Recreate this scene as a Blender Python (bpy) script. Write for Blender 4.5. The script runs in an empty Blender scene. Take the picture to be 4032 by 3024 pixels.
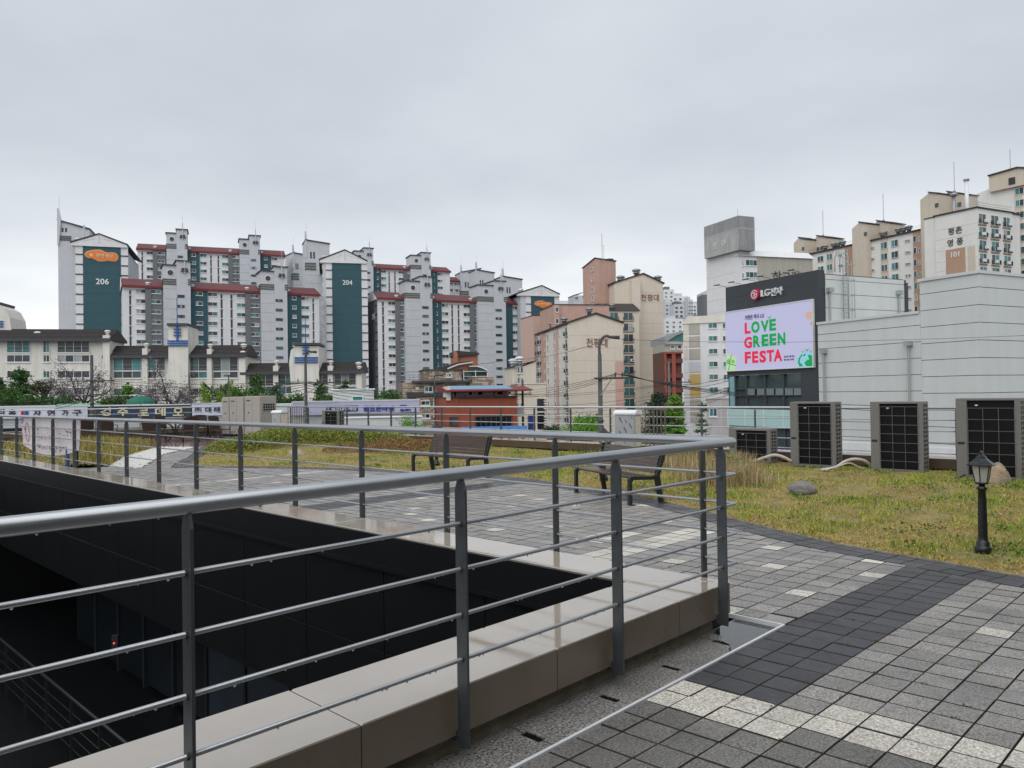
import bpy, math, random
import numpy as np
from mathutils import Vector, Matrix
random.seed(7); rng = np.random.default_rng(11)
R = math.radians
SC = bpy.context.scene
COL = SC.collection

# ------------------------------------------------------------------ camera
F_PX, CX, CY = 3000.0, 2016.0, 1512.0
PITCH, ROLL, YAW, EYE = R(.72), R(-.87), R(43.8), 1.64
_fw = Vector((0, math.cos(PITCH), math.sin(PITCH)))
_up0 = Vector((0, -math.sin(PITCH), math.cos(PITCH)))
_rt = Vector((1, 0, 0)) * math.cos(ROLL) + _up0 * math.sin(ROLL)
_up = Vector((1, 0, 0)) * -math.sin(ROLL) + _up0 * math.cos(ROLL)
cam_d = bpy.data.cameras.new('camera')
cam_d.sensor_width = 36.0
cam_d.lens = 36.0 * F_PX / 4032.0
cam_d.clip_start = 0.05
cam_d.clip_end = 20000
cam = bpy.data.objects.new('camera', cam_d)
cam.matrix_world = Matrix(((_rt.x, _up.x, -_fw.x, 0), (_rt.y, _up.y, -_fw.y, 0), (_rt.z, _up.z, -_fw.z, EYE), (0, 0, 0, 1)))
COL.objects.link(cam)
SC.camera = cam

# ------------------------------------------------------------------ sky, sun, exposure
SUN_EL, SUN_AZ = R(50), R(205)          # azimuth clockwise from +Y (straight ahead): behind the viewer, to the left
world = bpy.data.worlds.new('World'); SC.world = world; world.use_nodes = True
def build_world():
    nt = world.node_tree; nt.nodes.clear()
    N, L = nt.nodes.new, nt.links.new
    out = N('ShaderNodeOutputWorld')
    sky = N('ShaderNodeTexSky'); sky.sky_type = 'NISHITA'; sky.sun_disc = False
    sky.sun_elevation = SUN_EL; sky.sun_rotation = SUN_AZ; sky.air_density = 1.5; sky.dust_density = 4
    b1 = N('ShaderNodeBackground'); b1.inputs[1].default_value = 0.06; L(sky.outputs[0], b1.inputs[0])
    tc = N('ShaderNodeTexCoord'); sep = N('ShaderNodeSeparateXYZ'); L(tc.outputs['Generated'], sep.inputs[0])
    def math_(op, a, b=None, clamp=False):
        n = N('ShaderNodeMath'); n.operation = op; n.use_clamp = clamp
        for i, s in enumerate((a, b)):
            if s is None: continue
            if isinstance(s, (int, float)): n.inputs[i].default_value = s
            else: L(s, n.inputs[i])
        return n.outputs[0]
    zc = math_('MAXIMUM', sep.outputs[2], 0.0)
    den = math_('ADD', zc, 0.16)
    cx = math_('DIVIDE', sep.outputs[0], den); cy = math_('DIVIDE', sep.outputs[1], den)
    cmb = N('ShaderNodeCombineXYZ'); L(cx, cmb.inputs[0]); L(cy, cmb.inputs[1])
    n1 = N('ShaderNodeTexNoise'); n1.inputs['Scale'].default_value = 0.95; n1.inputs['Detail'].default_value = 5; n1.inputs['Roughness'].default_value = .5
    L(cmb.outputs[0], n1.inputs['Vector'])
    n2 = N('ShaderNodeTexNoise'); n2.inputs['Scale'].default_value = 0.35; n2.inputs['Detail'].default_value = 2
    L(cmb.outputs[0], n2.inputs['Vector'])
    mixn = math_('ADD', math_('MULTIPLY', n1.outputs[0], .55), math_('MULTIPLY', n2.outputs[0], .45))
    # cloud deck is thin and bright towards the horizon, thicker overhead
    hor = math_('SUBTRACT', 1.0, math_('MULTIPLY', zc, 3.4), clamp=True)
    hor2 = math_('POWER', hor, 1.35)
    t = math_('ADD', math_('MULTIPLY', math_('SUBTRACT', mixn, .5), 1.55), math_('ADD', math_('MULTIPLY', hor2, .88), .25), clamp=True)
    ramp = N('ShaderNodeValToRGB'); cr = ramp.color_ramp
    cr.elements[0].position = 0.0; cr.elements[0].color = (.44, .48, .535, 1)
    cr.elements[1].position = 1.0; cr.elements[1].color = (.95, .97, .985, 1)
    e = cr.elements.new(.45); e.color = (.62, .66, .705, 1)
    L(t, ramp.inputs[0])
    b2 = N('ShaderNodeBackground'); b2.inputs[1].default_value = 1.0; L(ramp.outputs[0], b2.inputs[0])
    mx = N('ShaderNodeMixShader'); mx.inputs[0].default_value = .95
    L(b1.outputs[0], mx.inputs[1]); L(b2.outputs[0], mx.inputs[2]); L(mx.outputs[0], out.inputs[0])
build_world()
sun_d = bpy.data.lights.new('sun', 'SUN'); sun_d.energy = 1.5; sun_d.angle = R(75); sun_d.color = (1, .985, .96)
sun = bpy.data.objects.new('sun', sun_d)
_sd = Vector((math.sin(SUN_AZ) * math.cos(SUN_EL), math.cos(SUN_AZ) * math.cos(SUN_EL), math.sin(SUN_EL)))
sun.rotation_euler = _sd.to_track_quat('Z', 'Y').to_euler()
COL.objects.link(sun)
SC.view_settings.view_transform = 'Standard'; SC.view_settings.look = 'None'
SC.view_settings.gamma = 1.0; SC.view_settings.exposure = 0.30
SC.view_settings.use_curve_mapping = False
SC.cycles.max_bounces = 6; SC.cycles.transparent_max_bounces = 12
SC.cycles.use_denoising = True

# ------------------------------------------------------------------ measuring helpers
def ray(x, y):
    return _rt * ((x - CX) / F_PX) - _up * ((y - CY) / F_PX) + _fw
def D(x, y, Y):                                   # the point seen at (x, y) of the photograph, Y metres ahead
    d = ray(x, y); return Vector((0, 0, EYE)) + d * (Y / d.y)
def G(x, y, z=0.0):                               # ... at height z
    d = ray(x, y); return Vector((0, 0, EYE)) + d * ((z - EYE) / d.z)
U_ = Vector((math.sin(YAW), math.cos(YAW), 0)); V_ = Vector((-math.cos(YAW), math.sin(YAW), 0))
RZ = math.pi / 2 - YAW                            # roof garden axes: u along the near railing, v along the far one
def W(a, b, z=0.0): return U_ * a + V_ * b + Vector((0, 0, z))
def proj(p):
    q = Vector(p) - Vector((0, 0, EYE)); z = q.dot(_fw)
    return CX + F_PX * q.dot(_rt) / z, CY - F_PX * q.dot(_up) / z, z

# ------------------------------------------------------------------ materials
MATS = {}
def mat(name, col, rough=.6, metal=0.0, var=.08, vscale=4.0, bump=0.0, bscale=40.0, streak=0.0, spec=.5, ior=1.45,
        rand=0.0, attr=None, emit=0.0, coat=0.0, speck=0.0, sscale=120.0, stretch=(1, 1, 1), rvar=0.0, trans=0.0, wvar=0.0):
    if name in MATS: return MATS[name]
    m = bpy.data.materials.new(name); m.use_nodes = True; MATS[name] = m
    nt = m.node_tree; N, L = nt.nodes.new, nt.links.new
    b = nt.nodes['Principled BSDF']
    b.inputs['Roughness'].default_value = rough; b.inputs['Metallic'].default_value = metal
    b.inputs['Specular IOR Level'].default_value = spec; b.inputs['IOR'].default_value = ior
    b.inputs['Coat Weight'].default_value = coat; b.inputs['Coat Roughness'].default_value = .08
    b.inputs['Transmission Weight'].default_value = trans
    tc = N('ShaderNodeTexCoord')
    mp = N('ShaderNodeMapping'); mp.inputs['Scale'].default_value = stretch; L(tc.outputs['Object'], mp.inputs[0])
    vec = mp.outputs[0]; raw = tc.outputs['Object']
    if rand:                                               # alike pieces share a mesh: shift the grain for each of them
        oi = N('ShaderNodeObjectInfo'); sc_ = N('ShaderNodeVectorMath'); sc_.operation = 'SCALE'; sc_.inputs[0].default_value = (37, 53, 11)
        L(oi.outputs['Random'], sc_.inputs['Scale'])
        ad = N('ShaderNodeVectorMath'); L(vec, ad.inputs[0]); L(sc_.outputs[0], ad.inputs[1]); vec = raw = ad.outputs[0]
    if attr:
        a = N('ShaderNodeAttribute'); a.attribute_name = attr; cur = a.outputs['Color']
    else:
        rgb = N('ShaderNodeRGB'); rgb.outputs[0].default_value = (*col, 1); cur = rgb.outputs[0]
    def mul(cur, fac_socket, lo, hi):
        mr = N('ShaderNodeMapRange'); mr.inputs[1].default_value = .25; mr.inputs[2].default_value = .75
        mr.inputs[3].default_value = lo; mr.inputs[4].default_value = hi; L(fac_socket, mr.inputs[0])
        mx = N('ShaderNodeMix'); mx.data_type = 'RGBA'; mx.blend_type = 'MULTIPLY'; mx.inputs[0].default_value = 1
        L(cur, mx.inputs[6]); L(mr.outputs[0], mx.inputs[7]); return mx.outputs[2]
    if var:
        n = N('ShaderNodeTexNoise'); n.inputs['Scale'].default_value = vscale; n.inputs['Detail'].default_value = 6; n.inputs['Roughness'].default_value = .6
        L(vec, n.inputs['Vector']); cur = mul(cur, n.outputs[0], 1 - var, 1 + var)
        if rvar:
            mr = N('ShaderNodeMapRange'); mr.inputs[1].default_value = .3; mr.inputs[2].default_value = .7
            mr.inputs[3].default_value = max(.02, rough - rvar); mr.inputs[4].default_value = min(1, rough + rvar)
            L(n.outputs[0], mr.inputs[0]); L(mr.outputs[0], b.inputs['Roughness'])
    if streak:
        mp2 = N('ShaderNodeMapping'); mp2.inputs['Scale'].default_value = (.9, .9, .05); L(tc.outputs['Object'], mp2.inputs[0])
        n = N('ShaderNodeTexNoise'); n.inputs['Scale'].default_value = 1.6; n.inputs['Detail'].default_value = 7; n.inputs['Roughness'].default_value = .7
        L(mp2.outputs[0], n.inputs['Vector']); cur = mul(cur, n.outputs[0], 1 - streak, 1 + streak * .35)
    if speck:
        n = N('ShaderNodeTexNoise'); n.inputs['Scale'].default_value = sscale; n.inputs['Detail'].default_value = 2; n.inputs['Roughness'].default_value = .75
        L(raw, n.inputs['Vector']); cur = mul(cur, n.outputs[0], 1 - speck, 1 + speck)
    if wvar:                                               # damp and dirt that run on from piece to piece
        geo = N('ShaderNodeNewGeometry'); n = N('ShaderNodeTexNoise'); n.inputs['Scale'].default_value = 1.3; n.inputs['Detail'].default_value = 5; n.inputs['Roughness'].default_value = .6
        L(geo.outputs['Position'], n.inputs['Vector']); cur = mul(cur, n.outputs[0], 1 - wvar, 1 + wvar * .6)
        mr = N('ShaderNodeMapRange'); mr.inputs[1].default_value = .35; mr.inputs[2].default_value = .6; mr.inputs[3].default_value = max(.12, rough - .26); mr.inputs[4].default_value = min(1, rough + .12)
        L(n.outputs[0], mr.inputs[0]); L(mr.outputs[0], b.inputs['Roughness'])
    if rand:
        oi = N('ShaderNodeObjectInfo'); mr = N('ShaderNodeMapRange'); mr.inputs[3].default_value = 1 - rand; mr.inputs[4].default_value = 1 + rand
        L(oi.outputs['Random'], mr.inputs[0])
        mx = N('ShaderNodeMix'); mx.data_type = 'RGBA'; mx.blend_type = 'MULTIPLY'; mx.inputs[0].default_value = 1
        L(cur, mx.inputs[6]); L(mr.outputs[0], mx.inputs[7]); cur = mx.outputs[2]
    L(cur, b.inputs['Base Color'])
    if emit:
        L(cur, b.inputs['Emission Color']); b.inputs['Emission Strength'].default_value = emit
    if bump:
        n = N('ShaderNodeTexNoise'); n.inputs['Scale'].default_value = bscale; n.inputs['Detail'].default_value = 4
        L(tc.outputs['Object'], n.inputs['Vector'])
        bp = N('ShaderNodeBump'); bp.inputs['Strength'].default_value = bump; bp.inputs['Distance'].default_value = .02
        L(n.outputs[0], bp.inputs['Height']); L(bp.outputs[0], b.inputs['Normal'])
    return m

# ------------------------------------------------------------------ mesh builder
class MB:
    def __init__(s): s.v = []; s.f = []; s.mi = []; s.m = 0
    def add(s, vs, fs):
        o = len(s.v); s.v += [tuple(p) for p in vs]
        for f in fs: s.f.append(tuple(i + o for i in f)); s.mi.append(s.m)
        return s
    def box(s, x0, x1, y0, y1, z0, z1):
        return s.add([(x0,y0,z0),(x1,y0,z0),(x1,y1,z0),(x0,y1,z0),(x0,y0,z1),(x1,y0,z1),(x1,y1,z1),(x0,y1,z1)],
                     [(0,3,2,1),(4,5,6,7),(0,1,5,4),(1,2,6,5),(2,3,7,6),(3,0,4,7)])
    def bbox(s, x0, x1, y0, y1, z0, z1, b=.01):            # box with bevelled upper rim
        return s.add([(x0,y0,z0),(x1,y0,z0),(x1,y1,z0),(x0,y1,z0),(x0,y0,z1-b),(x1,y0,z1-b),(x1,y1,z1-b),(x0,y1,z1-b),
                      (x0+b,y0+b,z1),(x1-b,y0+b,z1),(x1-b,y1-b,z1),(x0+b,y1-b,z1)],
                     [(0,3,2,1),(0,1,5,4),(1,2,6,5),(2,3,7,6),(3,0,4,7),(4,5,9,8),(5,6,10,9),(6,7,11,10),(7,4,8,11),(8,9,10,11)])
    def prism(s, poly, a0, a1, axis='y'):                  # polygon in the plane across `axis`, extruded a0..a1
        n = len(poly)
        def P(p, a):
            return (p[0], a, p[1]) if axis == 'y' else (a, p[0], p[1]) if axis == 'x' else (p[0], p[1], a)
        vs = [P(p, a0) for p in poly] + [P(p, a1) for p in poly]
        fs = [tuple(range(n)), tuple(range(2*n-1, n-1, -1))] + [(i, i+n, (i+1) % n + n, (i+1) % n) for i in range(n)]
        return s.add(vs, fs)
    def tube(s, pts, r, n=8, caps=True):
        pts = [Vector(p) for p in pts]; m = len(pts)
        rs = r if isinstance(r, (list, tuple)) else [r] * m
        vs = []; prev = None
        for i, p in enumerate(pts):
            t = (pts[min(i+1, m-1)] - pts[max(i-1, 0)]).normalized()
            a = prev if prev is not None else (Vector((0, 0, 1)) if abs(t.z) < .9 else Vector((1, 0, 0)))
            a = (a - t * a.dot(t))
            if a.length < 1e-5: a = Vector((0, 1, 0))
            a.normalize(); b = t.cross(a); prev = a
            for k in range(n):
                w = 2 * math.pi * k / n; vs.append(p + a * (rs[i] * math.cos(w)) + b * (rs[i] * math.sin(w)))
        fs = [(i*n+k, i*n+(k+1) % n, (i+1)*n+(k+1) % n, (i+1)*n+k) for i in range(m-1) for k in range(n)]
        if caps: fs += [tuple(range(n-1, -1, -1)), tuple(range((m-1)*n, m*n))]
        return s.add(vs, fs)
    def lathe(s, prof, n=16, c=(0, 0, 0)):                 # [(r, z)]
        m = len(prof)
        vs = [(c[0]+r*math.cos(2*math.pi*k/n), c[1]+r*math.sin(2*math.pi*k/n), c[2]+z) for r, z in prof for k in range(n)]
        fs = [(i*n+k, i*n+(k+1) % n, (i+1)*n+(k+1) % n, (i+1)*n+k) for i in range(m-1) for k in range(n)]
        fs += [tuple(range(n-1, -1, -1)), tuple(range((m-1)*n, m*n))]
        return s.add(vs, fs)
    def disc(s, c, r, y0, y1, n=16):                       # short drum along y
        return s.prism([(c[0]+r*math.cos(2*math.pi*k/n), c[1]+r*math.sin(2*math.pi*k/n)) for k in range(n)], y0, y1, 'y')
    def mesh(s, name, mats, smooth=False):
        me = bpy.data.meshes.new(name); me.from_pydata(s.v, [], s.f)
        for m in (mats if isinstance(mats, (list, tuple)) else [mats]): me.materials.append(m)
        if len(me.materials) > 1: me.polygons.foreach_set('material_index', s.mi)
        if smooth: me.polygons.foreach_set('use_smooth', [True] * len(me.polygons))
        me.update(); return me
    def build(s, name, mats, parent=None, smooth=False, **kw):
        return obj(name, s.mesh(name, mats, smooth), parent, **kw)
def obj(name, me, parent=None, loc=None, rz=None, label=None, cat=None, group=None, kind=None):
    o = bpy.data.objects.new(name, me); COL.objects.link(o)
    if parent is not None: o.parent = parent
    if loc is not None: o.location = loc
    if rz is not None: o.rotation_euler.z = rz
    return tag(o, label, cat, group, kind)
def tag(o, label=None, cat=None, group=None, kind=None):
    for k, val in (('label', label), ('category', cat), ('group', group), ('kind', kind)):
        if val: o[k] = val
    return o
def empty(name, loc=(0, 0, 0), rz=0.0, label=None, cat=None, group=None, kind=None):
    o = obj(name, None, None, loc, rz, label, cat, group, kind); o.empty_display_size = .2; return o
def np_mesh(name, v, f, mats, col=None, smooth=False):
    me = bpy.data.meshes.new(name); me.from_pydata(np.asarray(v).tolist(), [], f if isinstance(f, list) else f.tolist())
    for m in (mats if isinstance(mats, (list, tuple)) else [mats]): me.materials.append(m)
    if col is not None:
        a = me.color_attributes.new('Col', 'FLOAT_COLOR', 'POINT')
        c = np.ones((len(v), 4), np.float32); c[:, :3] = col; a.data.foreach_set('color', c.ravel())
    if smooth: me.polygons.foreach_set('use_smooth', [True] * len(me.polygons))
    me.update(); return me
def copy_tree(o, parent=None):
    c = o.copy(); COL.objects.link(c); c.parent = parent
    for ch in list(o.children): copy_tree(ch, c)
    return c
_txt = {}
def text_mesh(body, m, height, depth=.02, bold=0.0, align='CENTER', width=None):
    """Lettering as a mesh standing in the xz plane (front face towards -y), cap height about `height`, centred."""
    cu = bpy.data.curves.new('lettering', 'FONT'); cu.body = body; cu.extrude = depth / 2; cu.offset = bold; cu.resolution_u = 3
    ob = bpy.data.objects.new('lettering', cu); COL.objects.link(ob)
    me = bpy.data.meshes.new_from_object(ob)
    bpy.data.objects.remove(ob); bpy.data.curves.remove(cu)
    n = len(me.vertices); co = np.zeros(n * 3, np.float32); me.vertices.foreach_get('co', co); co = co.reshape(-1, 3)
    lo, hi = co.min(0), co.max(0); sc = height / (hi[1] - lo[1]); sx = sc if width is None else width / (hi[0] - lo[0])
    out = np.empty_like(co)
    out[:, 0] = (co[:, 0] - (lo[0] + hi[0]) / 2) * sx; out[:, 2] = (co[:, 1] - (lo[1] + hi[1]) / 2) * sc; out[:, 1] = -co[:, 2]
    me.vertices.foreach_set('co', out.ravel()); me.materials.clear(); me.materials.append(m); me.update(); me.name = 'lettering'
    return me

# ================================================================== ROOF GARDEN
m_rail = mat('painted_steel', (.42, .435, .455), .36, .72, .05, 4, 0, rvar=.05)
m_post = mat('post_steel', (.08, .087, .093), .42, .35, .12, 20, .08, 150)
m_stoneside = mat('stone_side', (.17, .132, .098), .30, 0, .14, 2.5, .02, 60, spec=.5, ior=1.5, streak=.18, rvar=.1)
m_stone = mat('polished_stone_skylit', (.40, .34, .275), .045, 0, .10, 2.5, .012, 9, spec=.5, ior=2.7, rvar=.045, speck=.05, sscale=300)  # coping tops: sky brightness put into a paler base than the sides
m_conc = mat('mossy_concrete', (.24, .21, .15), .85, 0, .35, 9, .6, 60, streak=.3)
m_gran = mat('granite', (.25, .24, .225), .35, 0, .2, 4, .15, 300, speck=1.2, sscale=70)
m_black = mat('black_cladding', (.0065, .0075, .0085), .35, 0, .15, 2, 0, spec=.25)
m_blackjoint = mat('cladding_joint', (.02, .024, .027), .6, 0, 0, spec=.2)
m_white = mat('white_metal', (.72, .73, .74), .4, 0, .05)
m_paver = {
 'grey': mat('paver_grey', (.287, .268, .250), .5, 0, .16, 5, .3, 220, speck=.85, sscale=90, rand=.16, rvar=.15, wvar=.22),
 'mid': mat('paver_grey_shaded', (.190, .178, .164), .5, 0, .16, 5, .3, 220, speck=.9, sscale=90, rand=.16, rvar=.15, wvar=.25),  # foreground grey, with the shade there put into a darker base
 'dark': mat('paver_dark', (.062, .062, .068), .52, 0, .2, 6, .3, 220, speck=.5, sscale=90, rand=.16, rvar=.12, wvar=.3),
 'white': mat('paver_white', (.60, .56, .485), .55, 0, .12, 5, .3, 220, speck=.7, sscale=75, rand=.09, wvar=.15)}
m_bed = mat('joint_soil', (.045, .040, .033), .95, 0, .4, 20, .5, 80)
m_soil = mat('thatch_soil', (.25, .195, .075), .95, 0, .35, 3.0, .8, 30)

EDGE = [(-4,7.5),(0,7.62),(1.39,7.75),(2.25,8.0),(2.64,8.06),(3.12,8.2),(3.68,8.44),(4.45,8.82),(5.25,9.28),(6.31,9.76),(8.59,10.47),(9.78,10.78),(11,10.86),(13.3,10.3),(14.55,9.95),(16.36,9.2),(17.6,8.5),(18.42,7.9),(19.6,8.5),(20.94,9.36),(23.82,10.9),(25.9,12.1),(27,12.9)]
EV = np.array([e[0] for e in EDGE]); EU = np.array([e[1] for e in EDGE])
def edge_u(b): return float(np.interp(b, EV, EU))
def edge_slope(b): return (edge_u(b + .15) - edge_u(b - .15)) / .3
def lawn_z(a, b):
    e = edge_u(b); t = max(0., min(1., (a - e) / max(.5, 14.9 - e))); t = t * t * (3 - 2 * t)
    z = .012 + .15 * t
    z += .16 * math.exp(-((a - 12.2) / 1.5) ** 2 - ((b - 20.5) / 3.4) ** 2)
    return z + .012 * math.sin(a * 3.1 + b * 1.7) * min(1, t * 4) 
def uvroot(name, mesh, **kw): return obj(name, mesh, None, (0, 0, 0), RZ, **kw)

# roof deck bed under the pavers
b = MB(); b.box(-6, 15.5, -8, 2.36, -.45, -.028); b.box(4.88, 15.5, 2.36, 37, -.45, -.028); b.box(-6, 5.2, 2.36, 2.7, -.45, -.10); b.box(-12, 4.88, 26, 37, -.45, -.028)
pavement = uvroot('pavement', b.mesh('pavement', m_bed), kind='structure')

# ---- pavers
GO = np.array([3.804, 2.174]); E1 = np.array([.1955, -.0056]); E2 = np.array([.0066, -.1980])
WHITES = {(19,-8),(15,-6),(11,-3),(7,-4),(19,-3),(16,-2),(13,-10),(14,-23),(17,-21),(22,-29),(27,-33),(26,-30),(25,-26),(17,-34),(15,-32),(14,-29),(10,4),
          (23,-17),(28,-22),(21,-38),(30,-46),(18,-47),(25,-52),(15,-50),(29,-57),(20,-58),(24,9),(18,12)}
def paver_kind(i, j):
    if (-1 <= j < 2 and i >= 0) or (-41 <= j < -38 and i >= 11): return 'dark'
    bb = 0 if j < 3 else 1 if j < 7 else 2 + (j - 7) // 4
    if j >= -1 and bb - 2 <= i < bb: return 'white'
    if j >= -1 and i < bb - 2: return 'mid'
    if j in (-14, -13) and 11 <= i <= 22 or j == -64 and i >= 10: return 'white'
    if j in (-17, -16) and 15 <= i <= 18: return 'white'
    if (i, j) in WHITES: return 'white'
    return 'grey'
def clip(poly, n, d):                                     # keep n.p <= d
    out = []
    for k in range(len(poly)):
        p, q = poly[k], poly[(k + 1) % len(poly)]; sp, sq = n[0]*p[0]+n[1]*p[1]-d, n[0]*q[0]+n[1]*q[1]-d
        if sp <= 0: out.append(p)
        if sp * sq < 0:
            t = sp / (sp - sq); out.append((p[0] + t*(q[0]-p[0]), p[1] + t*(q[1]-p[1])))
    return out
def area(p): return .5 * abs(sum(p[k][0]*p[(k+1) % len(p)][1] - p[(k+1) % len(p)][0]*p[k][1] for k in range(len(p))))
def inset(poly, g):
    c = np.mean(poly, axis=0); out = []
    for p in poly:
        d = np.array(p) - c; l = np.hypot(*d); out.append(tuple(c + d * max(.2, 1 - g * 1.4 / max(l, 1e-6))))
    return out
PEB = [(6.62,20.03),(6.95,18.9),(9.06,22.99),(11.05,25.28),(10.29,26.51),(8.14,23.2)]
LAWN2 = [(4.95,20.6),(6.6,20.05),(8.14,23.2),(10.29,26.51),(9.6,36),(4.95,36)]
def inside(p, poly):
    r = False
    for k in range(len(poly)):
        (x1, y1), (x2, y2) = poly[k], poly[(k + 1) % len(poly)]
        if (y1 > p[1]) != (y2 > p[1]) and p[0] < (x2 - x1) * (p[1] - y1) / (y2 - y1) + x1: r = not r
    return r
pavers = []                                               # (kind, polygon, full)
for i in range(-24, 60):
    for j in range(-125, 26):
        o = GO + i * E1 + j * E2
        c = o + .5 * (E1 + E2)
        if c[0] < -.6 or c[1] < -3 or c[0] > 12.2 or c[1] > 26.0: continue
        poly = [tuple(o + E1*p_ + E2*q_) for p_, q_ in ((.020, .010), (.980, .010), (.980, .990), (.020, .990))]
        if c[0] < 5.16:
            if c[1] < 2.62: poly = clip(poly, (0, 1), 2.325)
            else: poly = clip(clip(poly, (-1, 0), -4.905), (0, -1), -2.79)
        elif c[0] < 5.3 and 2.3 < c[1] < 2.85: poly = clip(poly, (-1, 0), -5.165)
        if len(poly) < 3: continue
        e = edge_u(c[1]); s = edge_slope(c[1]); nn = math.hypot(1, s)
        if c[0] > e - .75:
            poly = clip(poly, (1, -s), e - s * c[1] - .405 * nn)
        if c[1] > 18 and (inside(c, PEB) or inside(c, LAWN2)): continue
        if c[1] > 18.42 and c[0] > e: continue
        if len(poly) < 3 or area(poly) < .0012: continue
        pavers.append([paver_kind(i, j), poly, abs(area(poly) - .0387*.96*.98) < .0006])
# the dark course that follows the lawn's edge, two pavers deep
t = -1.5; course = []
while t < 26.2:
    s = edge_slope(t); nn = math.hypot(1, s); dt = .2 / nn
    for r0, r1 in ((.022, .2), (.208, .388)):
        q = []
        for (tt, rr) in ((t+.003, r1), (t + dt-.003, r1), (t + dt-.003, r0), (t+.003, r0)):
            ss = edge_slope(tt); n2 = math.hypot(1, ss); q.append((edge_u(tt) - rr / n2, tt + rr * ss / n2))
        course.append(['dark', q, False])
    t += dt
pavers += course
m_side = mat('paver_side', (.045, .038, .028), .9, 0, .4, 20)
side_slot = 1
def paver_bm(mb, poly, z, tilt=(0, 0), c=(0, 0), g=.0003, bev=.0028, tc=None):
    tc = c if tc is None else tc
    a = inset(poly, g); t2 = inset(poly, g + bev); n = len(a)
    def Z(p, zz): return (p[0]-c[0], p[1]-c[1], zz + tilt[0]*(p[0]-tc[0]) + tilt[1]*(p[1]-tc[1]))
    vs = [Z(p, z-.035) for p in a] + [Z(p, z-.008) for p in a] + [Z(p, z) for p in t2]
    fs = [tuple(range(2*n, 3*n))]
    for k in range(n):
        k2 = (k + 1) % n; fs += [(k, k2, n+k2, n+k), (n+k, n+k2, 2*n+k2, 2*n+k)]
    if area_signed(poly) < 0: fs = [f[::-1] for f in fs]
    top = mb.m; mb.add(vs, fs[:1]); o_ = len(mb.v) - len(vs); mb.m = side_slot
    for f in fs[1:]: mb.f.append(tuple(i + o_ for i in f)); mb.mi.append(side_slot)
    mb.m = top
def area_signed(p): return .5 * sum(p[k][0]*p[(k+1) % len(p)][1] - p[(k+1) % len(p)][0]*p[k][1] for k in range(len(p)))
def screen_size(poly):
    pr = []
    for p in poly:
        w = W(p[0], p[1]); x, y, z = proj(w)
        if z < .3: return 0
        pr.append((x, y))
    cx = sum(p[0] for p in pr)/len(pr); cy = sum(p[1] for p in pr)/len(pr)
    return area(pr) if -60 < cx < 4090 and cy < 3070 else 0
for p in pavers: p.append(screen_size(p[1]))
pavers.sort(key=lambda p: -p[3])
full_mesh = {}
for n, (kind, poly, full, sz) in enumerate(pavers[:300]):
    c = np.mean(poly, axis=0); tilt = (random.gauss(0, .004), random.gauss(0, .004)); dz = random.gauss(0, .0012)
    if full:
        key = (kind, n % 4)
        if key not in full_mesh:
            mb = MB(); paver_bm(mb, poly, 0, (random.gauss(0, .005), random.gauss(0, .005)), c); full_mesh[key] = mb.mesh('paver', [m_paver[kind], m_side])
        me = full_mesh[key]
    else:
        mb = MB(); paver_bm(mb, poly, 0, tilt, c); me = mb.mesh('paver', [m_paver[kind], m_side])
    obj('paver', me, pavement, (c[0], c[1], dz))
rest = {k: [] for k in m_paver}
mbs = MB(); kinds = list(m_paver)
variants = {}
mats_far = []
for k in kinds:                                           # three tones of each kind for the pavers further off
    for q, f in enumerate((.88, 1.0, 1.12)):
        src = {'grey': (.287,.268,.250), 'mid': (.190,.178,.164), 'dark': (.062,.062,.068), 'white': (.60,.56,.485)}[k]
        mats_far.append(mat(f'paver_{k}_tone{q}', tuple(x*f for x in src), .45, 0, .10, 6, .2, 220, speck=.3, sscale=95, rvar=.15, wvar=.22))
mats_far.append(m_side); side_slot = len(mats_far) - 1
for kind, poly, full, sz in pavers[300:]:
    mbs.m = kinds.index(kind) * 3 + random.randrange(3)
    paver_bm(mbs, poly, random.gauss(0, .0012), (random.gauss(0, .004), random.gauss(0, .004)), (0, 0), tc=np.mean(poly, axis=0))
mbs.build('distant_pavers', mats_far, pavement, kind='stuff')

# ---- lawn
def lawn_patch(name, rows, label, kind):
    vs = []; fs = []; n = len(rows[0])
    for r in rows: vs += r
    for a in range(len(rows) - 1):
        for k in range(n - 1): fs.append((a*n+k, a*n+k+1, (a+1)*n+k+1, (a+1)*n+k))
    me = np_mesh(name, vs, fs, m_soil, smooth=True)
    return uvroot(name, me, kind=kind)
rows = []
for bv in np.linspace(-4, 26.5, 90):
    e = edge_u(bv); rows.append([(a, bv, lawn_z(a, bv)) for a in np.linspace(e, 14.95, 24)])
lawn = lawn_patch('lawn_ground', rows, None, 'structure')
def lawn2_z(a, b): 
    t = min(1, max(0, (a - 4.95) / 1.5)) * max(0., min(1., (float(np.interp(b, [20.05, 23.2, 26.51, 36], [6.6, 8.14, 10.29, 9.6])) - a) / 1.2)); return .012 + .18 * t * math.exp(-((b - 24) / 6) ** 2)
rows = []
for bv in np.linspace(20.6, 36, 40):
    hi = np.interp(bv, [20.05, 23.2, 26.51, 36], [6.6, 8.14, 10.29, 9.6]); rows.append([(a, bv, lawn2_z(a, bv)) for a in np.linspace(4.95, hi, 10)])
lawn_patch('lawn_ground', rows, None, 'structure')
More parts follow.
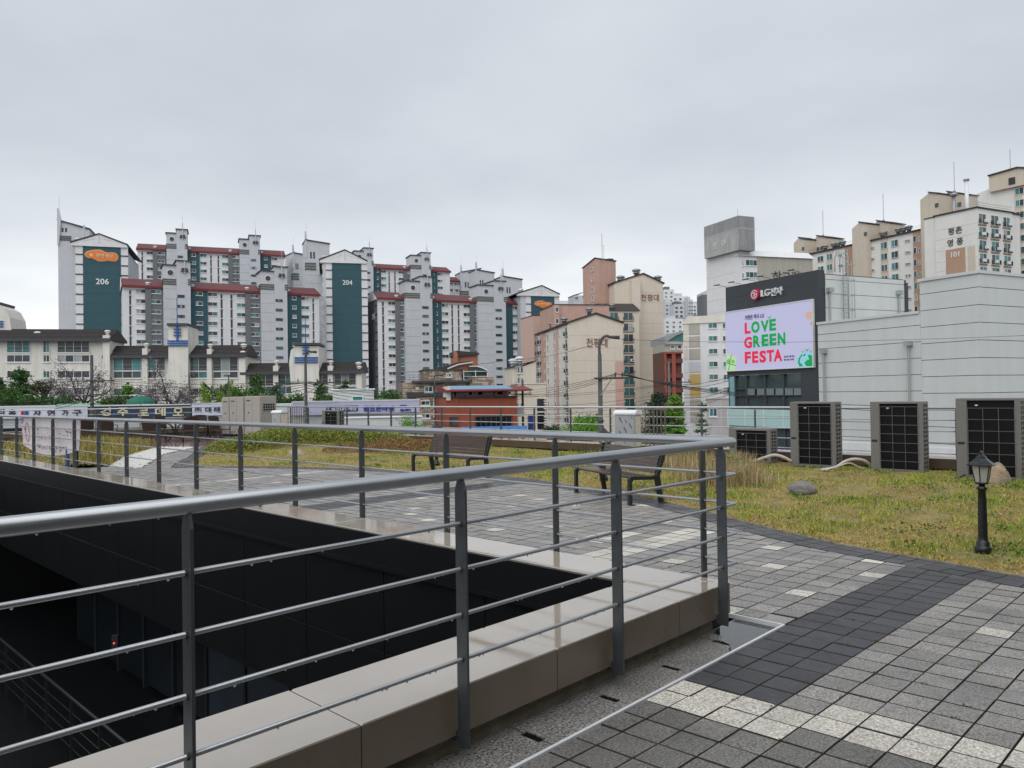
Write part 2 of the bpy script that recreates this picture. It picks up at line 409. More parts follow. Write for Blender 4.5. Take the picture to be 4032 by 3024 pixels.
# white kerb line of cut stone between lawn and paving
mb = MB()
for k in range(len(EDGE) - 1):
    for q in range(6):
        b0 = EDGE[k][0] + (EDGE[k+1][0]-EDGE[k][0]) * q / 6; b1 = EDGE[k][0] + (EDGE[k+1][0]-EDGE[k][0]) * (q+1) / 6
        if b0 > 18.3: continue
        a0, a1 = edge_u(b0), edge_u(b1)
        mb.add([(a0-.012,b0,-.03),(a0+.022,b0,-.03),(a1+.022,b1,-.03),(a1-.012,b1,-.03),(a0-.012,b0,.012),(a0+.022,b0,.012),(a1+.022,b1,.012),(a1-.012,b1,.012)],
               [(4,7,6,5),(0,4,5,1),(3,2,6,7),(0,3,7,4),(1,5,6,2)])
uvroot('lawn_edging', mb.mesh('lawn_edging', mat('edging', (.34,.30,.22), .8, 0, .3, 8)), kind='structure')

# ---- patio of wet reddish pavers in the far corner
m_patio = mat('patio_red', (.27, .17, .165), .10, 0, .25, 3, .03, 60, spec=.5, ior=2.0)
b = MB(); b.add([(9.6,26.6,0),(11.1,25.25,0),(12.05,25.1,0),(14.92,25.1,0),(14.92,36,0),(9.0,36,0)], [(0,1,2,3,4,5)])
uvroot('patio', b.mesh('patio', m_patio), kind='structure')

# ---- pit in the roof, with stone copings round it
pit = MB()
pit.m = 0
pit.box(-8, 4.46, 3.12, 3.2, -4.6, .095)                  # wall under the near coping
pit.box(4.50, 4.9, 2.7, 27, -1.45, .09)                   # wall behind the cladding
pit.box(4.44, 9.0, 2.7, 27, -1.62, -1.55)                 # soffit over the lower walk
pit.box(-8, 9.0, 2.7, 27, -4.7, -4.5)                     # lower floor
pit.box(-8.2, -8, 2.7, 27, -4.7, .09); pit.box(-8, 9.0, 27, 27.2, -4.7, .09)
pitw = uvroot('pit_wall', pit.mesh('pit_wall', m_black), kind='structure')
for (z0, z1) in ((-1.55, -.835), (-.825, .0)):
    k = 3.2
    while k < 26.8:
        MB().bbox(4.43, 4.5, k + .006, k + 1.394, z0, z1, .002).build('cladding_panel', m_black, pitw); k += 1.4
MB().box(4.385, 4.418, 3.16, 27, .0, .302).build('fascia', m_black, pitw); MB().box(4.375, 4.384, 3.16, 27, -.03, .01).build('drip_edge', m_black, pitw)
# lower shopfront, set back under the soffit
m_glassdark = mat('dark_shop_glass', (.009, .012, .015), .08, 0, .3, 1.5, 0, spec=.5)
m_poster = mat('faded_poster', (.022, .03, .042), .5, 0, .25, 2)
shop = empty('shopfront', W(6.3, 8, -4.5), RZ, 'dark glazed shopfront on the lower floor inside the pit', 'shopfront')
for k in range(12):
    y0 = -4.5 + k * 1.5
    MB().box(0, .03, y0 + .04, y0 + 1.46, .1, 2.7).build('pane', m_poster if k in (4, 5, 6) else m_glassdark, shop)
    MB().box(-.04, .06, y0 - .04, y0 + .04, 0, 2.88).build('mullion', m_blackjoint, shop)
MB().box(-.04, .06, -4.5, 13.5, 2.7, 2.88).build('transom', m_blackjoint, shop)
led = empty('indicator_light', D(449, 2533, 12.2), 0, 'tiny red indicator light glowing on the dark wall in the pit', 'light')
MB().lathe([(.002, -.012), (.010, -.008), (.014, 0), (.010, .008), (.002, .012)], 10).build('lamp', mat('red_glow', (1, .03, .02), .4, 0, 0, emit=3.0), led, True)
MB().box(-.05, .05, .02, .06, -.12, .12).build('housing', m_blackjoint, led)
hr = empty('stair_railing', W(4.14, 6, -4.5), RZ, 'thin steel handrail along the lower floor of the dark pit', 'railing')
m_lowrail = mat('dim_steel', (.04, .044, .048), .4, .5, .05)
MB().tube([(0, 0, 1.1), (0, 15, 1.1)], .028, 8).build('top_rail', m_lowrail, hr, True)
for z in (.25, .45, .65, .85): MB().tube([(0, 0, z), (0, 15, z)], .009, 6).build('rail', m_lowrail, hr, True)
for k in range(11): MB().box(-.03, .03, k * 1.4 - .01, k * 1.4 + .01, 0, 1.08).build('post', m_lowrail, hr)

m_kerbshade = m_conc
par = empty('pit_parapet', W(4.6, 3, 0), RZ, 'low parapet around the pit capped with wet polished beige stone', 'parapet')
def L2(a, b): return a - 4.6, b - 3.0
def stone(poly, z0, z1, parent, name='coping_stone'):
    mb = MB(); b_ = .006; c = inset(poly, b_)
    n = len(poly); vs = [(p[0], p[1], z0) for p in poly] + [(p[0], p[1], z1 - b_) for p in poly] + [(p[0], p[1], z1) for p in c]
    fs = [tuple(range(n-1, -1, -1)), tuple(range(2*n, 3*n))]
    for k in range(n):
        k2 = (k+1) % n; fs += [(k, k2, n+k2, n+k), (n+k, n+k2, 2*n+k2, 2*n+k)]
    if area_signed(poly) < 0: fs = [f[::-1] for f in fs]
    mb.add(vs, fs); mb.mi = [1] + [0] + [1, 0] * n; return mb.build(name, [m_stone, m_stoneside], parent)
g = .003
near_j = [-4.4, -3.15, -1.9, -.65, .62, 1.80, 3.02, 4.21]
for a, c in zip(near_j[:-1], near_j[1:]):
    stone([L2(a+g, 2.6), L2(c-g, 2.6), L2(c-g, 3.15), L2(a+g, 3.15)], .096, .31, par)
stone([L2(4.21+g, 2.6), L2(4.865, 2.6), L2(4.415, 3.15), L2(4.21+g, 3.15)], .096, .31, par)
far_j = [3.15, 4.35, 5.62, 6.9, 8.2, 9.5, 10.8, 12.1, 13.4, 14.7, 16, 17.3, 18.6, 19.9, 21.2, 22.5, 23.8, 25.1, 26.4]
stone([L2(4.87, 2.604), L2(4.87, 4.35-g), L2(4.42, 4.35-g), L2(4.42, 3.155)], .096, .31, par)
for a, c in zip(far_j[1:-1], far_j[2:]):
    stone([L2(4.87, a+g), L2(4.87, c-g), L2(4.42, c-g), L2(4.42, a+g)], .096, .31, par)
mb = MB(); mb.box(*[x for x in (-4.4-4.6, 4.78-4.6)], 2.69-3, 3.118-3, -.1, .1); mb.box(4.5-4.6, 4.78-4.6, 3.121-3, 26.4-3, -.1, .1)
mb.build('base', m_conc, par)

# ---- drain of granite slabs beside the parapet
drain = empty('drain_channel', W(3, 2.5, 0), RZ, 'narrow drain of speckled granite slabs with slots beside the parapet', 'drain')
a = -1.6
while a < 5.1:
    L_ = min(.62, 5.13 - a)
    x0, x1 = a - 3 + .003, a + L_ - 3 - .003; y0, y1 = 2.352 - 2.5, 2.70 - 2.5
    MB().prism([(x0,y0),(x1,y0),(x1,y0+.11),(x1-.02,y0+.11),(x1-.02,y0+.235),(x1,y0+.235),(x1,y1),(x0,y1),(x0,y0+.235),(x0+.02,y0+.235),(x0+.02,y0+.11),(x0,y0+.11)], -.075, -.028 + random.uniform(-.002, .002), 'z').build('granite_slab', m_gran, drain)
    a += .62
MB().box(4.90-3, 5.13-3, 2.71-2.5, 2.77-2.5, -.075, -.028).build('granite_slab', m_gran, drain)
a = -1.6 + .62
while a < 5.0:
    MB().box(a-3-.03, a-3+.03, 2.352-2.5+.105, 2.352-2.5+.24, -.06, -.0335).build('slot_shade', m_black, drain); a += .62  # black insert paints the darkness down each open slot
mb = MB(); mb.box(-1.6-3, 5.145-3, 2.332-2.5, 2.350-2.5, -.09, .004); mb.box(5.133-3, 5.151-3, 2.352-2.5, 2.775-2.5, -.09, .0035)
mb.build('edge_strip', m_white, drain)
def water_mat():
    m = bpy.data.materials.new('still_water'); m.use_nodes = True; nt = m.node_tree; nt.nodes.clear(); N, L = nt.nodes.new, nt.links.new
    o = N('ShaderNodeOutputMaterial'); g_ = N('ShaderNodeBsdfGlossy'); g_.inputs['Roughness'].default_value = .01
    t_ = N('ShaderNodeBsdfTransparent'); t_.inputs[0].default_value = (.82, .83, .83, 1); fr = N('ShaderNodeFresnel'); fr.inputs[0].default_value = 3.2
    mx = N('ShaderNodeMixShader'); L(fr.outputs[0], mx.inputs[0]); L(t_.outputs[0], mx.inputs[1]); L(g_.outputs[0], mx.inputs[2]); L(mx.outputs[0], o.inputs[0]); return m
m_water = water_mat()
pud = [(4.44,2.36),(4.52,2.355),(4.75,2.353),(5.128,2.353),(5.128,2.69),(4.86,2.685),(4.74,2.66),(4.70,2.57),(4.62,2.54),(4.58,2.45),(4.50,2.42)]
mb = MB(); mb.add([(p[0], p[1], -.0245) for p in pud], [tuple(range(len(pud)))])
uvroot('puddle', mb.mesh('puddle', m_water), kind='structure')

# ---- railings
H_RAILS = (1.06, .856, .652, .452)
m_drop = mat('water_drop', (.95, .96, .97), .04, 0, 0, spec=1.0, trans=.25, ior=1.45)
def rail_path(pts, r, z):
    """polyline in (u, v) with rounded corners"""
    out = [Vector((*pts[0], z))]
    for k in range(1, len(pts) - 1):
        p = Vector((*pts[k], z)); d0 = (Vector((*pts[k-1], z)) - p).normalized(); d1 = (Vector((*pts[k+1], z)) - p).normalized()
        for q in range(7):
            t_ = q / 6; out.append(p + d0 * r * (1-t_)**2 + d1 * r * t_**2)
    out.append(Vector((*pts[-1], z))); return out
def railing(name, label, pts, posts, z_top, drops, r_top=.03, foot=.06, org=(0, 0), bracket=0.0, brk_dir=None):
    rt = empty(name, W(*org, 0), RZ, label, 'railing')
    loc = [(p[0]-org[0], p[1]-org[1]) for p in pts]
    MB().tube(rail_path(loc, .07, z_top), r_top, 16).build('top_rail', m_rail, rt, True)
    for z in H_RAILS: MB().tube(rail_path(loc, .025, z + z_top - 1.283), .0098, 10).build('rail', m_rail, rt, True)
    for (a, b_, ax) in posts:                              # flat plates standing across the line of the rails
        x, y = a - org[0], b_ - org[1]; hw, ht = .034, .006
        prof = [(-hw, foot), (hw, foot), (hw, z_top-.075), (hw*.45, z_top-.02), (-hw*.45, z_top-.02), (-hw, z_top-.075)]
        mb = MB()
        if ax == 'u': mb.prism([(y+p, q) for p, q in prof], x-ht, x+ht, 'x')
        else: mb.prism([(x+p, q) for p, q in prof], y-ht, y+ht, 'y')
        if bracket:
            if ax == 'u': mb.box(x-.005, x+.005, y+hw-.002, y+hw+bracket, foot+.012, foot+.062)
            else: mb.box(x-hw-bracket, x-hw+.002, y-.005, y+.005, foot+.012, foot+.062)
        for z in H_RAILS:                                  # weld collars where the rails pass through the plate
            zz_ = z + z_top - 1.283
            if ax == 'u': mb.tube([(x-.013, y, zz_), (x+.013, y, zz_)], .0135, 8)
            else: mb.tube([(x, y-.013, zz_), (x, y+.013, zz_)], .0135, 8)
        mb.build('post', m_post, rt)
    if drops:
        mb = MB()
        for z in (z_top,) + tuple(h + z_top - 1.283 for h in H_RAILS):
            rr = r_top if z == z_top else .0098
            for k in range(len(loc) - 1):
                p, q = Vector((*loc[k], 0)), Vector((*loc[k+1], 0)); Ln = (q - p).length; dens = 5.5 if k == 0 else 1.6
                for _ in range(int(min(Ln, 8) * dens)):
                    t_ = random.uniform(0, min(Ln, 8)); c = (p + (q-p).normalized() * t_) if k else (q + (p-q).normalized() * t_)
                    s_ = random.choice((.0026, .0036, .0048, .0056))
                    mb.lathe([(.0002, -s_*1.1), (s_*.75, -s_*.6), (s_, 0), (s_*.8, s_*.7), (.0006, s_*1.4)], 8, (c.x, c.y, z - rr - s_*.4))
        d_ = mb.build('water_drops', m_drop, rt, True); d_['kind'] = 'stuff'
    return rt
FARV = [2.81, 4.2, 5.59, 6.99, 8.39, 9.79, 11.17, 12.55, 13.94, 15.33, 16.72, 18.12, 19.52, 20.92, 22.33, 23.7, 25.1]
posts = [(a, 2.55, 'u') for a in (-2.45, -1.27, -.09, 1.085, 2.315, 3.49, 4.68)] + [(4.89, b_, 'v') for b_ in FARV]
railing('pit_railing', 'grey steel railing with five round rails around the open pit', [(-2.5, 2.55), (4.89, 2.55), (4.89, 25.2)], posts, 1.283, True, org=(4.6, 3), bracket=.13)
OUTV = [-3.9 + 1.268 * k for k in range(29)]
railing('roof_railing', 'grey steel railing along the outer edge of the roof garden', [(15.3, -4), (15.3, 32.2), (4.5, 36)],
        [(15.3, b_, 'v') for b_ in OUTV if b_ < 32] + [(15.3 - t_*10.8/7, 32.2 + t_*3.8/7, 'u') for t_ in range(1, 8)], 1.265, False, r_top=.024, foot=.2, org=(15.3, 10))
# outer parapet
m_brown = mat('brown_stone', (.085, .062, .042), .25, 0, .15, 3, spec=.5)
def edge_stone(x0, x1, y0, y1, par):
    mb = MB(); mb.bbox(x0, x1, y0, y1, .2, .385, .006); mb.mi = [1]*5 + [0]*5; mb.build('coping_stone', [m_stone, m_brown], par)  # pale top holds the sky sheen in its colour, sides stay brown
op = empty('roof_parapet', W(15.2, 10, 0), RZ, 'low brown parapet with glossy stone coping at the roof edge', 'parapet')
k = -6.0
while k < 32:
    edge_stone(14.9-15.2, 15.42-15.2, k-10+.003, k-10+1.267, op); k += 1.27
MB().box(14.97-15.2, 15.4-15.2, -16, 22.2, -9, .2).build('wall', mat('parapet_wall', (.045, .036, .028), .7, 0, .3, 5, .3, 40), op)
# end wall of the roof garden on the far left
op2 = empty('roof_parapet', W(10, 34.2, 0), RZ + math.atan2(3.8, -10.8) + math.pi, 'low brown parapet with pale coping closing the far left end of the roof', 'parapet')
for k in range(9): edge_stone(-5.8+k*1.27+.003, -5.8+k*1.27+1.267, -.25, .25, op2)
MB().box(-5.8, 5.6, -.2, .2, -9, .2).build('wall', MATS['parapet_wall'], op2)

# ================================================================== THINGS ON THE ROOF
# ---- outdoor condenser units
m_cab = mat('cabinet_grey', (.175, .168, .155), .5, 0, .06, 5, streak=.12)
m_cab2 = mat('cabinet_beige', (.35, .325, .295), .5, 0, .05, 4, streak=.10)
m_coil = mat('black_coil', (.006, .006, .007), .5, 0, .2, 30, spec=.2)
m_wire = mat('guard_wire', (.20, .205, .20), .4, .4, 0)
m_rubber = mat('black_rubber', (.02, .02, .02), .7, 0, .1)
def condenser(name, label, a, b_, z, w, d, h, cols, rows, srows, rz=-YAW, group='condensers along the roof parapet', pillar=.17, top_gap=.05, scols=2):
    rt = empty(name, W(a, b_, z), rz, label, 'air conditioner', group)   # local x runs along the front, y goes back
    t = .03; x0 = -w/2; x1 = w/2; pl = pillar * w / .95
    mb = MB(); mb.bbox(x0, x1, 0, d, h-.035, h, .008); mb.box(x0, x1, .0, d, 0, .045)
    mb.bbox(x0, x0+pl, 0, .06, .045, h-.036, .004); mb.box(x1-.075, x1, 0, .045, .045, h-.036)
    mb.box(x0, x0+t, .061, d, .046, h-.036); mb.box(x0+t, x1, d-.03, d, .046, h-.036)
    mb.build('cabinet', m_cab, rt)
    MB().box(x0+pl+.004, x1-.08, .04, .12, .05, h-.04).build('coil', m_coil, rt)
    MB().box(x1-.06, x1-.03, .05, d-.035, .05, h-.04).build('side_coil', m_coil, rt)
    mb = MB()                                              # lattice on the side
    y0, y1 = .055, d-.035
    for k in range(srows+1):
        zz = .05 + (h-.09) * k / srows; mb.box(x1-.028, x1-.002, y0, y1, zz-.012, zz+.012)
    for k in range(scols+1):
        yy = y0 + (y1-y0) * k / scols; mb.box(x1-.026, x1-.004, yy-.016, yy+.016, .05, h-.04)
    mb.build('side_grille', m_cab, rt)
    mb = MB(); gx0, gx1 = x0+pl-.015, x1-.045; gt = h-.04-top_gap
    for k in range(rows+1):
        zz = .03 + (gt-.03) * k / rows; mb.tube([(gx0, -.022, zz), (gx1, -.022, zz)], .0038, 5)
    for k in range(cols+1):
        xx = gx0+.03 + (gx1-gx0-.06) * k / cols; mb.tube([(xx, -.016, .03), (xx, -.016, gt)], .0036, 5)
    mb.build('wire_guard', m_wire, rt)
    mb = MB(); mb.box(x0+.02, x0+pl-.04, -.004, .01, h*.42, h*.43+.025); mb.build('handle', m_rubber, rt)
    mb = MB()
    for zz in (.08, .13, h-.11, h-.26): mb.box(x0+.012, x0+pl-.012, -.003, .005, zz, zz+.006)
    mb.build('panel_seam', mat('cabinet_seam', (.2, .195, .18), .6, 0, 0), rt)
    MB().prism([(x0+pl+.10, h-.115), (x0+pl+.13, h-.128), (x0+pl+.16, h-.115), (x0+pl+.13, h-.102)], .034, .039, 'y').build('badge', m_white, rt)
    mb = MB(); mb.box(x0+.04, x0+.16, .02, d-.02, -.1, 0); mb.box(x1-.16, x1-.04, .02, d-.02, -.1, 0); mb.build('base_rail', m_rubber, rt)
    return rt
condenser('condenser', 'tall grey condenser with black grille nearest the shop billboard, hose on its right', 14.42, 5.93, .16, .86, .33, 1.235, 3, 7, 15)
condenser('condenser', 'tall grey condenser with black grille in the middle of the three tall ones', 14.36, 4.42, .16, .86, .33, 1.235, 3, 7, 15)
condenser('condenser', 'tall grey condenser behind the garden lamp and the tan boulder at right', 14.15, 2.98, .15, .9, .34, 1.30, 3, 6, 15, top_gap=.12)
condenser('condenser', 'small low grey condenser left of the tall ones, behind dry grass', 14.55, 7.28, .17, .90, .32, .68, 3, 4, 9)
condenser('condenser', 'small grey condenser beyond the hedge near the metal grille', 15.02, 23.35, .36, .78, .3, .78, 2, 5, 7, rz=-YAW+.25)
# pipes lying on the lawn between them
m_hose = mat('pipe_wrap', (.48, .45, .41), .8, 0, .15, 12, .4, 60)
def hose(name, label, pts, r):
    me = MB().tube([Vector(p) for p in smooth_path(pts)], r, 10).mesh(name, m_hose, True)
    return obj(name, me, None, label=label, cat='pipe')
def smooth_path(pts, n=6):
    P_ = [Vector(p) for p in pts]; out = []
    for i in range(len(P_)-1):
        p0, p1, p2, p3 = P_[max(i-1,0)], P_[i], P_[i+1], P_[min(i+2,len(P_)-1)]
        for k in range(n):
            t = k/n; out.append(.5*((2*p1)+(-p0+p2)*t+(2*p0-5*p1+4*p2-p3)*t*t+(-p0+3*p1-3*p2+p3)*t**3))
    out.append(P_[-1]); return out
hose('refrigerant_pipe', 'pale wrapped pipe arching between the small and the first tall condenser', [D(2868,1812,15.2), D(2960,1816,15.1), D(3010,1802,15.0), D(3050,1792,14.9), D(3085,1800,14.8), D(3115,1816,14.8)], .03)
hose('refrigerant_pipe', 'thick pale pipe arching into the side of the middle tall condenser', [D(3232,1851,13.7), D(3290,1840,13.7), D(3325,1818,13.75), D(3365,1808,13.8), D(3405,1815,13.85), D(3432,1836,13.9)], .028)
hose('refrigerant_pipe', 'thin pale pipe looping below the thicker one', [D(3250,1852,13.65), D(3305,1834,13.7), D(3345,1824,13.7), D(3380,1838,13.75), D(3415,1852,13.8)], .014)
obj('cable', MB().tube(smooth_path([W(14.2,3.9,.14), W(14.0,3.6,.13), W(13.95,3.4,.15), W(14.1,3.3,.2)]), .014, 8).mesh('cable', m_rubber, True), None, label='black cable lying at the foot of the rightmost condenser', cat='cable')

# ---- big beige outdoor units on a plinth, far left
def big_unit(name, label, a, b_, w, d, h, rz, doors=2):
    rt = empty(name, W(a, b_, .0), rz, label, 'air conditioner', 'beige outdoor units on the patio')
    mb = MB(); mb.bbox(-w/2, w/2, .02, d, .2, h, .02); mb.build('cabinet', m_cab2, rt)
    for k in range(doors):
        dx0 = -w/2 + .015 + k*(w-.03)/doors; dx1 = dx0 + (w-.03)/doors - .012
        mb = MB(); mb.bbox(dx0, dx1, -.006, .02, .22, h-.02, .004); mb.box(dx0+.05, dx1-.05, -.012, -.005, h-.34, h-.28) if k == 0 else None
        p = mb.build('door_panel', m_cab2, rt)
        MB().box(dx0+.08, dx1-.08, -.010, -.0062, .27, .33).build('louvre', mat('louvre_dark', (.22,.20,.185), .6, 0, 0), p)  # louvre strip in a darker tone than the door
        if k == 0:
            MB().box(dx0+.08, dx1-.10, -.010, -.0062, h-.20, h-.15).build('nameplate', mat('plate_dark', (.07,.065,.06), .5, 0, 0), p)
            MB().lathe([(.001,0),(.035,.0),(.035,.004),(.001,.004)], 12).build('emblem', MATS['plate_dark'], p, loc=((dx0+dx1)/2, -.008, h*.62)).rotation_euler = (math.pi/2, 0, 0)
    MB().box(-w/2-.04, w/2+.04, -.03, d+.02, .0, .12).build('plinth', mat('plinth_grey', (.10,.105,.105), .7, 0, .2), rt)
    for k in range(4): MB().box(-w/2+.05+k*(w-.16)/3, -w/2+.11+k*(w-.16)/3, 0, .06, .12, .2).build('foot', m_rubber, rt)
    return rt
BU = -YAW + R(14)
big_unit('outdoor_unit', 'beige cabinet air conditioner leftmost of the beige row by the patio chairs', 14.0, 29.25, .45, .7, 1.66, BU, 1)
big_unit('outdoor_unit', 'beige cabinet air conditioner in the middle of the beige row', 14.12, 28.55, .82, .7, 1.68, BU)
bu = big_unit('outdoor_unit', 'beige cabinet air conditioner at the right end of the beige row', 14.3, 27.62, .86, .8, 1.70, BU)
mb = MB(); mb.box(.436, .446, .12, .7, 1.12, 1.40); g1 = mb.build('vent', m_coil, bu)
mb = MB()
for k in range(4): mb.box(.444, .452, .11, .71, 1.12+k*.0933-.01, 1.12+k*.0933+.01)
for k in range(6): mb.box(.443, .451, .12+k*.116-.008, .12+k*.116+.008, 1.12, 1.4)
mb.build('vent_bars', m_cab2, g1)

# ---- electrical cabinets wrapped in printed film
m_film = mat('film_steel', (.36, .37, .385), .25, .2, .12, 6)
m_foam = mat('film_side', (.62, .57, .46), .6, 0, .12, 5)
m_mark = mat('film_print', (.06, .08, .12), .6, 0, 0)
def cabinet(name, label, a, b_, z, w, d, h, rz, marks):
    rt = empty(name, W(a, b_, z), rz, label, 'cabinet')
    MB().bbox(-w/2, w/2, 0, d, 0, h-.1, .004).build('body', m_film, rt)
    MB().prism([(-.03, h-.1), (-.03, h-.06), (.06, h), (d-.02, h), (d+.03, h-.06), (d+.03, h-.1)], -w/2-.03, w/2+.03, 'x').build('canopy', m_white, rt)
    MB().box(w/2+.001, w/2+.012, .03, d-.03, .03, h-.14).build('side_panel', m_foam, rt)
    dr = MB().box(-w/2+.02, w/2-.02, -.012, -.001, .03, h-.13).build('door', m_film, rt)
    MB().box(-w/2+.06, -w/2+.085, -.022, -.013, h*.25, h*.37).build('handle', m_rubber, dr)
    mb = MB()
    for (px, pz, s) in marks:
        for q in range(3):
            mb.prism([(px*w+q*.018*s, pz*h-q*.03*s), (px*w+q*.018*s+.022*s, pz*h-q*.03*s-.012*s), (px*w+q*.018*s+.030*s, pz*h-q*.03*s-.05*s), (px*w+q*.018*s+.006*s, pz*h-q*.03*s-.036*s)], -.0155, -.0125, 'y')
    mb.build('film_print', m_mark, dr)
    mb = MB(); mb.box(-w/2+.03, -w/2+.09, .03, .09, -.25, 0); mb.box(w/2-.09, w/2-.03, .03, .09, -.25, 0); mb.build('leg', m_rubber, rt)
    return rt
cabinet('electrical_cabinet', 'steel electrical cabinet wrapped in printed film behind the near bench', 14.45, 10.28, .36, .52, .28, .86, -YAW+.1, [(-.28,.82,1.3),(.22,.66,1.3),(-.05,.55,1.3),(-.28,.45,1.3),(.3,.35,1),(-.1,.25,1.1),(.02,.75,.8),(.32,.84,.7)])
cabinet('electrical_cabinet', 'narrow film-wrapped electrical cabinet beside the beige outdoor units', 14.6, 26.35, .12, .42, .4, 1.02, -YAW+.35, [(-.2,.7,1),(.1,.5,1),(-.15,.3,1)])
# vertical bar grilles by the cabinets
def bar_screen(label, a, b_, z, w, h, n, rz):
    rt = empty('bar_screen', W(a, b_, z), rz, label, 'screen')
    m_b = mat('rusty_bar', (.15, .13, .11), .6, .3, .25, 20)
    for k in range(n): MB().box(-w/2+w*k/(n-1)-.011, -w/2+w*k/(n-1)+.011, -.011, .011, 0, h).build('bar', m_b, rt)
    MB().box(-w/2-.03, w/2+.03, -.02, .02, h, h+.035).build('top_bar', m_b, rt); MB().box(-w/2, w/2, -.014, .014, .08, .11).build('lower_bar', m_b, rt)
bar_screen('rusty upright bars standing right of the cabinet behind the near bench', 14.7, 9.62, .3, .52, .92, 6, -YAW)
bar_screen('rusty upright bars standing beside the narrow film-wrapped cabinet', 14.85, 25.3, .3, .95, .95, 9, -YAW+.2)

# ---- benches
m_slat = mat('bench_wood', (.052, .03, .026), .22, 0, .3, 9, .1, 60, stretch=(.15, 1, 1), spec=.55)
m_cast = mat('cast_iron', (.022, .024, .026), .4, .2, .15, 20, .1, 100)
def bench(label, p0, p1):
    p0, p1 = Vector(p0), Vector(p1); d = p1 - p0; L_ = d.length
    rt = empty('park_bench', (p0.x, p0.y, 0), math.atan2(d.y, d.x), label, 'bench', 'benches facing the pit')
    for k in range(6):
        y = .0 + k * .074; z = .395 + (.012 if k == 0 else .02 - .004 * k)
        MB().bbox(.02, L_-.02, y, y+.062, z-.03, z, .008).build('seat_slat', m_slat, rt)
    for k in range(6):
        t0 = k * .062; y = .44 + .30 * (t0 + .03); z = .43 + t0 * .96
        MB().add([(.02,y-.014,z),(L_-.02,y-.014,z),(L_-.02,y+.002,z+.052),(.02,y+.002,z+.052),(.02,y+.012,z-.006),(L_-.02,y+.012,z-.006),(L_-.02,y+.028,z+.046),(.02,y+.028,z+.046)],
                 [(0,1,2,3),(7,6,5,4),(0,4,5,1),(3,2,6,7),(0,3,7,4),(1,5,6,2)]).build('back_slat', m_slat, rt)
    for x in (.0, L_):
        fr = MB(); w = .032
        fr.prism([(-.03,0),(.015,0),(.015,.33),(.04,.36),(.43,.345),(.50,0),(.555,0),(.495,.40),(.635,.80),(.58,.80),(.44,.41),(.36,.395),(.0,.41),(-.03,.37)], x-w, x+w, 'x')
        f = fr.build('end_frame', m_cast, rt)
        for y in (-.008, .53): MB().box(x-.02, x+.085, y-.035, y+.035, .0, .012).build('foot_plate', m_cast, f)
    return rt
bench('dark slatted bench further from the viewer, in front of the red house', (-2.09, 16.0), (-.87, 14.78))
bench('dark slatted bench nearer the viewer, beside the dry grass', (1.04, 12.57), (1.69, 11.06))

# ---- garden lamps
m_lampb = mat('lamp_black', (.012, .014, .016), .35, .1, .2, 20, .08, 120, spec=.6)
m_frost = mat('frosted_pane', (.55, .56, .50), .35, 0, .08, 20, trans=.25)
def garden_lamp(label, loc, h=1.0):
    rt = empty('garden_lamp', loc, RZ, label, 'lamp', 'black garden lamps'); s = h
    MB().lathe([(.075,0),(.075,.06),(.066,.066),(.06,.075),(.058,.11),(.05,.118),(.044,.13),(.042,.16),(.038,.5),(.033,.61),(.045,.62),(.048,.635),(.03,.65),(.026,.67)], 20).build('post', m_lampb, rt, True)
    ln = MB().lathe([(.026,.665),(.058,.676),(.062,.69),(.03,.695)], 20).build('holder', m_lampb, rt, True)
    for k in range(6):
        w0, w1 = math.pi*2*k/6, math.pi*2*(k+1)/6; r0, r1 = .058, .088
        MB().add([(r0*math.cos(w0),r0*math.sin(w0),.692),(r0*math.cos(w1),r0*math.sin(w1),.692),(r1*math.cos(w1),r1*math.sin(w1),.855),(r1*math.cos(w0),r1*math.sin(w0),.855),
                  (.95*r0*math.cos(w0),.95*r0*math.sin(w0),.692),(.95*r0*math.cos(w1),.95*r0*math.sin(w1),.692),(.95*r1*math.cos(w1),.95*r1*math.sin(w1),.855),(.95*r1*math.cos(w0),.95*r1*math.sin(w0),.855)],
                 [(0,1,2,3),(7,6,5,4)]).build('pane', m_frost, rt)
        MB().tube([(r0*math.cos(w0),r0*math.sin(w0),.69),(r1*math.cos(w0),r1*math.sin(w0),.857)], .0052, 6).build('rib', m_lampb, rt)
    MB().lathe([(.128,.855),(.132,.862),(.12,.872),(.085,.895),(.062,.915),(.05,.925),(.046,.94),(.028,.952),(.016,.958),(.012,.97),(.018,.98),(.012,.99),(.004,1.0)], 6).build('roof', m_lampb, rt)
    return rt
garden_lamp('black garden lamp with frosted lantern standing on the lawn at right', W(8.55, 1.86, .015))
garden_lamp('black garden lamp behind the further bench', W(11.3, 13.25, .03))
garden_lamp('black garden lamp behind the nearer bench', W(11.2, 8.45, .03))

# ---- boulders
def boulder(label, loc, sx, sy, sz, seed, col, rz=0):
    r = random.Random(seed); mb = MB(); n, m = 14, 9; vs = []
    from mathutils import noise as mn
    for i in range(m + 1):
        for k in range(n):
            th = math.pi * i / m; ph = 2 * math.pi * k / n
            p = Vector((math.sin(th)*math.cos(ph), math.sin(th)*math.sin(ph), math.cos(th)))
            q = 1 + .28 * mn.noise(p * 1.6 + Vector((seed, 0, 0))) + .10 * mn.noise(p * 4.5 + Vector((0, seed, 0)))
            vs.append((p.x*sx*q, p.y*sy*q, max(-.1, p.z*sz*q)))
    fs = [(i*n+k, (i+1)*n+k, (i+1)*n+(k+1) % n, i*n+(k+1) % n) for i in range(m) for k in range(n)]
    mb.add(vs, fs)
    o = mb.build('boulder', mat(f'rock_{seed}', col, .85, 0, .35, 8, .9, 30, speck=.25, sscale=60), None, True, loc=loc, rz=rz, label=label, cat='boulder')
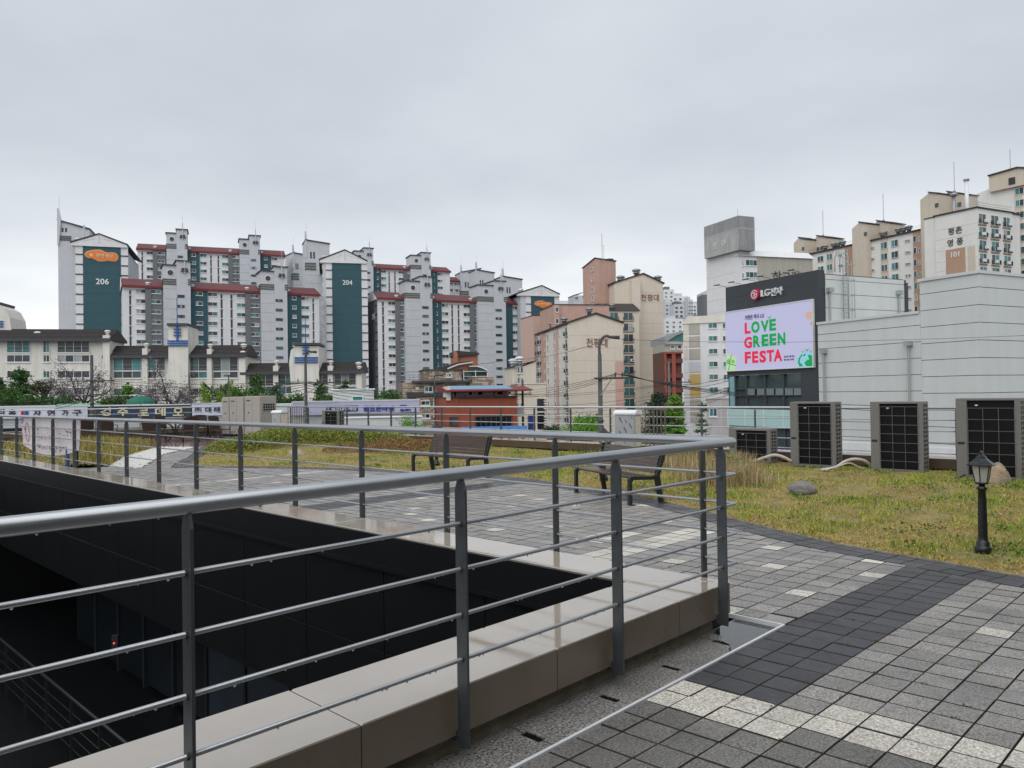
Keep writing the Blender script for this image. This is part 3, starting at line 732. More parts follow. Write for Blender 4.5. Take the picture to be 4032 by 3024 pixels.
boulder('flat grey boulder lying in the lawn', W(11.4, 4.86, .13), .24, .19, .105, 3, (.21, .20, .19), .4)
boulder('tall tan boulder in front of the rightmost condenser', W(13.6, 2.75, .16), .24, .18, .30, 5, (.30, .235, .16), .7)
boulder('pale boulder on the lawn below the green hedge', W(10.6, 18.1, .08), .25, .2, .17, 8, (.33, .29, .22), .2)
boulder('small pale boulder at the edge of the patio', W(10.2, 29.2, .1), .22, .18, .16, 12, (.33, .22, .15), .2)

# ---- patio chairs and tables
m_wick = mat('woven_brown', (.03, .017, .013), .55, 0, .3, 30, .3, 120)
m_iron = mat('dark_iron', (.018, .015, .014), .5, .2, .1)
def make_chair():
    rt = empty('patio_chair', (0, 0, 0))
    MB().bbox(-.25, .25, -.24, .22, .40, .43, .01).build('seat', m_wick, rt)
    vs = []; fs = []
    for i in range(6):
        t = i / 5; z = .45 + .48 * t; y = .23 + .11 * t; hw = .25 + .03 * math.sin(t * 3)
        for k in range(6):
            x = -hw + 2*hw*k/5; vs.append((x, y + .03*math.cos((k-2.5)/2.5*1.5), z + (.03*math.cos((k-2.5)/2.5*1.4) if i == 5 else 0)))
    for i in range(5):
        for k in range(5): fs.append((i*6+k, i*6+k+1, (i+1)*6+k+1, (i+1)*6+k))
    o = len(vs); vs2 = vs + [(x, y+.025, z) for x, y, z in vs]; fs2 = fs + [tuple(q+o for q in f[::-1]) for f in fs]
    rim = [k for k in range(6)] + [i*6+5 for i in range(1, 6)] + [5*6+k for k in range(4, -1, -1)] + [i*6 for i in range(4, 0, -1)]
    fs2 += [(rim[k], rim[(k+1) % len(rim)], rim[(k+1) % len(rim)]+o, rim[k]+o) for k in range(len(rim))]
    MB().add(vs2, fs2).build('backrest', m_wick, rt)
    for sx in (-1, 1):
        MB().tube([(sx*.26,-.24,.42),(sx*.27,-.26,.2),(sx*.28,-.30,0)], .014, 6).build('leg', m_iron, rt, True)
        MB().tube([(sx*.26,.22,.42),(sx*.265,.25,.2),(sx*.27,.33,0)], .014, 6).build('leg', m_iron, rt, True)
        MB().tube([(sx*.27,.27,.66),(sx*.29,.0,.66),(sx*.29,-.20,.64),(sx*.28,-.25,.56),(sx*.26,-.22,.43)], .014, 6).build('armrest', m_iron, rt, True)
    return rt
def make_table():
    rt = empty('patio_table', (0, 0, 0))
    MB().lathe([(.01,.70),(.50,.70),(.51,.715),(.50,.73),(.01,.73)], 28).build('table_top', mat('table_top', (.16,.15,.145), .12, 0, .1), rt)
    for k in range(4):
        w = math.pi/4 + k*math.pi/2; c, s = math.cos(w), math.sin(w)
        MB().tube(smooth_path([(.38*c,.38*s,.70),(.22*c,.22*s,.62),(.10*c,.10*s,.45),(.14*c,.14*s,.25),(.30*c,.30*s,.08),(.40*c,.40*s,0)], 4), .016, 6).build('leg', m_iron, rt, True)
    MB().tube([(0,0,.12),(0,0,.7)], .02, 8).build('stem', m_iron, rt, True)
    return rt
ch0 = make_chair(); tb0 = make_table(); used = [False, False]
def place(kind, px, Y, rz, label):
    src = (ch0, tb0)[kind]; o = src if not used[kind] else copy_tree(src); used[kind] = True
    p = D(px, 1700, Y); o.location = (p.x, p.y, 0.0); o.rotation_euler.z = rz
    tag(o, label, ('chair', 'table')[kind], ('brown patio chairs', 'round patio tables')[kind])
place(0, 335, 30.5, -2.6, 'brown patio chair leftmost behind the banner end, in the far corner')
place(0, 425, 29.5, -2.9, 'brown patio chair standing alone behind the dry grass, back to the viewer')
place(0, 605, 28.6, -3.3, 'brown patio chair left of the middle patio table, back to the viewer')
place(0, 655, 30.5, 1.2, 'brown patio chair partly hidden behind the left side of the middle table')
place(1, 690, 29.4, .3, 'round iron patio table in the middle of the patio')
place(0, 752, 28.8, -2.7, 'brown patio chair right of the middle patio table')
place(0, 795, 31.3, .6, 'brown patio chair behind the table beside the beige cabinets')
place(1, 818, 30.3, .9, 'round iron patio table next to the beige outdoor units')
place(0, 868, 29.6, -3.6, 'brown patio chair pressed against the beige outdoor units')

# ---- banner tied to the far side of the pit railing
m_ban = mat('banner_cloth', (.60, .56, .575), .8, 0, .05, 3)
m_pink = mat('banner_pink', (.55, .22, .26), .8, 0, .15, 10); m_ink = mat('banner_ink', (.05, .05, .055), .8, 0, 0); m_lil = mat('banner_lilac', (.30, .27, .48), .8, 0, .1)
ban = empty('banner', W(4.97, 18.6, 0), RZ, 'white cloth banner with pink and black lettering hung on the pit railing', 'banner')
n, m = 26, 10; vs = []; y0, y1 = 16.62 - 18.6, 20.85 - 18.6
def ban_pt(s, t, off=0.0):
    y = y1 + (y0 - y1) * s; top = 1.245; bot = .64 - .20 * math.sin(math.pi * min(1, s*.95+.05)) + .02 * s
    z = top + (bot - top) * t; x = .03 * math.sin(s * 9 + t * 2) * t + .05 * t * math.sin(s * 3.1) + off
    return (x, y, z)
for i in range(m+1):
    for k in range(n+1): vs.append(ban_pt(k/n, i/m))
fs = [(i*(n+1)+k, i*(n+1)+k+1, (i+1)*(n+1)+k+1, (i+1)*(n+1)+k) for i in range(m) for k in range(n)]
o_ = len(vs); vs2 = vs + [(x+.004, y, z) for x, y, z in vs]
MB().add(vs2, fs + [tuple(q+o_ for q in f[::-1]) for f in fs]).build('cloth', m_ban, ban, True)
def strokes(rects, m_):
    mb = MB()
    for (s0, s1, t0, t1) in rects:
        mb.add([ban_pt(s0, t0, -.006), ban_pt(s1, t0, -.006), ban_pt(s1, t1, -.006), ban_pt(s0, t1, -.006)], [(0, 1, 2, 3), (3, 2, 1, 0)])
    return mb
ink = []; pink = []
r_ = random.Random(4)
for (s0, s1, t0, t1, dst, dens) in ((.28,.34,.28,.55,ink,5),(.66,.86,.22,.5,ink,14),(.30,.36,.72,.82,ink,6),(.48,.70,.74,.86,ink,14),(.02,.14,.32,.52,ink,6),(.36,.58,.22,.55,pink,22),(.38,.47,.72,.82,pink,6)):
    for _ in range(dens):
        a = r_.uniform(s0, s1); b2 = r_.uniform(t0, t1)
        dst.append((a, a+.022, b2, b2+.02) if r_.random() < .55 else (a, a+.005, b2, b2+.075))
for k in range(14):
    w = 2*math.pi*k/14; c_, s_ = .10 + .035*math.cos(w), .48 + .30*math.sin(w); pink.append((c_-.008, c_+.008, s_-.04, s_+.04))
strokes(ink, m_ink).build('lettering', m_ink, ban); strokes(pink, m_pink).build('lettering', m_pink, ban)
strokes([(.0, .045, 0, .14), (.0, .03, .14, .22)], m_lil).build('corner_print', m_lil, ban)
MB().box(.05, .09, y0+1.0, y0+1.12, -.0, .7).build('leg', mat('blue_leg', (.02,.06,.20), .5, 0, .1), ban); MB().box(.05, .08, y0+.4, y0+.46, -.0, .7).build('leg', m_rubber, ban)

# ================================================================== PLANTS ON THE ROOF
m_leaf = mat('grass_blades', (.2, .2, .05), .6, 0, 0, attr='Col', spec=.25)
def blades(n, pos, length, width, lean, cols, seed):
    """n blades: pos (n,3), length (n), lean angle (n) from upright, colours (n,3) -> verts, faces, colours"""
    r = np.random.default_rng(seed)
    az = r.uniform(0, 2*np.pi, n); tw = az + np.pi/2 + r.normal(0, .4, n)
    d = np.stack([np.cos(az)*np.sin(lean), np.sin(az)*np.sin(lean), np.cos(lean)], 1)
    s = np.stack([np.cos(tw), np.sin(tw), np.zeros(n)], 1) * (width/2)[:, None]
    mid = pos + d * (length*.55)[:, None]
    d2 = d.copy(); d2[:, 2] -= .35; d2 /= np.linalg.norm(d2, axis=1)[:, None]
    tip = mid + d2 * (length*.45)[:, None]; tip[:, 2] = np.maximum(tip[:, 2], pos[:, 2] + .004)
    v = np.stack([pos - s, pos + s, mid + s*.7, mid - s*.7, tip], 1).reshape(-1, 3)
    k = np.arange(n)[:, None] * 5
    f = [tuple(x) for x in np.concatenate([k, k+1, k+2, k+3], 1)] + [tuple(x) for x in np.concatenate([k+3, k+2, k+4], 1)]
    return v, f, np.repeat(cols, 5, axis=0)
def pal(r, n, cols, w, jit=.18):
    c = np.array(cols)[r.choice(len(cols), n, p=np.array(w)/sum(w))]; return np.clip(c * (1 + r.normal(0, jit, (n, 1))), .004, 1)
from mathutils import noise as mn
def scatter(r, n, in_frame=True):
    P_ = []
    while len(P_) < n:
        a = r.uniform(7.6, 14.88, 4000); b_ = r.uniform(.2, 26.2, 4000)
        # denser towards the viewer
        keep = r.uniform(0, 1, 4000) < np.clip(9.0 / (a + b_*.5), 0, 1) ** 1.3
        for x, y in zip(a[keep], b_[keep]):
            if mn.noise(Vector((x*1.5, y*1.5, 31))) < -.30 and r.uniform() < .8: continue
            if x > edge_u(y) - .02 - .05*max(0, mn.noise(Vector((x*2, y*2, 9)))): P_.append((x, y, lawn_z(x, y)))
    return np.array(P_[:n])
r = np.random.default_rng(5)
n = 120000; pos = scatter(r, n)
from mathutils import noise as mn
patch = np.array([mn.noise(Vector((p[0]*.9, p[1]*.9, 0))) + .5*mn.noise(Vector((p[0]*3, p[1]*3, 4))) for p in pos])
eu = np.array([edge_u(p[1]) for p in pos]); near_edge = np.clip(1 - (pos[:, 0]-eu)/.55, 0, 1); backness = np.clip((pos[:,1]-8)/8, 0, 1)
straw = pal(r, n, [(.52,.36,.08),(.42,.26,.055),(.31,.17,.04),(.56,.44,.13)], [4,3,2,2])
green = pal(r, n, [(.20,.28,.028),(.30,.36,.04),(.14,.22,.03),(.41,.40,.05)], [3,3,2,3])
isg = r.uniform(0, 1, n) < np.clip(.60 + 1.15*patch - .5*near_edge - .25*backness, .03, .97)
cols = np.where(isg[:, None], green, straw)
ln = np.where(isg, r.uniform(.025, .065, n), r.uniform(.03, .075, n)) * (1 + np.clip(patch, -.4, .7)); lean = np.where(isg, r.uniform(.2, 1.25, n), r.uniform(.8, 1.54, n))
v, f, c = blades(n, pos, ln, np.full(n, .0065)*r.uniform(.7, 1.5, n), lean, cols, 3)
uvroot('grass', np_mesh('grass', v, f, m_leaf, c), label='short yellow-green cut grass covering the lawn', kind='stuff')
# second lawn at left
n = 14000; P_ = []
while len(P_) < n:
    x, y = r.uniform(4.95, 10.3), r.uniform(20.1, 30)
    if inside((x, y), LAWN2): P_.append((x, y, lawn2_z(x, y)))
pos = np.array(P_); tall = r.uniform(0, 1, n) < np.clip((pos[:, 0]-5.6)/2.2, 0, .75)
cols = np.where(tall[:, None], pal(r, n, [(.42,.29,.10),(.30,.20,.07),(.20,.22,.05),(.15,.19,.04)], [3,2,2,2]), pal(r, n, [(.20,.24,.05),(.35,.28,.09),(.14,.18,.04)], [3,2,2]))
v, f, c = blades(n, pos, np.where(tall, r.uniform(.15, .42, n), r.uniform(.04, .1, n)), np.where(tall, .016, .012), np.where(tall, r.uniform(.05, .7, n), r.uniform(.3, 1.4, n)), cols, 8)
uvroot('dry_grass', np_mesh('dry_grass', v, f, m_leaf, c), label='mixed dry and green tall grass beyond the banner', kind='stuff')
# tall dry grass in front of the small condenser
n = 9000; P_ = []; ctr = [(12.3,6.55,.6,1),(12.7,7.2,.7,1),(11.8,6.1,.5,.8),(13.3,8.0,.6,1),(12.9,9.0,.55,.8),(13.4,9.6,.5,.7),(11.6,6.6,.45,.6),(13.6,7.1,.4,.6)]
for _ in range(n):
    cx_, cy_, s_, _w = ctr[r.choice(len(ctr))]; x, y = r.normal(cx_, s_*.45), r.normal(cy_, s_*.5); x = min(x, 14.4); P_.append((x, y, lawn_z(x, y)))
pos = np.array(P_)
cols = pal(r, n, [(.46,.36,.20),(.38,.26,.13),(.52,.44,.28),(.17,.20,.05),(.22,.12,.06)], [4,3,2,2,1])
v, f, c = blades(n, pos, r.uniform(.12, .42, n), np.full(n, .008), np.abs(r.normal(0, .38, n)), cols, 9)
uvroot('tall_dry_grass', np_mesh('tall_dry_grass', v, f, m_leaf, c), label='tuft of tall straw-coloured dry grass in front of the small condenser', kind='stuff')
# leafy weeds and shrubs: small leaf cards
def leaves(pos, size, nrm_up, cols, seed):
    r = np.random.default_rng(seed); n = len(pos)
    d = r.normal(0, 1, (n, 3)); d[:, 2] += nrm_up; d /= np.linalg.norm(d, axis=1)[:, None]
    t = r.normal(0, 1, (n, 3)); t -= d * (t*d).sum(1)[:, None]; t /= np.linalg.norm(t, axis=1)[:, None]; b = np.cross(d, t)
    L_ = (size * r.uniform(.7, 1.3, n))[:, None]
    v = np.stack([pos - t*L_*.5, pos + b*L_*.28, pos + t*L_*.5, pos - b*L_*.28], 1).reshape(-1, 3)
    k = np.arange(n)[:, None] * 4; f = np.concatenate([k, k+1, k+2, k+3], 1)
    return v, f, np.repeat(cols, 4, axis=0)
n = 4200; P_ = []; S_ = []
for _ in range(170):
    y = r.uniform(.8, 17); x = r.uniform(edge_u(y)+.15, 14.6); k = int(r.integers(25, 75)); s_ = r.uniform(.05, .16)
    for _ in range(k): P_.append((x+r.normal(0, s_), y+r.normal(0, s_), 0)); S_.append(r.uniform(.015, .05))
pos = np.array([(a, b_, lawn_z(a, b_) + r.uniform(.005, .06)) for a, b_, _ in P_]); cols = pal(r, len(pos), [(.10,.20,.03),(.17,.28,.04),(.07,.13,.04)], [3,3,2])
v, f, c = leaves(pos, np.array(S_), 1.2, cols, 4)
uvroot('weeds', np_mesh('weeds', v, f, m_leaf, c), label='small green weeds sprouting through the lawn', kind='stuff')
def shrub_bed(name, label, blobs, n, size, cols, w, seed, topcol=None):
    r = np.random.default_rng(seed); P_ = []; C_ = []
    for _ in range(n):
        a, b_, ra, rb, h = blobs[r.choice(len(blobs))]
        th = r.uniform(0, 2*np.pi); q = math.sqrt(r.uniform(0, 1)); x, y = a + ra*q*math.cos(th), b_ + rb*q*math.sin(th)
        hh = h * math.sqrt(max(0, 1-q*q)) * (1 + .22*mn.noise(Vector((x*2.2, y*2.2, seed)))); t = r.uniform(0, 1) ** .45
        P_.append((x, y, lawn_z(min(x, 14.9), y) + hh * t)); C_.append(t)
    pos = np.array(P_); cc = pal(r, n, cols, w)
    if topcol is not None:
        hi = (np.array(C_) > .8) & (r.uniform(0, 1, n) < .7); cc[hi] = pal(r, int(hi.sum()), *topcol)
    v, f, c = leaves(pos, np.full(n, size), .6, cc, seed)
    uvroot(name, np_mesh(name, v, f, m_leaf, c), label=label, kind='stuff')
shrub_bed('hedge', 'low leafy green hedge on the mound between the pit and the beige units',
          [(10.6,21.6,.9,.9,.42),(11.3,21.2,1.0,1.2,.50),(12.0,20.8,1.0,1.4,.55),(12.7,20.2,1.0,1.5,.55),(13.2,19.3,.9,1.4,.52),(13.6,18.4,.8,1.2,.45),(12.4,22.3,1,1,.5),(13.4,21.8,1,1.2,.5)],
          26000, .055, [(.13,.18,.028),(.19,.21,.035),(.25,.21,.055),(.10,.13,.025)], [4,4,3,2], 21, ([(.18,.25,.04),(.24,.28,.05),(.15,.20,.035)], [2,2,1]))
shrub_bed('red_brown_ground_cover', 'patch of reddish brown low shrubs at the right end of the hedge',
          [(13.2,17.2,.9,.9,.30),(12.6,16.6,.8,.9,.24),(13.4,16.2,.7,.8,.26),(12.0,17.6,.8,.8,.2)], 9000, .045, [(.22,.12,.05),(.28,.19,.07),(.18,.17,.04),(.26,.11,.07)], [3,3,2,2], 22)
shrub_bed('sparse_green_shrubs', 'sparse green shoots among the dry grass behind the nearer bench',
          [(13.3,9.0,.5,.6,.42),(13.8,8.2,.4,.5,.45),(12.9,6.9,.4,.5,.35),(13.9,10.2,.4,.4,.35)], 1500, .05, [(.13,.20,.035),(.2,.24,.05)], [1,1], 23)
# tufts of moss and weeds in the paver joints
P_ = []; 
for _ in range(480):
    i, j = int(r.integers(-4, 30)), int(r.integers(-40, 10)); o = GO + i*E1 + j*E2; al = r.uniform(0, 1); e = (E1, E2)[int(r.integers(2))]
    for _ in range(int(r.integers(3, 15))): q = o + e*np.clip(al + r.normal(0, .12), 0, 1) + r.normal(0, .006, 2); P_.append((q[0], q[1], .001+abs(r.normal(0, .004))))
pos = np.array([p for p in P_ if not (p[0] < 5.2 and p[1] > 2.3)]); cols = pal(r, len(pos), [(.20,.15,.03),(.10,.12,.03),(.14,.09,.03)], [2,2,1])
v, f, c = leaves(pos, np.full(len(pos), .012), .8, cols, 14)
uvroot('joint_weeds', np_mesh('joint_weeds', v, f, m_leaf, c), label='tiny weeds and moss in the joints between the pavers', kind='stuff')
# white pebble strip beside the path
vs = []; fs = []; q = 0
for _ in range(3200):
    while True:
        x, y = r.uniform(6.6, 11.1), r.uniform(18.9, 26.6)
        if inside((x, y), PEB): break
    s_ = r.uniform(.02, .05); th = r.uniform(0, 6.28); c_, d_ = math.cos(th)*s_, math.sin(th)*s_; z = r.uniform(.0, .02)
    vs += [(x+c_, y+d_, z), (x-d_*.7, y+c_*.7, z), (x-c_, y-d_, z), (x+d_*.7, y-c_*.7, z), (x, y, z+s_*.6)]
    fs += [(q, q+1, q+4), (q+1, q+2, q+4), (q+2, q+3, q+4), (q+3, q, q+4)]; q += 5
uvroot('pebbles', np_mesh('pebbles', vs, fs, mat('white_pebble', (.62,.61,.58), .5, 0, .2, 10)), label='strip of white pebbles beside the path to the patio', kind='stuff')

# ================================================================== THE TOWN
ZB = -9.0                                                  # street level
m_wall = {
 'white': mat('render_white', (.70, .70, .71), .8, 0, .06, .6, streak=.10),
 'light': mat('render_light_grey', (.53, .545, .575), .8, 0, .05, .6, streak=.06),
 'dgrey': mat('render_dark_grey', (.15, .155, .17), .8, 0, .06, .6, streak=.06),
 'teal': mat('render_teal', (.034, .090, .112), .75, 0, .06, .6, streak=.08),
 'cream': mat('render_cream', (.72, .675, .60), .85, 0, .06, .5, streak=.16),
 'cream2': mat('render_beige', (.66, .585, .49), .85, 0, .05, .4, streak=.10),
 'villa': mat('render_villa', (.72, .695, .635), .85, 0, .08, .5, streak=.22),
 'pink': mat('render_pink', (.52, .335, .275), .85, 0, .08, .5, streak=.16),
 'panel': mat('sandwich_panel', (.57, .59, .575), .5, 0, .04, .5, streak=.08),
 'brick': mat('terracotta_paint', (.33, .085, .045), .8, 0, .12, 1.2, streak=.15),
 'yel': mat('ochre_paint', (.52, .37, .14), .8, 0, .08, .6),
 'warm': mat('panel_warm_grey', (.42, .39, .34), .8, 0, .08, .6, streak=.2),
}
m_red = mat('red_roof', (.13, .040, .043), .65, 0, .15, 2, .5, 6)
m_rtrim = mat('red_trim', (.17, .022, .026), .6, 0, .05)
m_dark = mat('dark_slate', (.042, .036, .036), .7, 0, .2, 2, .4, 6)
m_trim = mat('dark_trim', (.06, .062, .07), .7, 0, .05)
m_olive = mat('band_olive', (.10, .105, .085), .7, 0, .05)
m_frame = mat('window_white', (.68, .69, .69), .5, 0, .03)
m_g = [mat('glass_teal', (.045, .20, .195), .12, 0, .25, .8, rand=.35), mat('glass_dark', (.035, .042, .045), .1, 0, .3, .8, rand=.3),
       mat('glass_mid', (.07, .115, .115), .1, 0, .25, .8, rand=.3), mat('glass_curtain', (.32, .345, .34), .3, 0, .25, 1.5, rand=.2)]
m_steel = mat('galvanised', (.30, .31, .32), .45, .5, .08)

class Fac:
    """A building: local x along the front (left to right), y into the building, z up from street level."""
    def __init__(s, name, label, xL, DL, xR, DR, y=1350, cat='building', group=None, zb=ZB):
        p0, p1 = D(xL, y, DL), D(xR, y, DR); d = Vector((p1.x-p0.x, p1.y-p0.y, 0)); s.w = d.length; s.zb = zb
        s.o = Vector((p0.x, p0.y, 0)); s.e = d.normalized(); s.n = Vector((-s.e.y, s.e.x, 0))
        s.root = empty(name, (p0.x, p0.y, zb), math.atan2(d.y, d.x), label, cat, group)
    def at(s, px, py, off=0.0):
        r_ = ray(px, py); t = (s.o + s.n*off).dot(s.n) / r_.dot(s.n); p = Vector((0, 0, EYE)) + r_*t
        return (p - s.o).dot(s.e), p.z - s.zb
    def x(s, px, py=1350, off=0.0): return s.at(px, py, off)[0]
    def z(s, px, py, off=0.0): return s.at(px, py, off)[1]
    def side(s, px, py, lx=0.0):                           # point on the plane x = lx -> (local y, z)
        r_ = ray(px, py); t = ((s.o).dot(s.e) + lx) / r_.dot(s.e); p = Vector((0, 0, EYE)) + r_*t
        return (p - s.o).dot(s.n), p.z - s.zb
    def part(s, name, m, mb, parent=None, smooth=False): return mb.build(name, m, parent or s.root, smooth)
    def box(s, name, m, x0, x1, y0, y1, z0, z1, parent=None): return s.part(name, m, MB().box(x0, x1, y0, y1, z0, z1), parent)
_wc = {}
def window(parent, lx, y, z, w, h, style='std', rz=None, n=2, pane=None):
    """one window standing on the wall at (lx, y), lower left corner; its panes are a sub-part"""
    w, h = round(w, 1), round(h, 1); key = (style, w, h, n)
    if key not in _wc:
        mb = MB(); t = .09 if style != 'stair' else .05; p_ = -.12
        mb.box(0, w, p_, 0, 0, t); mb.box(0, w, p_, 0, h-t, h); mb.box(0, t, p_, 0, t, h-t); mb.box(w-t, w, p_, 0, t, h-t)
        for k in range(1, n): mb.box(w*k/n-t*.4, w*k/n+t*.4, p_+.01, -.002, t, h-t)
        if style == 'std': mb.box(-.06, w+.06, p_-.05, 0, -.12, -.002)
        if style == 'lintel': mb.box(-.1, w+.1, p_-.12, 0, h+.002, h+.14); mb.box(-.08, w+.08, p_-.05, 0, -.12, -.002)
        fm = mb.mesh('window', m_frame if style != 'stair' else m_trim)
        pm = []
        for combo in ((0, 1), (1, 0), (2, 2), (1, 1), (2, 1), (3, 1), (0, 2), (1, 3)):
            q = MB()
            for k in range(n):
                q.m = k % 2; x0, x1 = (t if k == 0 else w*k/n+t*.4), (w-t if k == n-1 else w*(k+1)/n-t*.4)
                yy = -.035 - .02*(k % 2); q.add([(x0, yy, t), (x1, yy, t), (x1, yy, h-t), (x0, yy, h-t)], [(0, 1, 2, 3)])
            pm.append(q.mesh('pane', [m_g[combo[0]], m_g[combo[1]]]))
        _wc[key] = (fm, pm)
    fm, pm = _wc[key]
    o = obj('window', fm, parent, (lx, y, z)); 
    if rz is not None: o.rotation_euler.z = rz
    obj('pane', pm[random.choice(pane) if pane else random.randrange(len(pm))], o)
    return o
_shared = {}
def shared(key, fn):
    if key not in _shared: _shared[key] = fn()
    return _shared[key]
def vent(parent, lx, y, z, s=1.0, m=None):
    me = shared(('vent', m), lambda: MB().lathe([(.32,0),(.32,.5),(.5,.52),(.5,.62),(.34,.66),(.34,.74),(.55,.78),(.62,.9),(.5,1.05),(.2,1.15)], 12).mesh('roof_vent', m or m_wall['white'], True))
    o = obj('roof_vent', me, parent, (lx, y, z)); o.scale = (s, s, s); return o
ST = 2.8
def shaft(f, xa, xm, xb, yl, yr, win, rows, zbot, proud=2.2, pyref=1350, ring=True, second=None):
    """the grey stair shaft in front of a slab: two steps high, portholes, triple bands, pole with cross bars"""
    A, M_, B = f.x(xa, pyref, -proud), f.x(xm, pyref, -proud), f.x(xb, pyref, -proud)
    zl, zr = f.z(xa, yl, -proud), f.z(xb, yr, -proud)
    sh = f.part('stair_shaft', m_wall['light'], MB().box(A, M_, -proud, 5, zbot, zl).box(M_+.002, B, -proud-.35, 5, zbot, zr))
    mb = MB(); mb.box(A-.35, M_, -proud-.4, 5.3, zl+.002, zl+.3); mb.box(M_-.3, B+.35, -proud-.75, 5.3, zr+.002, zr+.3); f.part('cap', m_trim, mb, sh)
    mb = MB()
    for k in range(3):
        zz = zl - 5.3 + k*.62; mb.box(A-.18, M_+.0, -proud-.18, 2, zz, zz+.36)
        mb.box(B-.7, B+.22, -proud-.5, 2, zz+.1, zz+.46)
    f.part('band', m_olive, mb, sh)
    if ring:
        c = ((A+M_)/2+.1, zl-2.0)
        f.part('porthole_rim', m_wall['white'], MB().disc(c, .95, -proud-.1, -proud+.02, 20), sh); f.part('porthole', m_trim, MB().disc(c, .75, -proud-.14, -proud-.101, 20), sh)
    px_ = B - (B-M_)*.42
    mb = MB(); mb.box(px_-.16, px_+.16, -proud-.75, -proud-.4, zr-3.4, zr+2.4); mb.tube([(px_, -proud-.57, zr+2.4), (px_, -proud-.57, zr+5)], .04, 5); f.part('mast', m_wall['light'], mb, sh)
    mb = MB()
    for k in range(3): mb.box(px_-1.0+.1*k, px_+1.0-.1*k, -proud-.82, -proud-.36, zr-2.9+k*.4, zr-2.72+k*.4)
    f.part('cross_bar', m_trim, mb, sh)
    wx0, wx1 = f.x(win[0], pyref, -proud), f.x(win[1], pyref, -proud)
    for k in range(rows[1]):
        window(sh, wx0, -proud-.352, rows[0]-k*ST-1.6, wx1-wx0, .85, 'stair', None, 3)
    for k in range(26):
        z_ = zl - 6.5 - k*ST
        if z_ < zbot + .5: break
        f.part('joint', m_trim, MB().box(A, M_, -proud-.012, -proud-.002, z_, z_+.05), sh)
    return sh
def slab(name, label, xL, DL, xR, DR, strips, first, eave, ridge, nrows, depth=11.5, zbot=0.0, yref=1350, wh=1.05, gable='white'):
    f = Fac(name, label, xL, DL, xR, DR, yref, 'apartment block', 'grey and teal apartment blocks')
    z1 = f.z(*first); ze = f.z(*eave); zr = f.z(*ridge, 5.0) if True else 0
    for s in strips:
        k = s[0]
        if k == 'T':
            shaft(f, *s[1:6], s[6], (z1, nrows), zbot, pyref=yref); continue
        a, b_ = f.x(s[1], yref), f.x(s[2], yref); m_ = {'w': 'white', 'd': 'dgrey', 't': 'teal'}[k]
        pr = {'w': 0.0, 'd': .45, 't': .45}[k]
        wl = f.box('wall', m_wall[m_], a+.002, b_-.002, -pr, depth-.01, zbot, ze)
        for (wa, wb) in s[3]:
            x0, x1 = f.x(wa, yref, -pr), f.x(wb, yref, -pr)
            for q in range(nrows):
                window(wl, x0, -pr, z1 - q*ST - wh/2, x1-x0, wh, 'std' if k != 'w' else 'lintel')
        for (sa, sb) in (s[4] if len(s) > 4 else []):
            x0, x1 = f.x(sa, yref), f.x(sb, yref)
            f.box('recess', m_trim, x0, x1, -.03, .0, zbot, ze-1.0, wl)
            for q in range(nrows): f.box('recess_sill', m_wall['white'], x0-.1, x1+.1, -.25, -.031, z1-q*ST-1.3, z1-q*ST-1.1, wl)
        if k in 'dt':
            vent(f.root, a+.5, .8, ze+.2, 1.2, m_wall['white'])
            f.box('pier', m_wall[m_], a-.25, a+1.25, -pr-.25, 1.2, zbot, ze+.6, wl)
        else:
            f.box('cornice', m_wall['white'], a, b_, -.5, 0, ze-.7, ze-.05, wl)
    x0, x1 = f.x(strips[0][1], yref) - .3, f.x(strips[-1][2], yref) + .3
    mb = MB(); mb.prism([(-.8, ze), (-.8, ze+.25), (depth/2, zr), (depth+.8, ze+.25), (depth+.8, ze)], x0, x1, 'x')
    rf = f.part('roof', m_red, mb)
    f.box('fascia', m_rtrim, x0-.05, x1+.05, -.95, -.81, ze-.35, ze+.3, rf)
    for (gx0, gx1) in ((x0-.12, x0-.01), (x1+.01, x1+.12)):
        f.part('gable', m_wall[gable], MB().prism([(-.8, ze-.2), (depth/2, zr+.15), (depth+.8, ze-.2)], gx0, gx1, 'x'), rf)
    return f

FIRST = dict(w='white')
s1 = slab('apartment_block', 'front left apartment slab with red roof, right of the teal 206 gable', 485, 207.2, 1258, 232.8,
  [('w',485,577,[(537,575)],[(510,518)]),('d',577,652,[(595,635)]),('T',646,697,752,1044,1032,(700,728)),('t',752,819,[(763,800)]),
   ('w',819,970,[(819,857),(934,969)],[(870,878),(909,917)]),('d',970,1036,[(987,1022)]),('T',1031,1082,1132,1068,1055,(1086,1113)),('t',1132,1187,[(1137,1169)]),('w',1187,1258,[(1187,1218)],[(1232,1238)])],
  (555,1147), (488,1127), (488,1094), 8, zbot=2)
s2 = slab('apartment_block', 'rear left apartment slab with red roof peeping over the front slab', 544, 264.6, 1124, 282.4,
  [('w',544,608,[(580,607)],[(560,566)]),('d',608,662,[(624,652)]),('T',659,699,741,918,907,(703,724)),('t',741,789,[(747,775)]),
   ('w',789,905,[(791,817),(877,904)],[(831,837),(860,866)]),('d',905,954,[(918,944)]),('T',947,986,1028,942,931,(991,1012)),('t',1028,1070,[(1031,1057)]),('w',1070,1124,[(1072,1095)])],
  (593,997), (546,981), (546,957), 5, zbot=14)
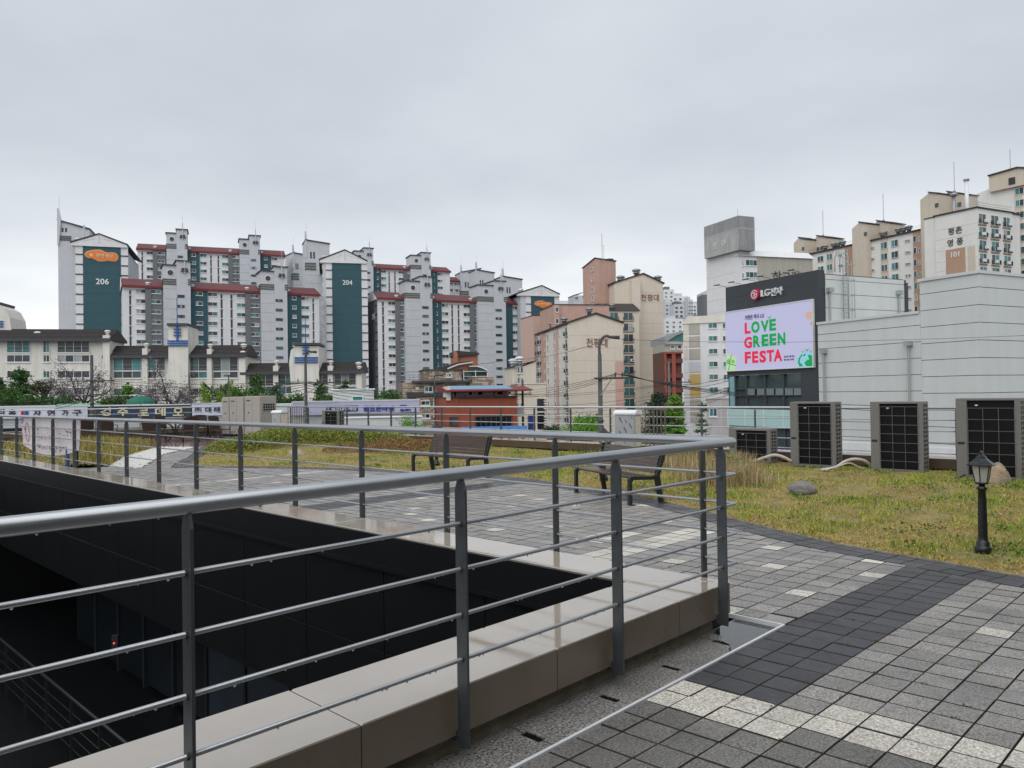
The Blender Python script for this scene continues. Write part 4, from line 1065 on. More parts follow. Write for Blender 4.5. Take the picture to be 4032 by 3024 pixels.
s3 = slab('apartment_block', 'front right apartment slab with red roof and dark grey 203 gable end', 1488, 240.8, 2073, 263.7,
  [('w',1488,1560,[(1529,1558)],[(1506,1513)]),('d',1560,1615,[(1574,1603)]),('T',1599,1656,1703,1107,1093,(1663,1687)),('t',1703,1739,[(1704,1724)]),
   ('w',1739,1854,[(1740,1767),(1826,1853)],[(1779,1785),(1804,1810)]),('d',1853,1903,[(1867,1893)]),('T',1885,1946,1992,1123,1110,(1951,1975)),('t',1990,2018,[(1990,2006)]),('w',2018,2073,[(2018,2042)],[(2058,2064)])],
  (1544,1195), (1495,1176), (1488,1147), 13, zbot=0)
# dark gable end of that slab, with its number
ge = s3.z(1495, 1176); gw = MB().box(-.06, -.001, .0, 11.4, 0, ge-.3); gw = s3.part('end_wall', m_wall['dgrey'], gw)
_lt = obj('lettering', text_mesh('203', m_frame, 1.9, .1, .01), gw, (-.12, 4.5, s3.side(1471, 1247)[1]))
_lt.rotation_euler.z = -math.pi/2
for k in range(14): s3.box('tick', m_trim, -.35, -.061, -.1, 2.2, ge-2.2-k*ST, ge-1.95-k*ST, gw)
s4 = slab('apartment_block', 'rear right apartment slab with red roof between the 204 gable and the paired shafts', 1402, 297, 1775, 312,
  [('T',1400,1437,1473,989,980,(1441,1460)),('t',1473,1503,[(1474,1493)]),('w',1503,1594,[(1504,1524),(1572,1593)],[(1533,1538),(1556,1561)]),('d',1594,1630,[(1605,1626)]),('T',1622,1663,1699,1006,998,(1668,1688)),('t',1699,1725,[(1700,1714)]),('w',1725,1775,[(1726,1746)])],
  (1482,1068), (1480,1057), (1480,1037), 5, zbot=14)
s5 = slab('apartment_block', 'small farther slab with red roof stepping down right of the rear slab', 1770, 318, 1850, 322,
  [('w',1770,1825,[(1772,1786),(1793,1806),(1809,1822)]),('d',1825,1850,[(1832,1846)])], (1778,1117), (1775,1108), (1775,1089), 3, zbot=14)
# separate grey shafts with sloping tops that rise behind the slabs
def grey_shaft(label, xL, xR, Dp, ytl, ytr, zbot=10, fin=True, depth=9):
    f = Fac('stair_tower', label, xL, Dp, xR, Dp+3, 1100, 'tower', 'grey stair towers')
    zl, zr = f.z(xL, ytl), f.z(xR, ytr)
    sh = f.part('shaft', m_wall['light'], MB().prism([(0, zbot), (f.w, zbot), (f.w, zr), (0, zl)], 0, depth, 'y'))
    f.part('cap', m_trim, MB().prism([(-.2, zl+.01), (f.w+.2, zr+.01), (f.w+.2, zr+.35), (-.2, zl+.35)], -.4, depth+.3, 'y'), sh)
    mb = MB()
    for k in range(3): mb.box(-.12, f.w*.42, -.2, 2, zl-10.2+k*.95, zl-9.6+k*.95)
    f.part('band', m_olive, mb, sh)
    for k in range(2): f.box('slit_window', m_trim, f.w*(.18+.13*k), f.w*(.25+.13*k), -.06, -.001, zl-6.2, zl-3.9, sh)
    if fin:
        mb = MB(); mb.prism([(-.25, zl-6), (.25, zl-6), (.5, zl+.6), (.25, zl+2.9), (-.25, zl+3.1)], -.2, .5, 'y'); mb.tube([(.3, .1, zl+2.8), (.3, .1, zl+6)], .045, 5); f.part('fin', m_wall['light'], mb, sh)
    for k in range(12):
        z_ = zl - 12 - k*ST
        if z_ > zbot: f.box('joint', m_trim, 0, f.w, -.012, -.001, z_, z_+.05, sh)
    return f
grey_shaft('tall grey stair tower with sloping top left of the 204 gable', 1205, 1299, 262, 946, 962)
grey_shaft('lower grey stair tower left of the taller one beside the 204 gable', 1155, 1207, 290, 996, 1006)
grey_shaft('grey stair tower with sloping top behind the shafts of the front right slab', 1876, 1947, 300, 1063, 1076)
grey_shaft('small grey stair tower left of the teal gable with orange sign', 1980, 2056, 285, 1089, 1102)
grey_shaft('grey stair tower with a porthole far behind the front right slab', 1816, 1894, 318, 1073, 1058)

# gable towers with the teal end walls
def gable_tower(label, xL, DL, xR, DR, teal, ytop, peak, eL, eR, number=None, sign=None, zbot=-2, depth=30, left_side=None, yref=1200):
    f = Fac('apartment_tower', label, xL, DL, xR, DR, yref, 'apartment block', 'apartment towers with teal end walls')
    zl, zr = f.z(*eL), f.z(*eR); zp = f.z(*peak); xp = f.x(peak[0], yref); ze = (zl+zr)/2
    wl = f.part('wall', m_wall['light'], MB().box(0, f.w, .0, depth, zbot, ze-.8))
    t0, t1 = f.x(teal[0], yref), f.x(teal[1], yref); zt = f.z((teal[0]+teal[1])/2, ytop)
    tp = f.box('end_wall', m_wall['teal'], t0, t1, -.25, -.001, zbot, zt, wl)
    for (a, b_) in ((t0-1.9, t0-.05), (t1+.05, t1+1.9)):
        f.box('side_panel', m_wall['white'], a, b_, -.12, -.001, zbot, ze-.81, wl)
        for k in range(18):
            z_ = zt - .6 - k*ST
            if z_ > zbot + 1: f.box('tick', m_trim, a, b_+.02, -.3, -.121, z_, z_+.3, wl)
    gb = f.part('gable', m_wall['white'], MB().prism([(-.9, ze-.8), (f.w+.9, ze-.8), (f.w+.9, ze-.1), (xp, zp-.25), (-.9, ze-.1)], -.6, 1.5, 'y'))
    for (xa, za, xb, zb_) in ((-1.1, ze-.1, xp, zp-.25), (xp, zp-.25, f.w+1.1, ze-.1)):
        f.part('roof', m_dark, MB().prism([(xa, za+.005), (xb, zb_+.005), (xb, zb_+.35), (xa, za+.35)], -.8, depth, 'y'))
    f.part('truss', m_wall['light'], MB().box(xp-.12, xp+.12, -.68, -.601, ze+.0, zp-.6).prism([(t0, zt+.4), (t0+.3, zt+.4), (xp-.6, (zp+ze)/2), (xp-.9, (zp+ze)/2)], -.66, -.601, 'y').prism([(t1, zt+.4), (t1-.3, zt+.4), (xp+.6, (zp+ze)/2), (xp+.9, (zp+ze)/2)], -.655, -.601, 'y'), gb)
    vent(f.root, .4, 1.5, ze+.1, 1.4); vent(f.root, 1.8, 4.5, ze+.9, 1.3)
    for k in range(14):
        z_ = zt - 3 - k*ST
        if z_ > zbot: f.box('joint', mat('teal_joint', (.016,.062,.078), .8, 0, 0), t0, t1, -.262, -.251, z_, z_+.06, tp)
    if number: obj('lettering', text_mesh(number[0], m_frame, number[3], .12, .015), tp, (f.x(number[1], number[2]), -.32, f.z(number[1], number[2])))
    if sign:
        cx_, cz, w = f.x(sign[0], sign[1]), f.z(sign[0], sign[1]), sign[2]; pts = []
        prof = [(757,455),(763,440),(778,428),(800,421),(835,414),(868,412),(890,417),(910,427),(935,433),(960,430),(985,431),(1004,442),(1015,462),(1013,484),(1000,499),(980,505),(955,501),(930,499),(910,504),(885,508),(860,505),(838,494),(815,485),(790,484),(768,474)]
        pts = [(cx_ + w*(p[0]-886)/258, cz - w*(p[1]-460)/258) for p in prof]
        sg = f.part('sign', mat('sign_orange', (.74, .19, .035), .5, 0, .03), MB().prism(pts, -.55, -.3, 'y'), tp)
        f.part('sign_edge', mat('sign_cream', (.72, .60, .36), .5, 0, .03), MB().prism([(cx_+(p[0]-cx_)*1.03, cz+(p[1]-cz)*1.10) for p in pts], -.42, -.28, 'y'), sg)
        obj('lettering', text_mesh('e', MATS['sign_cream'], w*.095, .1, .03), sg, (cx_-w*.31, -.62, cz+w*.005))
        obj('lettering', text_mesh('편한세상', MATS['sign_cream'], w*.135, .1, .012, width=w*.52), sg, (cx_+w*.10, -.62, cz))
    if left_side:
        for (px, ytopw, w, m_) in left_side:
            yl, zz = f.side(px, ytopw)
            for k in range(14): window(wl, -.002, yl, zz-k*ST-.6, w, 1.1, 'std', -math.pi/2)
    return f
t206 = gable_tower('tall tower with teal end wall numbered 206 and an orange sign', 297, 213, 490, 217, (329,477), 960, (394,921), (297,956), (490,966), ('206', 404, 1109, 1.65), (401, 1008, 8.3))
# its grey shaft on the left
sz = t206.z(243, 880, 8)
a0, a1 = t206.x(243, 1150, 8), t206.x(303, 1150, 8)
sh = t206.part('stair_shaft', m_wall['light'], MB().prism([(a0, -2), (a0+8.0, -2), (a0+8.0, sz-2.2), (a0, sz)], 4, 14, 'y'))
t206.part('cap', m_trim, MB().prism([(a0-.2, sz+.01), (a0+8.2, sz-2.19), (a0+8.2, sz-1.85), (a0-.2, sz+.35)], 3.6, 14.3, 'y'), sh)
mb = MB()
for k in range(3): mb.box(a0-.1, a0+3.3, 3.8, 6, sz-5.0+k*.5-.6, sz-4.7+k*.5-.6)
t206.part('band', m_olive, mb, sh)
for k in range(2): t206.box('slit_window', m_trim, a0+.9+k*.9, a0+1.4+k*.9, 3.94, 3.999, sz-3.2, sz-2.0, sh)
mb = MB(); mb.prism([(a0-.1, sz-7), (a0+.3, sz-7), (a0+.9, sz+.4), (a0+.3, sz+3.3), (a0-.1, sz+3.5)], 3.5, 4.1, 'y'); mb.tube([(a0+.4, 3.8, sz+3.2), (a0+.4, 3.8, sz+7)], .045, 5); t206.part('fin', m_wall['light'], mb, sh)
mb = MB(); xx = t206.x(330, 920); mb.tube([(xx, .5, t206.z(330, 950)), (xx, .5, t206.z(330, 885))], .2, 8); t206.part('flue', m_wall['light'], mb)
t204 = gable_tower('tall tower with teal end wall numbered 204 in the middle of the estate', 1272, 238, 1435, 241, (1309,1424), 1025, (1360,984), (1272,1026), (1435,1028), ('204', 1368, 1113, 1.5),
   left_side=[(1290, 1050, 1.6, 0), (1270, 1052, 1.4, 0)])
t201 = gable_tower('tower with teal end wall and orange sign at the right end of the estate', 2050, 258, 2191, 262, (2091,2182), 1161, (2132,1124), (2058,1155), (2191,1160), None, (2138, 1199, 6.3))

# ---- cream villas with dark roofs
def villa(label, xL, DL, xR, DR, eave, ridge, wins, piers, zbot, vents, rows, depth=9):
    f = Fac('villa_block', label, xL, DL, xR, DR, 1450, 'apartment block', 'cream villas with dark roofs')
    ze, zr = f.z(*eave), f.z(*ridge, 3.5)
    wl = f.box('wall', m_wall['villa'], 0, f.w, 0, depth, zbot, ze)
    rf = f.part('roof', m_dark, MB().prism([(-.9, ze-.1), (-.9, ze+.15), (3.5, zr), (depth+.5, ze+.4), (depth+.5, ze)], -.4, f.w+.4, 'x'))
    for k in range(7):
        t = (k+.5)/7; y_, z_ = -.9 + 4.4*t, ze+.15 + (zr-ze-.15)*t
        f.box('tile_course', m_dark, -.45, f.w+.45, y_-.05, y_+.3, z_+.02, z_+.09, rf)
    f.box('gutter', m_trim, -.4, f.w+.4, -1.1, -.901, ze-.35, ze+.1, rf)
    for (xa, xb, kinds) in wins:
        x0, x1 = f.x(xa, 1450), f.x(xb, 1450); n = max(2, round((x1-x0)/1.3))
        for k, (yy, hh, st) in enumerate(kinds):
            z_ = f.z((xa+xb)/2, yy) - hh/2
            w_ = window(wl, x0, -.002, z_, x1-x0, hh, 'std', None, n)
            if st == 'b':
                mb = MB()
                for zz in (.35, .95): mb.box(-.05, x1-x0+.05, -.42, -.38, zz, zz+.05)
                for q in range(n+1): mb.box((x1-x0)*q/n-.02, (x1-x0)*q/n+.02, -.42, -.121, .35, .39)
                f.part('guard_rail', m_steel, mb, w_)
    for (xa, xb, yt) in piers:
        x0, x1 = f.x(xa, 1450, -.7), f.x(xb, 1450, -.7); zt = f.z(xa, yt, -.7)
        p_ = f.box('pier', m_wall['villa'], x0, x1, -.7, 1, zbot, zt)
        vent(p_, (x0+x1)/2, .2, zt, .8, m_wall['villa'])
    for (px, py) in vents: vent(f.root, f.x(px, py), 2.0, f.z(px, py, 2.0)-.8, .95, m_wall['villa'])
    return f
W4 = lambda a, b_, c, d: [(a, 2.35, 'b'), (b_, 1.25, ''), (c, 1.2, ''), (d, 1.2, '')]
v1 = villa('cream villa block with dark tiled roof at the left edge', -40, 121, 432, 125, (200,1338), (200,1296),
   [(27,122,W4(1360,1411,1474,1540)),(170,196,W4(1360,1411,1474,1540)),(226,355,W4(1360,1411,1474,1540))], [(405,432,1320)], 0, [(130,1312)], 4)
v2 = villa('cream villa block in the middle with dark roof and white tower', 422, 125.5, 965, 128.5, (700,1402), (700,1360),
   [(447,558,W4(1432,1475,1542,1600)),(582,652,W4(1432,1475,1542,1600)),(748,817,W4(1434,1475,1542,1600)),(838,938,W4(1434,1475,1542,1600))], [(560,580,1372),(815,833,1374),(940,966,1402)], 0, [(950,1360)], 4)
v3 = villa('cream villa block at the right with a curved white tower', 960, 128.8, 1425, 131, (1200,1466), (1200,1428),
   [(980,1078,W4(1492,1536,1600,1660)),(1095,1155,W4(1490,1536,1600,1660)),(1235,1300,W4(1490,1536,1600,1660)),(1315,1402,W4(1490,1536,1600,1660))], [(1075,1095,1440),(1290,1310,1440),(1402,1424,1462)], 0, [(1408,1432)], 4)
m_blue = mat('blue_band', (.015, .10, .34), .5, 0, .05)
def villa_tower(f, poly, cap, stripes, cross, name='tower', off=-1.6):
    P2 = [f.at(px, py, off) for px, py in poly]
    tw = f.part(name, m_wall['villa'], MB().prism(P2, off, off+6.6, 'y'))
    (ca, cb) = (f.at(*cap[0], off), f.at(*cap[1], off)); f.box('cap', m_trim, ca[0], cb[0], off-.5, off+6.9, ca[1], ca[1]+.4, tw)
    for (xa, xb, yy) in stripes:
        a, b_ = f.at(xa, yy, off), f.at(xb, yy, off); f.box('stripe', m_blue, a[0], b_[0], off-.25, off-.001, a[1]-.09, a[1]+.11, tw)
    cx_, cz = f.at(*cross, off); mb = MB(); mb.box(cx_-.12, cx_+.12, off-.3, off-.001, cz-1.6, cz+1.4)
    for k in range(3): mb.box(cx_-.55, cx_+.55, off-.36, off-.02, cz-.8+k*.5, cz-.62+k*.5)
    mb.tube([(cx_, off-.15, cz+1.4), (cx_, off-.15, cz+5.5)], .07, 5)
    f.part('emblem', m_blue, mb, tw); return tw
villa_tower(v2, [(663,1600),(740,1600),(740,1365),(738,1282),(662,1282),(663,1365)], ((660,1283),(741,1283)), [(660,741,1343),(660,741,1352),(660,741,1361)], (699,1303))
villa_tower(v3, [(1155,1640),(1255,1640),(1255,1362),(1162,1362),(1145,1380),(1138,1428)], ((1156,1360),(1258,1360)), [(1160,1252,1409),(1160,1252,1418),(1160,1252,1427)], (1204,1374))
v0t = villa_tower(v1, [(-60,1600),(46,1600),(46,1310),(38,1250),(18,1215),(-10,1198),(-60,1196)], ((-62,1196),(-8,1196)), [(-50,14,1266),(-50,14,1276),(-50,14,1286)], (-30,1225), off=3.0)

# ---- low shops whose signboards show over the parapet
def shop_sign(label, xL, DL, xR, DR, y0, y1, m_, zdrop=5, body='panel', top=None):
    f = Fac('shop', label, xL, DL, xR, DR, 1630, 'shop', None)
    zt, zb_ = f.z(xL, y0), f.z(xL, y1)
    wl = f.box('wall', m_wall[body], 0, f.w, .35, 10, 0, zt-.2)
    sg = f.box('signboard', m_, 0, f.w, -.1, .349, zb_, zt)
    f.box('sign_trim', m_frame, -.02, f.w+.02, -.14, -.101, zt-.08, zt+.04, sg)
    f.box('shopfront', m_glassdark, .3, f.w-.3, .2, .349, .1, zb_-.8, wl)
    return f, sg, zt, zb_
m_sgw = mat('signboard_white', (.60, .62, .72), .4, 0, .03); m_sgl = mat('signboard_lilac', (.52, .51, .66), .4, 0, .04); m_navy = mat('signboard_navy', (.025, .05, .11), .4, 0, .1)
m_sgd = mat('signboard_dark', (.035, .045, .055), .4, 0, .2); m_ltc = mat('letter_cream', (.62, .58, .40), .5, 0, .05); m_lblk = mat('letter_black', (.02, .02, .03), .5, 0, 0); m_lblue = mat('letter_blue', (.02, .06, .33), .5, 0, 0)
def sign_text(f, sg, body, px, py, hpx, m_, bold=.012, wpx=None, off=-.14):
    x_, z_ = f.at(px, py); _, z2 = f.at(px, py+hpx); h_ = z_-z2; w_ = None if wpx is None else abs(f.x(px+wpx/2, py)-f.x(px-wpx/2, py))
    return obj('lettering', text_mesh(body, m_, h_, .08, bold, width=w_), sg, (x_, off, z_))
fA, sgA, *_ = shop_sign('furniture shop with long white signboard and black lettering at far left', -60, 62, 346, 64, 1602, 1650, m_sgw)
sign_text(fA, sgA, '자', 148, 1625, 25, m_lblk, wpx=30); sign_text(fA, sgA, '연', 203, 1627, 25, m_lblk, wpx=30); sign_text(fA, sgA, '가', 258, 1625, 25, m_lblk, wpx=26); sign_text(fA, sgA, '구', 305, 1625, 24, m_lblk, wpx=36)
sign_text(fA, sgA, '리', 8, 1622, 24, m_lblk, wpx=22); sign_text(fA, sgA, '홈', 50, 1624, 24, m_lblk, wpx=30)
for (px, c) in ((92, (.55,.06,.12)), (107, (.01,.16,.36))):
    x0, z_ = fA.at(px-7.5, 1637); x1, z2 = fA.at(px+7.2, 1616); p_ = fA.box('emblem', mat(f'emblem_{px}', c, .5, 0, 0), x0, x1, -.16, -.101, z_, z2, sgA)
    fA.part('emblem_dot', m_lblk, MB().disc(((x0+x1)/2, (z_+z2)/2), .07, -.18, -.161, 10), p_)
fA.box('roof_edge', mat('mint_trim', (.20, .50, .26), .6, 0, 0), fA.x(210, 1595), fA.w, 1.0, 4, fA.z(300, 1602), fA.z(300, 1590))
fB, sgB, *_ = shop_sign('shop with dark navy signboard and cream block letters', 350, 64, 752, 66, 1597, 1650, m_sgd)
for k, (ch, px) in enumerate((('경',418),('주',486),('로',567),('데',633),('오',703))):
    x0, z_ = fB.at(px-26, 1640); x1, z2 = fB.at(px+26, 1604)
    sign_text(fB, sgB, ch, px, 1621, 33, m_ltc, .03, 42, -.16)
    if k < 4: x0, z_ = fB.at(px+20, 1642); x1, z2 = fB.at(px+48, 1602); fB.box('sign_panel', m_navy, x0, x1, -.12, -.101, z_, z2, sgB)
fC, sgC, *_ = shop_sign('shop with short white signboard left of the beige outdoor units', 757, 66, 905, 67, 1588, 1637, m_sgw)
sign_text(fC, sgC, '대', 820, 1613, 22, m_lblk, .02, 24); sign_text(fC, sgC, '태', 855, 1613, 22, m_lblk, .02, 24); sign_text(fC, sgC, '소', 886, 1613, 22, m_lblk, .02, 22); sign_text(fC, sgC, '(주)', 780, 1613, 22, m_lblk, .02, 26)
um = empty('parasol', D(555, 1660, 60), 0, 'green parasol showing above the navy signboard', 'parasol')
zt = D(555, 1558, 60).z - D(555, 1660, 60).z
mb = MB(); mb.lathe([(1.05, zt-.66), (.98, zt-.45), (.75, zt-.22), (.4, zt-.06), (.03, zt)], 14); mb.build('canopy', mat('parasol_green', (.012, .13, .085), .7, 0, .1), um)
MB().tube([(0,0,-6.5),(0,0,zt-.1)], .03, 6).build('pole', m_steel, um)
fD, sgD, *_ = shop_sign('golf shop with long lilac signboard and blue lettering beyond the hedge', 1152, 60, 1650, 66, 1582, 1636, m_sgl)
x0, z_ = fD.at(1293, 1622); x1, z2 = fD.at(1408, 1596); bx = fD.box('sign_panel', m_lblue, x0, x1, -.13, -.101, z_, z2, sgD)
sign_text(fD, bx, '골프대형매장', 1352, 1609, 17, m_frame, .015, 100, -.17)
for ch, px in (('골',1440),('프',1464),('존',1489),('마',1514),('켓',1539)): sign_text(fD, sgD, ch, px, 1608, 22, m_lblue, .03, 22)
sign_text(fD, sgD, '경주점', 1584, 1598, 9, m_lblue, .015, 26); sign_text(fD, sgD, '426-0821', 1593, 1614, 9, m_lblue, .02, 42)
cab = Fac('roof_cabin', 'pale metal cabin with a window on the roof of the golf shop', 1310, 66, 1472, 66.6, 1560, 'cabin')
z0, z1_ = cab.z(1400, 1585), cab.z(1400, 1535)
cw = cab.box('wall', m_wall['panel'], 0, cab.w, 0, 3, z0-.6, z1_); cab.box('roof', m_frame, -.1, cab.w+.1, -.15, 3.1, z1_, z1_+.1)
for k in range(7): cab.box('cladding_rib', mat('rib_grey', (.36,.38,.37), .6, 0, 0), 0, cab.w, -.02, -.001, z0+k*.16, z0+k*.16+.025, cw)
window(cw, cab.x(1385, 1570), -.021, cab.z(1385, 1581), 1.0, .5, 'std', None, 1)
shedw = Fac('low_shed', 'low pale corrugated wall below the lilac signboard', 1350, 56, 1660, 57, 1680, 'shed')
shedw.box('wall', m_wall['panel'], 0, shedw.w, 0, 2.5, 0, shedw.z(1500, 1645)); shedw.box('roof_edge', m_frame, -.1, shedw.w+.1, -.1, 2.6, shedw.z(1500, 1645), shedw.z(1500, 1642))

# ---- stone-clad house and terracotta house
m_sty = [mat(f'stone_{k}', c, .9, 0, .25, 3, .4, 20) for k, c in enumerate([(.40,.31,.22),(.52,.43,.33),(.30,.22,.155),(.45,.39,.33),(.24,.19,.15)])]
def stone_face(f, x0, x1, z0, z1, y, holes=(), parent=None, seed=1, size=(.5, .2)):
    """courses of rough stones, each proud by its own amount, as one part"""
    r_ = random.Random(seed); mb = MB(); z = z0
    while z < z1 - .05:
        h = r_.uniform(.7, 1.3)*size[1]; x = x0
        while x < x1 - .05:
            w = min(r_.uniform(.5, 1.6)*size[0], x1 - x)
            cx_, cz = x+w/2, z+h/2
            if not any(a < cx_ < b_ and c < cz < d for a, b_, c, d in holes):
                mb.m = r_.randrange(len(m_sty)); mb.box(x+.012, x+w-.012, y-r_.uniform(.03, .12), y-.001, z+.01, min(z+h, z1)-.01)
            x += w
        z += h
    o = mb.build('stone_cladding', m_sty, parent or f.root); o['kind'] = 'stuff'; return o
sh_ = Fac('stone_house', 'stepped house clad in rough brown stone left of the terracotta house', 1585, 90, 1905, 92, 1550, 'house')
def zz(px, py, off=0): return sh_.z(px, py, off)
m_mort = mat('mortar', (.20, .16, .125), .9, 0, .1)
w1 = sh_.box('wall', m_mort, 0, sh_.x(1905), 0, 9, 0, zz(1700, 1505))
stone_face(sh_, 0, sh_.x(1905), 4.0, zz(1700, 1505), 0, [(sh_.x(1600),sh_.x(1626),0,zz(1610,1547)),(sh_.x(1626),sh_.x(1760),zz(1700,1562),zz(1700,1545))], w1, 2)
sh_.box('dark_band', m_trim, sh_.x(1602), sh_.x(1760), -.25, .0, zz(1700, 1561), zz(1700, 1547), w1); sh_.box('dark_band', m_trim, sh_.x(1600), sh_.x(1626), -.2, .0, zz(1610, 1580), zz(1610, 1547), w1)
sh_.box('balcony_slab', m_trim, sh_.x(1622), sh_.x(1850), -.9, 2, zz(1700, 1507), zz(1700, 1499), w1)
mb = MB()
for k in range(3): mb.box(sh_.x(1590), sh_.x(1850), -.85, -.82, zz(1700, 1499)+.12+k*.28, zz(1700, 1499)+.15+k*.28)
for k in range(16): a_ = sh_.x(1590) + (sh_.x(1850)-sh_.x(1590))*k/15; mb.box(a_-.015, a_+.015, -.86, -.81, zz(1700, 1499), zz(1700, 1499)+.75)
sh_.part('balustrade', m_trim, mb, w1)
up = sh_.box('upper_storey', m_mort, sh_.x(1668, 1480, 2), sh_.x(1818, 1480, 2), 2, 8, zz(1700, 1505), zz(1700, 1458, 2))
stone_face(sh_, sh_.x(1668, 1480, 2), sh_.x(1818, 1480, 2), zz(1700, 1504, 2), zz(1700, 1459, 2), 2, [], up, 3)
sh_.box('parapet_cap', m_trim, sh_.x(1664, 1480, 2), sh_.x(1822, 1480, 2), 1.7, 8.2, zz(1700, 1458, 2), zz(1700, 1454, 2), up)
rw = sh_.box('side_wing', m_mort, sh_.x(1845), sh_.x(1940), -.3, 5, 0, zz(1900, 1486)); stone_face(sh_, sh_.x(1845), sh_.x(1940), 6, zz(1900, 1486), -.3, [], rw, 4)
window(up, sh_.x(1755, 1480, 2), 1.97, zz(1767, 1485, 2), .72, .42*1.2, 'std', None, 2)
window(w1, sh_.x(1668), -.1, zz(1690, 1544), 1.0, .68, 'std', None, 2)
for (px, py) in ((1653, 1597), (1653, 1648)): window(w1, sh_.x(px), -.1, zz(px, py), 1.05, .55, 'std', None, 2)
for (px, py) in ((1703, 1597), (1703, 1640)): window(w1, sh_.x(px), -.1, zz(px, py), .9, .75, 'std', None, 2, [3])
mb = MB()
for px in (1636, 1724): a_, b2 = sh_.at(px, 1535); mb.box(a_, a_+.42, -.16, -.1, b2, b2+.32)
sh_.part('wall_vent', m_frame, mb, w1)
# arched terracotta roof pieces above
m_tc = mat('terracotta_plain', (.36, .15, .09), .8, 0, .1, 1)
pts = [sh_.at(px, py, 3) for px, py in ((1815,1500),(1815,1467),(1780,1456),(1732,1450),(1760,1440),(1800,1428),(1850,1422),(1864,1422),(1864,1500))]
ar = sh_.part('arched_gable', m_tc, MB().prism([sh_.at(px, py, 3) for px, py in ((1760,1500),(1752,1462),(1775,1447),(1810,1433),(1858,1425),(1858,1500))], 3, 7, 'y'))
sh_.part('arched_roof', m_dark, MB().prism([sh_.at(px, py, 2.6) for px, py in ((1700,1466),(1722,1452),(1760,1438),(1800,1427),(1858,1421),(1858,1424),(1805,1432),(1770,1446),(1745,1465))], 2.8, 7.2, 'y'))
sh_.part('arch_trim', m_frame, MB().prism([sh_.at(px, py, 2.5) for px, py in ((1742,1466),(1768,1447),(1803,1433),(1862,1424),(1862,1428),(1806,1437),(1772,1450),(1750,1468))], 2.5, 2.79, 'y'), ar)
gl = sh_.part('curved_glazing', mat('green_glass', (.012, .05, .042), .08, 0, .2), MB().prism([sh_.at(px, py, 1.5) for px, py in ((1852,1500),(1850,1440),(1880,1443),(1906,1452),(1918,1462),(1918,1500))], 1.5, 4, 'y'))
sh_.part('arch_trim', m_frame, MB().prism([sh_.at(px, py, 1.3) for px, py in ((1848,1441),(1880,1440),(1908,1449),(1926,1461),(1922,1463),(1905,1453),(1879,1444),(1848,1444))], 1.2, 1.49, 'y'), gl)
mb = MB()
for py in (1462, 1482, 1496): mb.box(sh_.x(1826, py, 1.4), sh_.x(1920, py, 1.4), 1.40, 1.49, zz(1870, py, 1.4)-.04, zz(1870, py, 1.4)+.03)
for px in (1826, 1873, 1919): mb.box(sh_.x(px, 1480, 1.4)-.04, sh_.x(px, 1480, 1.4)+.04, 1.42, 1.48, zz(1870, 1500, 1.4), zz(1870, 1458, 1.4))
sh_.part('glazing_bar', m_frame, mb, gl); sh_.box('glazed_panel', MATS['green_glass'], sh_.x(1827, 1480, 1.5), sh_.x(1918, 1480, 1.5), 1.5, 2.5, zz(1870, 1500, 1.5), zz(1870, 1463, 1.5), gl)
tw = sh_.box('roof_tower', m_tc, sh_.x(1790, 1420, 5), sh_.x(1881, 1420, 5), 5, 9, zz(1830, 1450, 5), zz(1830, 1397, 5))
mb = MB(); xa, xb, zt = sh_.x(1786, 1400, 5), sh_.x(1885, 1400, 5), zz(1830, 1397, 5); mb.prism([(xa, zt-.2), (xa, zt+.45), (xa+.5, zt+.5), (xb, zt+.25), (xb, zt)], 4.6, 9.3, 'y'); sh_.part('roof', m_dark, mb, tw)
mb = MB(); mb.prism([sh_.at(px, py, 4.9) for px, py in ((1786,1450),(1786,1381),(1796,1386),(1801,1398),(1801,1450))], 4.4, 4.95, 'y'); sh_.part('fin', m_tc, mb, tw)

th = Fac('terracotta_house', 'terracotta red house with blue canvas roof and dark ribbon window', 1756, 70, 2035, 71.5, 1600, 'house')
zt = th.z(1900, 1566); wl = th.box('wall', m_wall['brick'], 0, th.w, 0, 8, 0, zt)
th.box('corner_panel', m_wall['brick'], 0, th.x(1800), -.12, -.001, 0, zt-.02, wl); th.box('coping', m_trim, -.05, th.w+.05, -.2, 8, zt, zt+.1, wl)
rb = th.box('ribbon_window', m_glassdark, th.x(1868), th.x(2008), -.08, -.001, th.z(1900, 1678), th.z(1900, 1642), wl)
mb = MB()
for k in range(8): a_ = th.x(1868) + (th.x(2008)-th.x(1868))*k/7; mb.box(a_-.04, a_+.04, -.14, -.081, th.z(1900, 1678), th.z(1900, 1642))
mb.box(th.x(1866), th.x(2012), -.3, -.081, th.z(1900, 1641), th.z(1900, 1637)); th.part('mullion', m_trim, mb, rb)
for px in (1764, 1775): window(wl, th.x(px), -.13, th.z(px, 1676), .5 if px > 1770 else .2, .85, 'stair', None, 2)
cn = th.box('terrace_wall', m_wall['cream'], th.x(1756, 1550), th.x(1772, 1550), -.3, 2, zt-.2, th.z(1765, 1522))
roofr = th.part('canopy_roof', m_rtrim, MB().prism([(-.9, th.z(1900, 1541)), (-.9, th.z(1900, 1536)), (2.5, th.z(1900, 1520)), (5, th.z(1900, 1520)), (5, th.z(1900, 1541))], th.x(1745), th.x(2085), 'x'))
